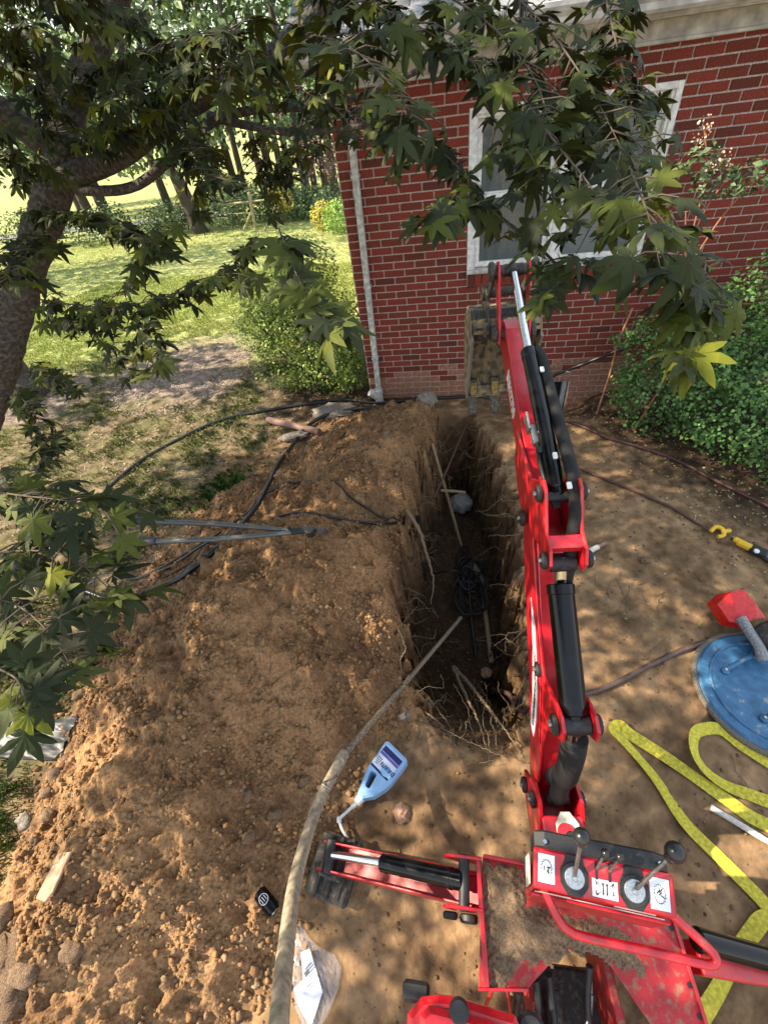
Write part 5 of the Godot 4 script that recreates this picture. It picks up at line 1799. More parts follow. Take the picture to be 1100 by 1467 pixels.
func build_shrubs() -> void:
	var sh := thing("shrub", "airy yellow-green shrub at the left corner of the brick house", "shrub", V(-1.05, 0, -0.25))
	leafy(sh, "foliage", [[V(-0.85, 0.40, -0.30), V(0.42, 0.42, 0.36)], [V(-1.35, 0.42, -0.38), V(0.48, 0.38, 0.40)], [V(-1.15, 0.92, -0.45), V(0.48, 0.40, 0.42)], [V(-0.75, 0.86, -0.42), V(0.36, 0.34, 0.36)], [V(-1.6, 0.75, -0.5), V(0.38, 0.32, 0.36)], [V(-0.95, 1.36, -0.5), V(0.36, 0.30, 0.32)], [V(-1.45, 1.08, -0.55), V(0.40, 0.30, 0.36)], [V(-0.52, 0.66, -0.30), V(0.20, 0.40, 0.24)], [V(-0.55, 0.28, -0.24), V(0.22, 0.26, 0.22)]], 22000, 0.036, Color(0.080, 0.150, 0.022), Color(0.28, 0.33, 0.05), 0.4, -0.20, 0.7)
	stems(sh, V(-1.0, 0, -0.3), [V(-1.35, 1.2, -0.45), V(-0.8, 1.2, -0.4), V(-1.0, 1.45, -0.5), V(-0.6, 0.8, -0.25), V(-1.6, 0.8, -0.4), V(-1.75, 0.9, -0.55), V(-1.2, 0.9, -0.2), V(-0.45, 0.5, -0.2)], 0.009, M.bark_far)
	var rs := thing("shrub", "large dense dark green shrub in front of the brick wall, right of the trench", "shrub", V(2.95, 0, 0.85))
	leafy(rs, "foliage", [[V(2.62, 0.42, 0.72), V(0.42, 0.40, 0.40)], [V(3.15, 0.55, 1.05), V(0.62, 0.52, 0.56)], [V(2.95, 0.95, 0.75), V(0.52, 0.34, 0.42)], [V(3.55, 0.8, 0.95), V(0.65, 0.6, 0.6)], [V(2.42, 0.62, 0.60), V(0.24, 0.22, 0.24)], [V(3.42, 0.40, 1.5), V(0.45, 0.36, 0.40)], [V(3.35, 1.25, 0.75), V(0.5, 0.35, 0.45)], [V(2.36, 0.28, 0.52), V(0.16, 0.15, 0.16)]] + sprays([V(2.62, 0.42, 0.72), V(3.15, 0.55, 1.05), V(2.95, 0.95, 0.75), V(3.3, 1.25, 0.8), V(2.45, 0.6, 0.62), V(3.4, 0.5, 1.45)], 40, 0.55), 24000, 0.034, Color(0.030, 0.088, 0.020), Color(0.115, 0.215, 0.05), 0.6, -0.30, 0.8)
	stems(rs, V(2.9, 0, 0.8), [V(2.5, 0.7, 0.7), V(3.2, 0.9, 1.0), V(2.9, 1.1, 0.8), V(2.7, 0.5, 1.0), V(3.4, 0.8, 1.2), V(2.45, 0.4, 0.6), V(3.3, 0.6, 1.4)], 0.012, M.bark_far)
	# thin nandina stems with a few leaflets and pale buds, standing before the wall
	var nd := thing("bare_stemmed_plant", "tall thin reddish plant with pale buds standing before the bricks", "plant", V(2.53, 0, 0.42))
	for q in [[V(2.53, 0, 0.42), V(2.53, 1.15, 0.48), V(2.50, 1.70, 0.50), V(2.47, 2.04, 0.5), V(2.36, 2.32, 0.5)], [V(2.50, 1.60, 0.5), V(2.55, 1.85, 0.5), V(2.62, 2.0, 0.5)], [V(2.51, 1.5, 0.5), V(2.44, 1.72, 0.5), V(2.41, 1.82, 0.5)], [V(2.54, 1.3, 0.48), V(2.66, 1.75, 0.52), V(2.78, 1.98, 0.55)]]:
		var b := MB.new()
		var p := []
		for e in q:
			p.append(e - nd.position)
		b.tube(curve(p, 0.05), 0.006, 6)
		obj("stem", b, M.cane, nd)
	leafy(nd, "leaflets", [[V(2.40, 2.12, 0.5), V(0.16, 0.10, 0.12)], [V(2.58, 1.98, 0.5), V(0.18, 0.09, 0.12)], [V(2.80, 2.02, 0.55), V(0.17, 0.10, 0.12)]], 330, 0.055, Color(0.04, 0.075, 0.03), Color(0.10, 0.14, 0.05), 0.0, -0.6, 0.4)
	leafy(nd, "buds", [[V(2.36, 2.30, 0.5), V(0.05, 0.10, 0.05)], [V(2.52, 2.12, 0.52), V(0.08, 0.08, 0.06)]], 150, 0.018, Color(0.40, 0.34, 0.22), Color(0.50, 0.36, 0.26), 0.8, -0.9, 0.4)
	# reddish canes between the trench and the right-hand shrub
	for q in [[V(2.17, -0.02, 0.42), V(2.20, 0.45, 0.42), V(2.19, 0.75, 0.44), V(2.23, 1.10, 0.46)], [V(2.45, -0.02, 0.75), V(2.50, 0.3, 0.78), V(2.58, 0.65, 0.8)]]:
		var b := MB.new()
		b.tube(curve(q, 0.05), [0.012], 7) if false else b.tube(curve(q, 0.05), 0.010, 8)
		tag(obj("cane", b, M.cane), "tall bare reddish cane leaning by the brick wall, left of the big shrub" if q[0].x < 2.3 else "short bare reddish cane rising out of the litter under the big shrub", "cane")

func tree(called: String, label: String, base: Vector3, h: float, r: float, crown: Array, n: int, size: float, c0: Color, c1: Color, group := "", lean := 0.0, gap := -0.1) -> void:
	var t := thing(called, label, "tree", base, group)
	var tr := MB.new()
	var c := curve([V(0, -0.2, 0), V(lean * 0.3, h * 0.3, 0), V(lean * 0.7, h * 0.65, lean * 0.1), V(lean, h, 0)], h / 14.0)
	var rr := []
	for k in c.size():
		rr.append(r * (1.25 if k == 0 else 1.0 - 0.75 * k / c.size()))
	tr.tube(c, rr, 12)
	for k in 7:
		var a := rng.randf() * TAU
		var y := h * rng.randf_range(0.4, 0.85)
		var s := V(lean * y / h, y, 0)
		tr.tube([s, s + V(cos(a), 0.5, sin(a)) * h * 0.12, s + V(cos(a), 0.8, sin(a)) * h * 0.26], [r * 0.3, r * 0.2, r * 0.08], 6)
	obj("trunk", tr, M.bark_far, t)
	var balls := []
	for b in crown:
		balls.append([base + b[0], b[1]])
	if n > 0:
		leafy(t, "crown", balls, n, size, c0, c1, 0.4, gap, 0.4)

func build_background() -> void:
	# a big tree just behind the maple on the left: root flare in view, crown shading the yard
	tree("big_tree", "thick grey trunk with a flared foot in a mulched ring behind the maple", V(-5.62, 0, -0.55), 7.5, 0.26, [[V(-0.6, 5.8, 0.9), V(2.2, 1.2, 2.0)], [V(0.2, 6.9, 2.2), V(2.0, 1.2, 1.9)], [V(-1.8, 6.4, 3.2), V(2.0, 1.2, 1.9)], [V(-0.6, 4.9, 3.6), V(2.0, 0.9, 1.9)], [V(-1.0, 7.6, 1.2), V(1.8, 1.0, 1.8)], [V(-2.6, 3.9, 0.1), V(1.5, 1.2, 1.2)]], 19000, 0.15, Color(0.030, 0.06, 0.018), Color(0.07, 0.11, 0.03), "", 0.1, 0.0)
	var fl := MB.new()
	fl.blob(V(-5.42, 0.03, -0.45), V(0.34, 0.26, 0.30), Basis(), 10, 16, n_low, 0.3, 0.6)
	tag(obj("root_flare", fl, M.bark), "mossy grey root knee at the foot of the thick trunk behind the maple", "tree root")
	var dk0 := Color(0.035, 0.075, 0.024)
	var dk1 := Color(0.10, 0.16, 0.045)
	var pale0 := Color(0.10, 0.16, 0.06)
	var pale1 := Color(0.24, 0.30, 0.12)
	var crown := func(s: float, hh: float) -> Array:
		return [[V(0, hh * 0.55, 0), V(s, hh * 0.22, s)], [V(s * 0.4, hh * 0.78, 0.2), V(s * 0.75, hh * 0.2, s * 0.75)], [V(-s * 0.5, hh * 0.7, -0.2), V(s * 0.7, hh * 0.2, s * 0.7)], [V(0.1, hh * 0.36, 0.3), V(s * 0.8, hh * 0.14, s * 0.8)]]
	var g := "trees at the far side of the lawn"
	tree("yard_tree", "leaning pale-barked tree nearest the fence beyond the lawn", V(-9.1, -1.18, -14.3), 7.0, 0.28, crown.call(2.6, 8.0), 3600, 0.22, dk0, pale1, g, -0.8)
	tree("yard_tree", "slim dark-trunked tree behind the leaning fence post", V(-5.4, -1.4, -17.0), 8.0, 0.20, crown.call(2.4, 9.0), 3400, 0.22, dk0, dk1, g)
	tree("yard_tree", "maroon-leaved small tree beside the house corner beyond the lawn", V(-5.0, -1.65, -18.5), 4.0, 0.14, [[V(0.2, 2.2, 0), V(1.3, 1.1, 1.2)], [V(-.4, 3.3, 0), V(1.0, 0.8, 1.0)]], 1800, 0.18, Color(0.10, 0.055, 0.05), Color(0.25, 0.16, 0.13), g)
	tree("yard_tree", "tall pale weeping tree seen right beside the house corner", V(-5.6, -1.9, -23.0), 9.0, 0.25, crown.call(2.8, 11.0), 4200, 0.22, pale0, pale1, g)
	tree("yard_tree", "broad bright green tree left of the leaning pale trunk", V(-13.5, -1.2, -15.5), 7.0, 0.25, crown.call(3.2, 8.5), 4200, 0.22, dk0, pale1, g)
	tree("yard_tree", "grey-green tree behind the wire fence at the left", V(-17.5, -1.5, -17.0), 9.0, 0.3, crown.call(3.6, 10.0), 4600, 0.24, pale0, dk1, g)
	tree("yard_tree", "tall straight pine-like tree left of the maple's trunk", V(-14.0, -0.8, -9.0), 9.0, 0.24, crown.call(2.6, 10.5), 4200, 0.2, dk0, dk1, g)
	tree("yard_tree", "dark tree at the left edge of the lawn", V(-19.0, -0.5, -6.5), 8.0, 0.3, crown.call(3.5, 9.0), 4200, 0.24, dk0, dk1, g)
	tree("yard_tree", "far bright tree above the wire fence", V(-22.0, -2.2, -26.0), 10.0, 0.3, crown.call(4.5, 11.0), 3800, 0.34, pale0, pale1, g)
	for q in [[-9.5, -25.0], [-12.5, -27.0], [-15.5, -24.0], [-7.5, -29.0], [-3.0, -27.0], [-26.0, -20.0], [-30.0, -12.0], [-27.0, -32.0], [-18.0, -36.0], [-11.0, -38.0], [-5.0, -38.0], [0.5, -34.0]]:
		var k := rng.randf_range(0.85, 1.2)
		tree("woodland_tree", "%s leafy tree in the far wood, %s" % ["tall" if k > 1.0 else "lower", "at its left end" if q[0] < -20 else ("above the road" if q[0] < -13 else ("behind the row of dark trunks" if q[0] < -7 else "beside the house corner"))], V(q[0], slope_down(q[1]), q[1]), 9.0 * k, 0.24, crown.call(3.4 * k, 11.0 * k), 2200, 0.36, dk0.lerp(pale0, rng.randf()), dk1.lerp(pale1, rng.randf()), "trees of the far wood")
	for q in [[-8.6, -24.0], [-9.4, -23.0], [-10.6, -23.5], [-7.7, -22.5], [-11.8, -22.0], [-6.9, -24.0]]:
		var b := MB.new()
		b.tube([V(0, -0.2, 0), V(0.1, 3, 0), V(0.15, 8, 0)], [0.17, 0.14, 0.10], 10)
		var o := obj("dark_trunk", b, M.bark_far)
		o.position = V(q[0], slope_down(q[1]), q[1])
		tag(o, "straight dark trunk in the row of far tree trunks behind the fence", "tree trunk", "far tree trunks")
	# hedge plants along the far side of the lawn
	var hedge := [[-16.5, -14.5, 1.0, "rounded pale green bush at the left end of the far hedge"], [-13.0, -14.0, 0.9, "bright green bush left of the leaning pale trunk"], [-10.8, -14.8, 0.75, "low yellow-green bush left of the pale trunk by the fence"], [-8.4, -15.2, 0.9, "mid green bush right of the pale leaning trunk"], [-7.4, -16.2, 1.0, "dense green bush behind the fence rail"], [-5.9, -15.5, 0.8, "blue-green bush under the slim dark tree"], [-4.6, -15.0, 0.75, "grey-green low bush between the posts and the house corner"]]
	for q in hedge:
		var hb := thing("hedge_bush", q[3], "bush", V(q[0], slope_down(q[1]), q[1]), "bushes along the far fence")
		var r: float = q[2]
		leafy(hb, "foliage", [[hb.position + V(0, r * 0.6, 0), V(r * 1.4, r * 0.75, r)], [hb.position + V(r * 0.6, r * 0.9, 0), V(r * 0.9, r * 0.6, r * 0.8)]], 1900, 0.11, dk0.lerp(pale0, rng.randf()), pale1.lerp(dk1, rng.randf()), 0.4, -0.25, 0.5)
	var yb := thing("golden_bush", "small golden-yellow bush beside the green one left of the house corner", "bush", V(-3.62, -0.99, -12.1))
	leafy(yb, "foliage", [[yb.position + V(0, 0.4, 0), V(0.42, 0.42, 0.4)]], 1500, 0.06, Color(0.30, 0.28, 0.03), Color(0.52, 0.42, 0.05), 0.2, -0.3, 0.5)
	var gb := thing("lime_bush", "small bright lime-green bush right beside the house corner", "bush", V(-2.95, -0.92, -11.3))
	leafy(gb, "foliage", [[gb.position + V(0, 0.42, 0), V(0.50, 0.48, 0.45)]], 1900, 0.06, Color(0.14, 0.28, 0.03), Color(0.28, 0.42, 0.07), 0.2, -0.35, 0.5)
	var ob := thing("young_tree", "young tree with yellow-orange leaves beside the braced fence post", "tree", V(-5.75, -1.2, -14.3))
	stems(ob, ob.position, [ob.position + V(0, 1.4, 0), ob.position + V(0.2, 1.2, 0)], 0.02, M.bark_far)
	leafy(ob, "foliage", [[ob.position + V(0.05, 1.2, 0), V(0.40, 0.55, 0.38)], [ob.position + V(0.25, 0.75, 0), V(0.3, 0.3, 0.3)]], 900, 0.09, Color(0.30, 0.24, 0.03), Color(0.50, 0.36, 0.05), 0.3, -0.3, 0.5)
	# wooden fence posts with braces, and the wire between them
	var post := func(label: String, a: Vector3, b: Vector3, brace: Array) -> void:
		var f := thing("fence_post", label, "fence post", a, "posts of the far wire fence")
		var m := MB.new()
		m.cyl(V(0, -0.15, 0), b - a, 0.055, 10, 0.008)
		obj("post", m, M.fence, f)
		if brace.size():
			var q := MB.new()
			q.cyl(brace[0] - a, brace[1] - a, 0.045, 10, 0.006)
			obj("brace", q, M.fence, f)
	post.call("tall leaning fence post with a diagonal brace on its left", V(-6.64, -1.14, -13.61), V(-6.50, 0.02, -13.61), [V(-7.2, -1.16, -13.9), V(-6.6, -0.55, -13.65)])
	post.call("braced fence post just right of the tall leaning one", V(-5.66, -1.12, -13.38), V(-5.68, -0.45, -13.38), [V(-6.19, -1.1, -13.30), V(-5.70, -0.62, -13.38)])
	post.call("short lone fence post far left of the braced ones", V(-11.6, -1.33, -15.8), V(-11.55, -0.45, -15.8), [])
	var wires := MB.new()
	for y in [0.85, 0.55]:
		wires.tube([V(-11.56, -1.33 + y, -15.8), V(-6.55, -1.14 + y, -13.61)], 0.010, 5)
		wires.tube([V(-18.0, -1.5 + y, -17.5), V(-11.56, -1.33 + y, -15.8)], 0.010, 5)
	wires.tube([V(-7.4, -0.28, -13.8), V(-5.0, -0.2, -13.3)], 0.03, 8)
	tag(obj("fence_wire", wires, M.fence), "fence rail and wires strung between the far posts", "fence")
	var rd := MB.new()
	rd.face([V(-40, -1.50, -18.6), V(-9.8, -1.50, -18.6), V(-9.8, -1.66, -20.4), V(-40, -1.66, -20.4)], V(0, 1, 0))
	for k in rd.v.size():
		rd.v[k].y = slope_down(rd.v[k].z) + 0.05
	kind(obj("road", rd, M.road), "structure")

# ---------------------------------------------------------------- things lying about
func on(x: float, z: float, up := 0.0) -> Vector3:
	return V(x, lie(x, z) + up, z)

func pipe(called: String, label: String, category: String, p: Array, r: float, m: Material, group := "") -> Node:
	var b := MB.new()
	b.tube(curve(p, 0.03), r, 12)
	var o := obj(called, b, m)
	tag(o, label, category, group)
	return o

# lays a line over the bumps of the ground; where it was given higher it stays in the air
func drape(p: Array, r: float) -> Array:
	var c := curve(p, 0.02)
	var y := []
	for q in c:
		y.append(maxf(q.y, lie(q.x, q.z) + r))
	var out := []
	for k in c.size():
		var top := 0.0
		var n := 0
		for e in range(maxi(0, k - 8), mini(c.size(), k + 9)):
			top += y[e]
			n += 1
		out.append(V(c[k].x, maxf(top / n, y[k] - r * 1.3), c[k].z))
	return out

func build_pipes() -> void:
	var q := []
	for e in [[-0.85, .05], [-1.05, .08], [-1.18, .105], [-1.6, .20], [-2.015, .329], [-2.30, .53], [-2.538, .80], [-2.72, 1.03], [-2.83, 1.25], [-2.92, 1.6], [-2.93, 1.9]]:
		q.append(on(e[0], e[1], 0.014))
	pipe("black_pipe", "black water pipe curving from the shrub out over the lawn", "pipe", drape(q, 0.017), 0.0185, M.pipe_black)
	q = []
	for e in [[-0.10, .55, .03], [-0.25, .38, .06], [-0.378, .27, .05], [-0.60, .29, .03], [-0.786, .36, .03], [-0.95, .55, .04], [-1.02, .80, .04], [-1.0, 1.2, .10], [-0.97, 1.6, .07], [-0.92, 2.1, .03], [-0.89, 2.6, .016], [-1.0, 2.88, .016], [-1.2, 3.02, .016], [-1.45, 3.07, .016], [-1.81, 3.03, .02], [-2.1, 2.95, .02], [-2.4, 2.86, .02]]:
		q.append(on(e[0], e[1], e[2]))
	pipe("black_pipe", "thick black pipe looping over the left flank of the soil mound, under the loppers", "pipe", drape(q, 0.019), 0.021, M.pipe_black)
	q = []
	for e in [[0.47, 1.75, -.03], [0.40, 1.9, .04], [0.207, 2.307, .012], [0.022, 2.426, .012], [-0.159, 2.496, .012], [-0.329, 2.593, .012], [-0.518, 2.651, .012], [-0.703, 2.694, .02], [-1.143, 2.70, .012], [-1.593, 2.73, .012], [-2.012, 2.75, .012]]:
		q.append(on(e[0], e[1], e[2]))
	pipe("black_cable", "black cable crossing the mound crest just above the lopper's head", "cable", drape(q, 0.010), 0.0105, M.pipe_black)
	q = []
	for e in [[0.95, 2.1, -99], [0.7, 2.2, -99], [0.40, 2.13, .01], [0.30, 2.18, .01], [0.152, 2.271, .012], [0.0, 2.25, .012], [-0.116, 2.195, .012], [-0.22, 2.12, .012], [-0.358, 2.036, .012], [-0.48, 1.98, .012], [-0.611, 1.953, .012], [-0.835, 2.01, .012], [-1.003, 2.122, .012], [-1.224, 2.558, .012], [-1.902, 2.782, .012]]:
		q.append(on(e[0], e[1], 0.012) if e[2] > -5 else V(e[0], -0.85 if e[0] > 0.9 else -0.45, e[1]))
	pipe("black_cable", "thin dark cable arching over the middle of the mound and down into the trench", "cable", drape(q, 0.008), 0.0085, M.pipe_black)
	q = []
	for e in [[-1.05, 2.62], [-1.3, 2.75], [-1.6, 2.92], [-1.9, 2.98], [-2.2, 2.9]]:
		q.append(on(e[0], e[1], 0.01))
	pipe("thin_wire", "thin dark wire on the left foot of the mound beside the black pipe", "wire", drape(q, 0.006), 0.0065, M.pipe_black)
	q = []
	for e in [[-1.0, .035], [-0.6, .03], [-0.2, .115], [0.2, .07], [0.55, .06], [0.9, .05], [1.2, .05]]:
		q.append(on(e[0], e[1], 0.016))
	pipe("black_pipe", "black pipe running along the foot of the brick wall past the drain tee", "pipe", drape(q, 0.016), 0.017, M.pipe_black)
	pipe("black_pipe", "straight black pipe slanting up across the bricks into the right-hand shrub", "pipe", [V(1.30, -0.03, 0.10), V(1.684, 0.256, 0.12), V(2.0, 0.46, 0.22), V(2.288, 0.639, 0.30), V(2.75, 0.90, 0.42)], 0.0175, M.pipe_black)
	var tg := MB.new()
	tg.box(V(1.855, 0.357, 0.172), V(0.03, 0.012, 0.03), Basis(V(0, 1, 0), -0.3), 0.002)
	tag(obj("paper_tag", tg, M.sticker), "tiny white tag hanging on the slanting black pipe", "tag")
	q = []
	for e in [[1.015, 3.115, -99], [1.08, 3.3, -98], [1.154, 3.52, .02], [1.30, 3.50, .02], [1.471, 3.484, .018], [1.647, 3.42, .018], [1.93, 3.264, .018], [2.196, 3.129, .018], [2.405, 3.058, .018], [2.60, 3.02, .02]]:
		q.append(V(e[0], -0.88 if e[2] < -98.5 else -0.45, e[1]) if e[2] < -5 else on(e[0], e[1], e[2]))
	pipe("brown_hose", "muddy brown hose lying on the soil from the trench end to the blue lid", "hose", drape(q, 0.0165), 0.0165, M.hose_brown)
	q = []
	for e in [[1.55, .40], [1.769, .541], [2.0, .72], [2.177, .896], [2.4, 1.03], [2.605, 1.176], [2.76, 1.33], [2.897, 1.52], [3.19, 1.854], [3.4, 2.1]]:
		q.append(on(e[0], e[1], 0.022))
	pipe("maroon_hose", "long maroon hose in front of the shrub, the one nearer the wall", "hose", drape(q, 0.0145), 0.0145, M.hose_red)
	q = []
	for e in [[1.35, .90], [1.55, 1.10], [1.729, 1.261], [1.88, 1.42], [2.039, 1.555], [2.325, 1.777], [2.45, 1.87], [2.572, 2.017], [2.66, 2.12]]:
		q.append(on(e[0], e[1], 0.018))
	pipe("maroon_hose", "thinner maroon hose on the bare soil, ending at the yellow tool", "hose", drape(q, 0.010), 0.010, M.hose_red)
	pipe("pvc_stub", "short white pvc stub standing out of the soil by the wall", "pipe", [on(0.27, 0.16, -0.04), on(0.27, 0.16, 0.03), on(0.27, 0.17, 0.075)], 0.024, M.pvc)
	pipe("white_pvc_pipe", "thin white pvc pipe lying on the soil beside the yellow strap", "pipe", [on(2.01, 4.029, 0.02), on(2.11, 4.09, 0.018), on(2.6, 4.38, 0.018)], 0.0145, M.pvc)
	pipe("pink_pipe", "short pinkish clay pipe lying on the bare soil by the lawn", "pipe", [on(-1.489, 0.43, 0.035), on(-1.16, 0.56, 0.035), on(-0.80, 0.70, 0.04)], 0.040, M.pink_pipe)
	var cp := thing("pipe_coupling", "small pipe coupling with a black end on the soil right of the boom", "pipe fitting", V(1.72, 0, 2.37))
	for e in [[1.60, 2.445, 1.665, 2.41, 0.022, "black"], [1.665, 2.41, 1.70, 2.392, 0.017, "chrome"], [1.70, 2.392, 1.79, 2.338, 0.020, "pvc"], [1.79, 2.338, 1.85, 2.302, 0.014, "pink_pipe"]]:
		var b := MB.new()
		b.cyl(on(e[0], e[1], 0.024) - cp.position, on(e[2], e[3], 0.024) - cp.position, e[4], 16, 0.002)
		obj("section", b, M[e[5]], cp)

func build_tools() -> void:
	# long pole reaching from the photographer into the trench
	var pole := thing("long_pole", "long dirty two-piece pole reaching from the lower edge down into the trench", "pole", V(0.20, 0, 4.6))
	var a := V(0.753, -0.418, 2.712)
	var j := V(0.139, 0.39, 4.058)
	var o := pole.position
	var b := MB.new()
	b.tube([a - o, a.lerp(j, 0.35) - o, a.lerp(j, 0.7) - o, j - o], [0.014, 0.015, 0.016, 0.017], 14)
	obj("thin_section", b, M.pole_dark, pole)
	b = MB.new()
	b.tube(curve([j - o, V(0.093, 0.521, 4.30) - o, V(0.128, 0.776, 4.575) - o, V(0.215, 1.05, 4.774) - o, V(0.305, 1.30, 4.927) - o, V(0.37, 1.46, 5.03) - o], 0.04), 0.0262, 18)
	obj("thick_section", b, M.pole, pole)
	b = MB.new()
	var d := (V(0.093, 0.521, 4.30) - j).normalized()
	b.cyl(j - d * 0.03 - o, j + d * 0.035 - o, 0.029, 18, 0.006)
	obj("coupling", b, M.pole, pole)
	b = MB.new()
	b.tube(curve([j + V(0.025, 0.0, 0) - o, j + d * 0.06 + V(-0.026, 0, 0) - o, j + d * 0.12 + V(0.026, 0.01, 0) - o, j + d * 0.17 + V(-0.02, 0.03, 0) - o, j + d * 0.2 + V(0.03, 0.02, 0.0) - o], 0.02), 0.003, 6)
	obj("wire_binding", b, M.steel, pole)
	tag(_stick([V(0.462, 0.10, 1.03), V(0.62, -0.42, 1.28), V(0.762, -0.93, 1.50)], 0.017, "wooden_stick", M.wood), "pale wooden stick leaning upright against the trench's left lip", "stick")
	# loppers
	var lp := thing("loppers", "long-handled loppers with dark grips resting on the crest of the mound", "loppers", V(-0.4, lie(-0.3, 2.76), 2.76))
	var tip := V(-0.20, maxf(lie(-0.20, 2.90) + 0.05, 0.84), 2.90)
	var h1 := V(-1.555, 0.85, 2.822)
	var h2 := V(-1.401, 0.85, 3.029)
	for h in [h1, h2]:
		var m := MB.new()
		var t0 = tip + (h - tip) * 0.10
		m.tube([t0 - lp.position, tip.lerp(h, 0.5) + V(0, 0.0, 0.015 if h == h2 else -0.015) - lp.position, tip.lerp(h, 0.86) - lp.position], [0.015, 0.018, 0.018], 14)
		var hd := obj("handle", m, M.lopper, lp)
		m = MB.new()
		m.cyl(tip.lerp(h, 0.84) - lp.position, h - lp.position, 0.026, 16, 0.008)
		obj("grip", m, M.grip, hd)
	var m := MB.new()
	m.cyl(tip + V(0, -0.03, 0) - lp.position, tip + V(0, 0.025, 0) - lp.position, 0.032, 16, 0.006)
	m.box(tip + V(-0.06, 0, -0.01) - lp.position, V(0.14, 0.024, 0.05), Basis(V(0, 1, 0), 0.22), 0.006)
	m.prism(poly([0, -0.02, 0.09, -0.03, 0.13, 0.0, 0.10, 0.02, 0, 0.02]), Transform3D(Basis(V(1, 0, 0), V(0, 0, 1), V(0, -1, 0)), tip - lp.position), 0.008, 0.002)
	m.cyl(tip + V(-0.13, 0.02, 0.0) - lp.position, tip + V(-0.13, 0.045, 0.0) - lp.position, 0.012, 10, 0.003)
	obj("head", m, M.rubber, lp)
	# small red shovel resting on the lid's edge
	var sv := thing("red_shovel", "small bright red shovel blade with a scuffed grey socket lying over the blue lid", "shovel", V(2.50, 0.08, 2.93))
	var bl := MB.new()
	var P := func(x: float, y: float, z: float) -> Vector3: return V(x, y, z) - sv.position
	var c0: Vector3 = P.call(2.47, 0.185, 2.965)
	var bz := [P.call(2.355, 0.12, 2.86), P.call(2.375, 0.19, 2.905), P.call(2.46, 0.24, 2.84), P.call(2.54, 0.235, 2.815), P.call(2.60, 0.19, 2.885), P.call(2.66, 0.13, 2.955), P.call(2.58, 0.17, 2.985), P.call(2.50, 0.16, 3.02), P.call(2.43, 0.14, 3.0)]
	# crease down the middle, raised back edge
	bl.face([bz[1], bz[2], c0], V(0, 1, 0.2))
	bl.face([bz[2], bz[3], c0], V(0, 1, 0.2))
	bl.face([bz[3], bz[4], c0], V(0, 1, 0.2))
	bl.face([bz[4], bz[6], c0], V(0, 1, 0.2))
	bl.face([bz[6], bz[7], c0], V(0, 1, 0.2))
	bl.face([bz[7], bz[8], c0], V(0, 1, 0.2))
	bl.face([bz[8], bz[1], c0], V(0, 1, 0.2))
	bl.face([bz[1], bz[0], P.call(2.43, 0.13, 2.79), bz[2]], V(0, 1, -0.5))
	bl.face([bz[2], P.call(2.43, 0.13, 2.79), P.call(2.55, 0.12, 2.775), bz[3]], V(0, 1, -0.5))
	bl.face([bz[3], P.call(2.55, 0.12, 2.775), bz[5], bz[4]], V(0.3, 1, -0.5))
	bl.face([bz[0], bz[1], bz[8], P.call(2.41, 0.08, 2.985)], V(-1, 0.6, 0.2))
	bl.face([P.call(2.41, 0.08, 2.985), bz[8], bz[7], P.call(2.50, 0.11, 3.03)], V(0, 0.6, 1))
	bl.face([bz[4], bz[5], bz[6]], V(1, 1, 0))
	var nv := bl.v.size()
	for k in nv:
		bl.v.append(bl.v[k] - V(0, 0.006, 0))
		bl.n.append(-bl.n[k])
		bl.c.append(bl.c[k])
	for k in range(0, bl.ix.size(), 3):
		bl.ix.append_array([bl.ix[k] + nv, bl.ix[k + 2] + nv, bl.ix[k + 1] + nv])
	obj("blade", bl, M.scoop, sv)
	var sc := MB.new()
	sc.tube([P.call(2.485, 0.17, 2.995), P.call(2.50, 0.165, 3.08), P.call(2.52, 0.155, 3.17), P.call(2.535, 0.12, 3.25)], [0.034, 0.030, 0.029, 0.036], 16)
	obj("socket", sc, M.scoop_tube, sv)
	var bw := MB.new()
	bw.blob(Vector3.ZERO, V(0.14, 0.11, 0.10), Basis(), 12, 18, n_low, 0.25, 0.5)
	var ob := obj("rubber_clump", bw, M.black_dusty)
	ob.position = V(2.66, 0.13, 3.10)
	tag(ob, "dark rounded rubber lump behind the red shovel at the right edge", "rubber lump")
	# blue lid
	var ld := thing("drum_lid", "round blue scratched lid with two handles and a muddy rim, set in the soil", "lid", V(2.53, 0.0, 3.40))
	var lid := MB.new()
	lid.cyl(V(0, -0.02, 0), V(0, 0.05, 0), 0.365, 64, 0.012)
	lid.tube(_ring(0.30, 0.052, 64), 0.008, 8, false)
	obj("disc", lid, M.lid, ld)
	lid = MB.new()
	lid.tube(_ring(0.378, 0.028, 64), 0.017, 10, false)
	obj("rim", lid, M.lid_rim, ld)
	for q in [[-0.10, -0.16, 0.5], [0.0, 0.12, 0.45]]:
		lid = MB.new()
		var cb := V(q[0], 0.06, q[1])
		var dr := V(cos(q[2]), 0, -sin(q[2]))
		lid.tube(curve([cb - dr * 0.12, cb - dr * 0.105 + V(0, .006, 0), cb - dr * 0.08 + V(0, 0.028, 0), cb + V(0, 0.036, 0), cb + dr * 0.08 + V(0, 0.028, 0), cb + dr * 0.105 + V(0, .006, 0), cb + dr * 0.12], 0.012), 0.013, 10)
		lid.blob(cb - dr * 0.115, V(0.024, 0.012, 0.024), Basis(), 6, 10)
		lid.blob(cb + dr * 0.115, V(0.024, 0.012, 0.024), Basis(), 6, 10)
		var hn := obj("handle", lid, M.lid, ld)
		lid = MB.new()
		lid.cyl(cb - dr * 0.115 + V(0, .008, 0), cb - dr * 0.115 + V(0, 0.02, 0), 0.008, 8)
		lid.cyl(cb + dr * 0.115 + V(0, .008, 0), cb + dr * 0.115 + V(0, 0.02, 0), 0.008, 8)
		obj("bolt", lid, M.zinc, hn)
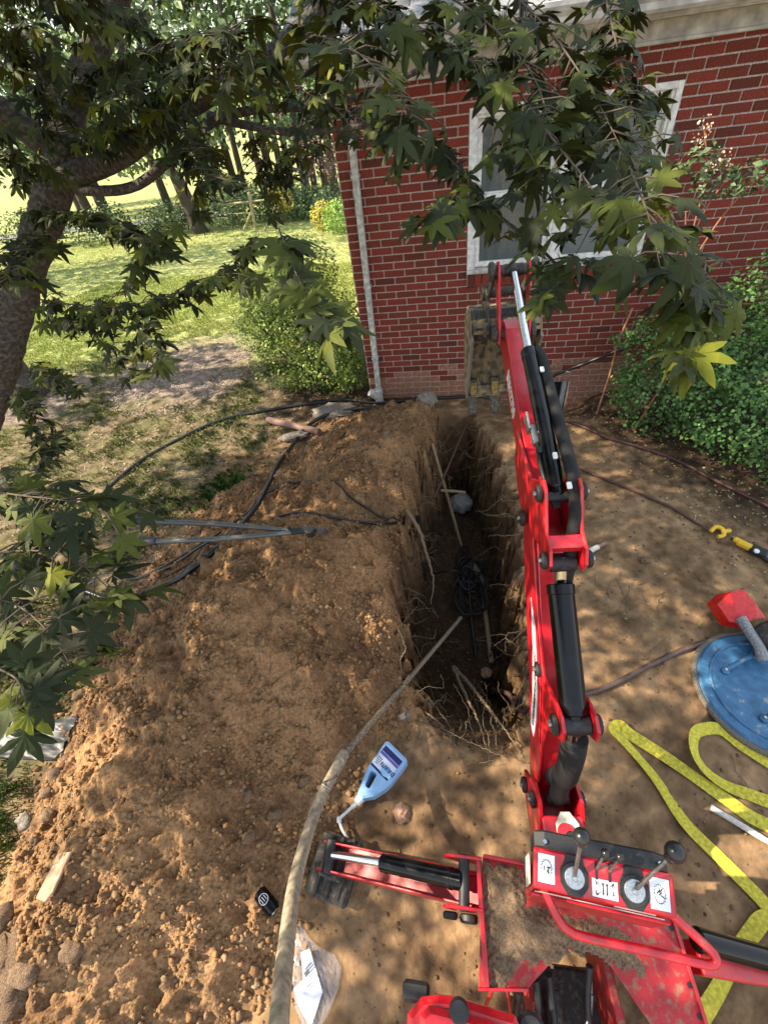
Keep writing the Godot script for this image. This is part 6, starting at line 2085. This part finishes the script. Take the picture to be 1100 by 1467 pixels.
	# yellow tool on the soil by the shrub
	var yt := thing("yellow_tool", "yellow and black cordless tool in two pieces on the sunlit soil by the shrub", "tool", V(2.80, 0, 2.25))
	var T := func(x: float, z: float, y := 0.0) -> Vector3: return on(x, z, y) - yt.position
	var t := MB.new()
	t.tube(curve([T.call(2.66, 2.13, .03), T.call(2.70, 2.10, .055), T.call(2.74, 2.12, .05), T.call(2.735, 2.17, .035), T.call(2.69, 2.185, .03)], 0.01), 0.016, 10)
	t.box(T.call(2.765, 2.135, .045), V(0.07, 0.03, 0.03), Basis(V(0, 1, 0), 0.2), 0.008)
	t.box(T.call(2.835, 2.275, .045), V(0.10, 0.045, 0.05), Basis(V(0, 1, 0), -0.75), 0.010)
	t.box(T.call(2.80, 2.235, .05), V(0.05, 0.035, 0.04), Basis(V(0, 1, 0), -0.75), 0.008)
	obj("casing", t, M.tool_yellow, yt)
	t = MB.new()
	t.box(T.call(2.905, 2.335, .04), V(0.11, 0.06, 0.075), Basis(V(0, 1, 0), -0.7), 0.012)
	t.cyl(T.call(2.775, 2.20, .035), T.call(2.80, 2.25, .035), 0.012, 10, 0.002)
	t.box(T.call(2.95, 2.42, .03), V(0.10, 0.03, 0.03), Basis(V(0, 1, 0), -0.9), 0.006)
	obj("battery", t, M.rubber, yt)
	t = MB.new()
	t.cyl(T.call(2.875, 2.352, .06), T.call(2.875, 2.352, .076), 0.018, 16, 0.003)
	obj("cap", t, M.plastic_white, yt)

func _stick(p: Array, r: float, called: String, m: Material) -> Node:
	var b := MB.new()
	b.tube(curve(p, 0.05), r, 10)
	return obj(called, b, m)

func _ring(r: float, y: float, n: int) -> Array:
	var p := []
	for k in n + 1:
		p.append(V(cos(TAU * k / n) * r, y, sin(TAU * k / n) * r))
	return p

func ribbon(mb: MB, p: Array, w: float, roll: Array) -> void:
	var c := curve(p, 0.015)
	var n := c.size()
	var left := []
	var right := []
	for k in n:
		var t: Vector3 = (c[mini(k + 1, n - 1)] - c[maxi(k - 1, 0)]).normalized()
		var f := float(k) / (n - 1) * (roll.size() - 1)
		var i := mini(int(f), roll.size() - 2)
		var a := lerpf(roll[i], roll[i + 1], f - i)
		var s := t.cross(V(0, 1, 0)).normalized()
		s = s.rotated(t, a)
		left.append(c[k] + s * w / 2)
		right.append(c[k] - s * w / 2)
	for k in n - 1:
		var up: Vector3 = (left[k + 1] - left[k]).cross(right[k] - left[k]).normalized()
		if up.y < 0 and absf(up.y) > 0.05:
			up = -up
		mb.face([left[k], left[k + 1], right[k + 1], right[k]], up)
		mb.face([left[k] - up * 0.002, left[k + 1] - up * 0.002, right[k + 1] - up * 0.002, right[k] - up * 0.002], -up)

func build_litter_items() -> void:
	# yellow webbing strap
	var st := thing("yellow_strap", "long yellow webbing strap lying in loops on the soil beside the blue lid", "strap", V(1.95, 0, 3.95))
	var sb := MB.new()
	var p := []
	for e in [[1.70, 4.80, .03], [1.80, 4.70, .05], [1.90, 4.60, .03], [2.05, 4.47, .025], [2.122, 4.419, .012], [2.004, 4.267, .012], [1.869, 4.11, .014], [1.788, 3.927, .016], [1.70, 3.80, .03], [1.63, 3.72, .05], [1.607, 3.690, .06], [1.65, 3.668, .055], [1.70, 3.70, .03], [1.859, 3.801, .02], [2.001, 3.908, .014], [2.132, 4.009, .014], [2.20, 4.06, .014], [2.35, 4.12, .014]]:
		p.append(on(e[0], e[1], e[2]) - st.position)
	ribbon(sb, p, 0.064, [0.1, 0.3, 0.2, -0.1, 0.1, 0.1, 0.2, 0.4, 0.5, 0.4, 0.2, 0.1, -0.15, 0.05, 0.2, 0.1])
	p = []
	for e in [[2.40, 4.085, .016], [2.34, 4.00, .016], [2.24, 3.96, .016], [2.128, 3.925, .018], [2.05, 3.87, .03], [2.01, 3.81, .05], [2.009, 3.745, .06], [2.04, 3.68, .055], [2.10, 3.645, .04], [2.199, 3.634, .022], [2.277, 3.712, .02], [2.383, 3.791, .02], [2.5, 3.87, .02]]:
		p.append(on(e[0], e[1], e[2]) - st.position)
	ribbon(sb, p, 0.064, [0.1, -0.1, 0.1, 0.4, 0.6, 0.5, 0.3, 0.1, 0.0, 0.1, 0.0])
	obj("webbing", sb, M.strap, st)
	# the dish soap bottle, lying on its side with the pump towards the backhoe
	var bt := thing("soap_bottle", "big light blue dish soap bottle with a white pump lying on the soil", "bottle", V(0.385, lie(0.385, 3.909) + 0.05, 3.909))
	var X := V(0.716, 0, 0.698)
	var Yl := V(-0.60, 0.0, 0.80).normalized()
	X = (X - Yl * X.dot(Yl)).normalized()
	bt.transform = Transform3D(Basis(X, Yl, X.cross(Yl)), bt.position)
	# local z points down or up; make it up
	var upz := 1.0 if bt.basis.z.y > 0 else -1.0
	var body := CSGCombiner3D.new()
	body.name = "body"
	bt.add_child(body, true)
	body.material_override = M.bottle
	var outline := [-0.070, 0.0, 0.070, 0.0, 0.083, 0.012, 0.086, 0.05, 0.089, 0.15, 0.084, 0.19, 0.060, 0.262, 0.028, 0.300, 0.024, 0.312, -0.014, 0.312, -0.020, 0.300, -0.046, 0.232, -0.066, 0.180, -0.078, 0.06, -0.082, 0.012]
	for lay in 4:
		var cp := CSGPolygon3D.new()
		cp.name = "layer"
		var ins: float = [0.0, 0.004, 0.010, 0.020][lay]
		var dep: float = [0.066, 0.078, 0.090, 0.098][lay]
		var off := Geometry2D.offset_polygon(poly(outline), -ins, Geometry2D.JOIN_ROUND)
		cp.polygon = off[0]
		cp.depth = dep
		cp.position = V(0, 0, dep / 2)
		body.add_child(cp, true)
	var hole := CSGPolygon3D.new()
	hole.name = "grip_hole"
	hole.operation = CSGShape3D.OPERATION_SUBTRACTION
	hole.polygon = poly([-0.030, 0.178, -0.004, 0.172, 0.006, 0.178, 0.020, 0.246, 0.014, 0.254, -0.004, 0.256, -0.012, 0.250, -0.034, 0.190])
	hole.depth = 0.3
	hole.position = V(0, 0, 0.15)
	body.add_child(hole, true)
	var zt := upz * 0.0494
	var lab := func(called: String, x0: float, x1: float, y0: float, y1: float, lift: float, m: Material) -> void:
		var b := MB.new()
		b.box(V((x0 + x1) / 2, (y0 + y1) / 2, upz * (0.0492 + lift)), V(x1 - x0, y1 - y0, 0.0016))
		obj(called, b, m, bt)
	lab.call("label", -0.062, 0.068, 0.024, 0.160, 0.0, M.label_white)
	lab.call("label_band", -0.062, 0.068, 0.028, 0.060, 0.0010, M.navy)
	lab.call("label_band", -0.062, 0.068, 0.0625, 0.078, 0.0010, M.purple)
	lab.call("label_band", -0.062, 0.068, 0.148, 0.160, 0.0010, M.navy)
	var ell := MB.new()
	var ep := PackedVector2Array()
	for k in 24:
		ep.append(Vector2(0.032 + cos(TAU * k / 24) * 0.032, 0.128 + sin(TAU * k / 24) * 0.027))
	ell.prism(ep, Transform3D(Basis(), V(0, 0, upz * 0.0505)), 0.0012)
	obj("label_bubble", ell, M.bottle, bt)
	var write := func(s: String, size: float, x: float, y: float, m: Material) -> void:
		var tm := TextMesh.new()
		tm.text = s
		var sf := SystemFont.new()
		sf.font_names = PackedStringArray(["Droid Sans"])
		sf.font_weight = 800
		tm.font = sf
		tm.font_size = 48
		tm.pixel_size = size
		tm.depth = 0.001
		var o := obj("lettering", tm, m, bt)
		var zz := V(0, 0, upz)
		var yy := V(0, 1, 0)
		o.transform = Transform3D(Basis(yy.cross(zz), yy, zz), V(x, y, upz * 0.0516))
	write.call("DAWN", 0.00070, 0.030, 0.115, M.navy)
	for k in 4:
		var b := MB.new()
		b.box(V(-0.040, 0.098 + k * 0.011, upz * 0.0502), V([0.034, 0.036, 0.028, 0.020][k], 0.0045, 0.0012))
		obj("small_print", b, M.navy, bt)
	var pm := MB.new()
	pm.cyl(V(0.005, 0.305, 0), V(0.004, 0.345, 0), 0.024, 20, 0.004)
	pm.cyl(V(0.004, 0.345, 0), V(0.0, 0.375, 0), 0.012, 14, 0.002)
	pm.cyl(V(0.0, 0.37, 0), V(-0.012, 0.452, 0.0), 0.0085, 12, 0.002)
	pm.cyl(V(-0.022, 0.452, -0.002), V(0.0, 0.470, 0.002), 0.013, 14, 0.003)
	pm.tube(curve([V(-0.02, 0.458, 0), V(0.03, 0.478, 0), V(0.085, 0.488, 0), V(0.10, 0.492, -upz * 0.006)], 0.01), 0.0075, 10)
	obj("pump", pm, M.plastic_white, bt)
	# black can
	var cn := thing("drink_can", "dented black can with pale print lying against the pole", "can", V(-0.17, lie(-0.17, 4.645) + 0.036, 4.645))
	cn.basis = Basis(V(0, 1, 0), -0.55)
	var cm := MB.new()
	cm.tube([V(-0.062, 0, 0), V(-0.058, 0, 0), V(-0.050, 0, 0), V(0.045, 0, 0), V(0.055, 0, 0), V(0.060, 0, 0)], [0.022, 0.026, 0.033, 0.033, 0.027, 0.026], 28)
	for k in cm.v.size():
		cm.v[k] += cm.n[k] * n_mid.get_noise_3dv(cm.v[k] * 900.0) * 0.004
	obj("body", cm, M.black_gloss, cn)
	var ce := MB.new()
	ce.cyl(V(0.0595, 0, 0), V(0.062, 0, 0), 0.025, 24, 0.001)
	ce.cyl(V(-0.0635, 0, 0), V(-0.0615, 0, 0), 0.022, 24, 0.001)
	obj("end", ce, M.chrome, cn)
	var cr := MB.new()
	var rp := []
	for k in 25:
		var a := TAU * k / 24
		rp.append(V(-0.012 + cos(a) * 0.022, 0.0355 * cos(sin(a) * 0.62), 0.0355 * sin(sin(a) * 0.62)))
	cr.tube(rp, 0.0018, 6, false)
	for e in [-0.3, 0.0, 0.3]:
		cr.tube([V(-0.024, 0.0355 * cos(e), 0.0355 * sin(e)), V(0.0, 0.0355 * cos(e), 0.0355 * sin(e))], 0.0016, 6)
	obj("print", cr, M.sticker, cn)
	# clear bag with a folded paper
	var bg := thing("plastic_bag", "crumpled clear plastic bag with a folded white paper inside, beside the pole", "bag", V(0.085, lie(0.085, 4.86), 4.86))
	bg.scale = V(1.22, 1.1, 1.12)
	var bo := poly([-0.105, -0.135, -0.085, -0.140, -0.02, -0.085, 0.07, -0.065, 0.10, -0.03, 0.10, 0.03, 0.075, 0.10, 0.045, 0.155, 0.0, 0.155, -0.05, 0.10, -0.075, 0.03, -0.085, -0.05])
	for lay in 2:
		var bm := MB.new()
		var n := 26
		var gr := []
		for jz in n + 1:
			for ix in n + 1:
				var x := lerpf(-0.11, 0.11, float(ix) / n)
				var z := lerpf(-0.145, 0.16, float(jz) / n)
				var e := 0.0
				var q := Vector2(x, z)
				if not Geometry2D.is_point_in_polygon(q, bo):
					var best := 9.0
					var bq := q
					for k in bo.size():
						var cpn := Geometry2D.get_closest_point_to_segment(q, bo[k], bo[(k + 1) % bo.size()])
						if cpn.distance_to(q) < best:
							best = cpn.distance_to(q)
							bq = cpn
					q = bq
				else:
					e = 9.0
					for k in bo.size():
						e = minf(e, Geometry2D.get_closest_point_to_segment(q, bo[k], bo[(k + 1) % bo.size()]).distance_to(q))
				var y := 0.012 + minf(e, 0.05) * (0.55 if lay == 1 else 0.05) + n_mid.get_noise_2d(q.x * 380 + lay * 90, q.y * 380) * 0.012 * minf(e * 40, 1.0)
				gr.append(V(q.x, y, q.y))
		for jz in n:
			for ix in n:
				var k := jz * (n + 1) + ix
				if (gr[k] - gr[k + n + 2]).length() > 0.002:
					bm.face([gr[k], gr[k + 1], gr[k + n + 2]], V(0, 1, 0))
					bm.face([gr[k], gr[k + n + 2], gr[k + n + 1]], V(0, 1, 0))
		obj("film", bm, M.clear, bg)
	var pp := MB.new()
	pp.face([V(-0.062, 0.020, -0.055), V(-0.028, 0.026, -0.07), V(0.0, 0.022, 0.075), V(-0.035, 0.018, 0.02)], V(0, 1, 0))
	pp.face([V(-0.028, 0.026, -0.07), V(-0.018, 0.022, -0.045), V(0.045, 0.022, 0.045), V(0.0, 0.022, 0.075)], V(0, 1, 0))
	pp.face([V(0.045, 0.022, 0.045), V(0.02, 0.018, 0.145), V(-0.04, 0.018, 0.09), V(0.0, 0.022, 0.075)], V(0, 1, 0))
	pp.face([V(-0.035, 0.018, 0.02), V(0.0, 0.022, 0.075), V(-0.04, 0.018, 0.09), V(-0.065, 0.016, 0.05)], V(0, 1, 0))
	var pa := obj("folded_paper", pp, M.paper, bg)
	var pr := MB.new()
	for k in 7:
		pr.box(V(-0.022 + k * 0.005, 0.0262 - k * 0.0004, -0.02 + k * 0.008), V(0.030 + 0.01 * (k % 3), 0.0006, 0.0028), Basis(V(0, 1, 0), 0.85))
	pr.box(V(-0.025, 0.0255, 0.0), V(0.02, 0.0006, 0.012), Basis(V(0, 1, 0), 0.85))
	obj("print", pr, M.lopper, pa)
	# flat clay piece on the mound
	var cl := MB.new()
	cl.prism(poly([-0.06, -0.085, 0.035, -0.09, 0.045, 0.05, 0.025, 0.085, -0.055, 0.08]), Transform3D(Basis(V(1, 0.45, 0).normalized(), V(0.05, 0.1, 1).normalized(), V(0.45, -1, 0.08).normalized()), on(-1.02, 4.68, 0.022)), 0.014, 0.003)
	tag(obj("clay_shard", cl, M.clay), "flat orange clay shard lying on the left flank of the mound", "clay shard")
	# dark plastic sheet
	var tp := MB.new()
	var tn := 30
	var tv := []
	for jz in tn + 1:
		for ix in tn + 1:
			var u := float(ix) / tn
			var w := float(jz) / tn
			var q := V(-2.75, 0, 3.86).lerp(V(-1.68, 0, 3.90), u).lerp(V(-2.75, 0, 4.17).lerp(V(-1.80, 0, 4.13), u), w)
			q.y = maxf(lie(q.x, q.z), 0.0) + 0.022 + 0.014 * n_mid.get_noise_2d(q.x * 120, q.z * 120) + 0.02 * n_low.get_noise_2d(q.x * 150, q.z * 150)
			tv.append(q)
	for jz in tn:
		for ix in tn:
			var k := jz * (tn + 1) + ix
			tp.face([tv[k], tv[k + 1], tv[k + tn + 2]], V(0, 1, 0))
			tp.face([tv[k], tv[k + tn + 2], tv[k + tn + 1]], V(0, 1, 0))
	tp.smooth(0)
	tag(obj("plastic_sheet", tp, M.tarp), "wrinkled dark plastic sheet at the left edge beside the mound", "plastic sheet")
	# stones
	var rock := func(called: String, label: String, cat: String, at: Vector3, r: Vector3, yaw: float, m: Material) -> void:
		var b := MB.new()
		b.blob(at * 0.37, Vector3.ONE, Basis(), 14, 20, n_low, 0.35, 0.55)
		for k in b.v.size():
			b.v[k] -= at * 0.37
		var o := obj(called, b, m)
		o.transform = Transform3D(Basis(V(0, 1, 0), yaw).scaled_local(r), at)
		tag(o, label, cat)
	rock.call("flat_stone", "flat pale stone under the loop of black pipe at the edge of the lawn", "stone", on(-1.08, 0.77, 0.03), V(0.16, 0.045, 0.07), 0.25, M.stone)
	rock.call("splash_block", "pale concrete slab half buried beside the drain tee", "concrete slab", on(-0.72, 0.24, 0.01), V(0.26, 0.055, 0.14), 0.1, M.stone)
	rock.call("grey_clod", "grey clod of clay on the trench lip below the downspout", "clod", on(0.40, 0.55, 0.05), V(0.11, 0.09, 0.09), 0.4, M.stone)
	rock.call("big_rock", "large smooth brown rock at the lower left corner", "rock", on(-1.15, 5.02, 0.0), V(0.13, 0.07, 0.19), 0.5, M.soil_lump)
	rock.call("white_lump", "crumpled whitish rag lying deep in the trench", "rag", V(0.76, -0.80, 0.98), V(0.125, 0.11, 0.11), 0.0, M.rag)
	rock.call("tan_rock", "smooth tan stone beside the soap bottle's pump", "stone", on(0.43, 4.20, 0.01), V(0.045, 0.03, 0.05), 0.3, M.clay)
	rock.call("pit_stone", "small ochre stone at the near end of the trench floor", "stone", V(0.97, -0.90, 2.95), V(0.05, 0.04, 0.045), 0.3, M.clay)
	# snarl of cable and the pipe end on the trench floor
	var sn := thing("cable_snarl", "tangle of black cable heaped on the trench floor", "cable", V(0.83, -0.93, 2.0))
	for k in 9:
		var c := MB.new()
		var pts := []
		var cx := rng.randf_range(-0.06, 0.10)
		var cz := rng.randf_range(-0.35, 0.35)
		var rx := rng.randf_range(0.07, 0.16)
		var rz := rng.randf_range(0.12, 0.34)
		for e in 15:
			var a := TAU * e / 12.0 + k
			pts.append(V(cx + cos(a) * rx + rng.randf_range(-.015, .015), 0.03 + 0.05 * k / 9.0 + rng.randf_range(0, 0.05), cz + sin(a) * rz))
		c.tube(curve(pts, 0.03), rng.randf_range(0.006, 0.010), 8)
		obj("loop", c, M.pipe_black, sn)
	var snp := MB.new()
	snp.tube(curve([V(-0.02, 0.08, -0.35), V(0.0, 0.10, 0.0), V(0.02, 0.06, 0.4), V(0.06, 0.03, 0.8)], 0.05), 0.012, 8)
	obj("lead", snp, M.pipe_black, sn)
	var bp := MB.new()
	bp.tube([V(1.0, -0.93, 3.06), V(1.005, -0.84, 3.10)], 0.062, 24, false)
	bp.tube([V(1.0, -0.93, 3.06), V(1.005, -0.84, 3.10)], 0.054, 24, false)
	tag(obj("pipe_end", bp, M.pipe_black), "open black corrugated pipe end in the bottom of the trench", "pipe")
	for q in [[V(0.98, -0.92, 2.25), V(1.0, -0.9, 2.55), V(1.02, -0.91, 2.85), 0.022, "broken pale stick lying on the trench floor beside the cables"], [V(0.86, -0.90, 1.75), V(0.93, -0.9, 1.9), V(0.98, -0.91, 2.05), 0.035, "short weathered board end under the cable tangle"], [V(0.55, -0.30, 1.30), V(0.68, -0.31, 1.30), V(0.80, -0.33, 1.30), 0.016, "short pale root stub crossing the far part of the trench"]]:
		tag(_stick([q[0], q[1], q[2]], q[3], "stick", M.wood if q[3] < 0.03 else M.root), q[4], "stick")
	pipe("red_root", "reddish root stretched diagonally across the far end of the trench", "root", [V(0.50, -0.10, 1.62), V(0.62, -0.05, 1.25), V(0.74, 0.0, 0.85), V(0.86, 0.04, 0.48)], 0.011, M.hose_red)

func build_roots() -> void:
	var one := func(p: Array, r: float, label: String, group: String) -> void:
		var b := MB.new()
		var c := curve(p, 0.02)
		var rr := []
		for k in c.size():
			rr.append(maxf(r * (1.0 - 0.8 * k / c.size()), 0.0012))
			if k > 0:
				c[k] += V(n_mid.get_noise_2d(k * 14.0, p[0].x * 900), n_mid.get_noise_2d(k * 14.0, p[0].z * 900), n_mid.get_noise_2d(k * 14.0, 300 + p[0].x * 900)) * 0.011
		b.tube(c, rr, 6)
		tag(obj("root", b, M.root), label, "root", group)
	one.call([V(0.70, -0.55, 3.08), V(0.84, -0.32, 3.35), V(0.97, -0.10, 3.62), V(1.10, 0.0, 3.86)], 0.017, "thick pale forked root at the near end of the trench, right prong", "")
	one.call([V(0.69, -0.55, 3.08), V(0.77, -0.36, 3.35), V(0.85, -0.12, 3.62), V(0.90, 0.02, 3.86)], 0.015, "thick pale forked root at the near end of the trench, left prong", "")
	one.call([V(0.30, 0.22, 2.10), V(0.40, 0.10, 2.2), V(0.46, -0.05, 2.32), V(0.52, -0.25, 2.45), V(0.50, -0.4, 2.6)], 0.022, "thick root bending over the trench's left lip beside the black cables", "")
	var g := "thin roots torn out of the trench sides"
	for k in 100:
		var z := rng.randf_range(0.5, 3.95)
		var left := rng.randf() < 0.5
		if z > 2.2 and rng.randf() < 0.5:
			left = true
		var x := along(LIP_A, z) + 0.05 if left else along(LIP_B, z) - 0.05
		var dx := 1.0 if left else -1.0
		var y := rng.randf_range(-0.55, -0.02) if rng.randf() < 0.75 else rng.randf_range(-0.1, 0.04)
		var len_ := rng.randf_range(0.08, 0.32) * (1.3 if z > 2.3 else 0.8)
		var a := V(x, y, z)
		var d := (V(dx * 0.8, rng.randf_range(-0.5, 0.5), rng.randf_range(-0.6, 0.8))).normalized()
		one.call([a - d * 0.06, a + d * len_ * 0.3, a + d * len_ * 0.65 + rdir() * len_ * 0.25, a + d * len_ + rdir() * len_ * 0.4 - V(0, len_ * 0.2, 0)], rng.randf_range(0.002, 0.0055), "%s root %s the %s trench side, %s" % ["long" if len_ > 0.28 else ("short" if len_ < 0.15 else "thin"), "at the lip of" if y > -0.1 else ("halfway down" if y > -0.32 else "low in"), "left" if left else "right", "below the bucket" if z < 1.3 else ("by the rag" if z < 1.9 else ("by the cables" if z < 2.6 else ("under the boom" if z < 3.2 else "at its near end")))], g)
	for k in 26:
		var x := rng.randf_range(0.35, 1.1)
		var z := rng.randf_range(3.3, 3.95)
		var a := V(x, lie(x, z) + 0.01, z)
		var d := V(rng.randf_range(-0.5, 0.5), rng.randf_range(0.2, 0.8), rng.randf_range(-0.9, 0.1)).normalized()
		var len_ := rng.randf_range(0.12, 0.35)
		one.call([a, a + d * len_ * 0.4, a + d * len_ * 0.7 + rdir() * 0.04, a + d * len_ + rdir() * 0.07], rng.randf_range(0.003, 0.006), "%s pale root standing out of the near slope of the trench, %s" % ["long" if len_ > 0.27 else ("short" if len_ < 0.18 else "wiry"), "on its left" if x < 0.6 else ("in its middle" if x < 0.85 else "close to the boom")], g)
	# rootlets lying on the mound and on the bare soil
	for k in 46:
		var on_heap := rng.randf() < 0.65
		var x := rng.randf_range(-1.5, 0.2) if on_heap else rng.randf_range(1.3, 2.4)
		var z := rng.randf_range(1.4, 4.9) if on_heap else rng.randf_range(1.6, 4.2)
		var len_ := rng.randf_range(0.10, 0.40)
		var a := rng.randf() * TAU
		var p := []
		for e in 5:
			p.append(V(x, height(x, z) + 0.010, z))
			a += rng.randf_range(-0.7, 0.7)
			x += cos(a) * len_ / 4
			z += sin(a) * len_ / 4
		one.call(p, rng.randf_range(0.0022, 0.0045), ("%s dry rootlet lying on the %s of the soil mound" % ["long" if len_ > 0.27 else "short", "far slope" if p[0].z < 2.2 else ("crest" if p[0].z < 3.0 else ("near slope" if p[0].z < 4.0 else "foot towards the pole"))]) if on_heap else ("%s dry rootlet on the trodden soil %s" % ["long" if len_ > 0.27 else "short", "near the shrub" if p[0].z < 2.3 else ("beside the boom" if p[0].x < 1.8 else "near the blue lid")]), "rootlets on the mound" if on_heap else "rootlets on the bare soil")

func _ready() -> void:
	rng.seed = 20240611
	# camera, sky, sun and exposure
	var cam := Camera3D.new()
	cam.name = "camera"
	add_child(cam)
	cam.transform = Transform3D(Basis(RIGHT, UP, BACK), EYE)
	cam.fov = 96.82
	cam.near = 0.05
	cam.far = 800.0
	cam.current = true
	var env := Environment.new()
	env.background_mode = Environment.BG_SKY
	var sky := Sky.new()
	var sm := ProceduralSkyMaterial.new()
	sm.sky_top_color = Color(0.70, 0.76, 0.83)
	sm.sky_horizon_color = Color(0.95, 0.96, 0.97)
	sm.sky_curve = 0.2
	sm.ground_bottom_color = Color(0.25, 0.26, 0.20)
	sm.ground_horizon_color = Color(0.7, 0.74, 0.74)
	sm.sky_energy_multiplier = 0.9
	sky.sky_material = sm
	env.sky = sky
	env.tonemap_mode = Environment.TONE_MAPPER_LINEAR
	env.tonemap_exposure = 3.3
	env.sdfgi_enabled = true
	env.ssao_enabled = true
	env.ssil_enabled = true
	var we := WorldEnvironment.new()
	we.name = "world"
	we.environment = env
	add_child(we)
	var sun := DirectionalLight3D.new()
	sun.name = "sun"
	sun.light_energy = 1.45
	sun.light_color = Color(1.0, 0.94, 0.84)
	sun.light_angular_distance = 0.53
	sun.shadow_enabled = true
	add_child(sun)
	sun.look_at_from_position(Vector3.ZERO, Vector3(0.74, -0.66, -0.06))

	n_low.seed = 5
	n_low.frequency = 0.045
	n_low.fractal_octaves = 2
	n_mid.seed = 8
	n_mid.frequency = 0.14
	n_mid.fractal_octaves = 3
	n_fine.seed = 11
	n_fine.frequency = 0.55
	n_fine.fractal_octaves = 2
	n_cell.seed = 14
	n_cell.noise_type = FastNoiseLite.TYPE_CELLULAR
	n_cell.frequency = 0.30
	n_cell.cellular_return_type = FastNoiseLite.RETURN_DISTANCE
	n_patch.seed = 17
	n_patch.frequency = 0.016
	n_patch.fractal_octaves = 3
	make_materials()
	build_ground()
	build_house()
	build_backhoe()
	build_maple()
	build_shrubs()
	build_background()
	build_clods()
	build_grass()
	build_litter()
	build_pipes()
	build_tools()
	build_litter_items()
	build_roots()
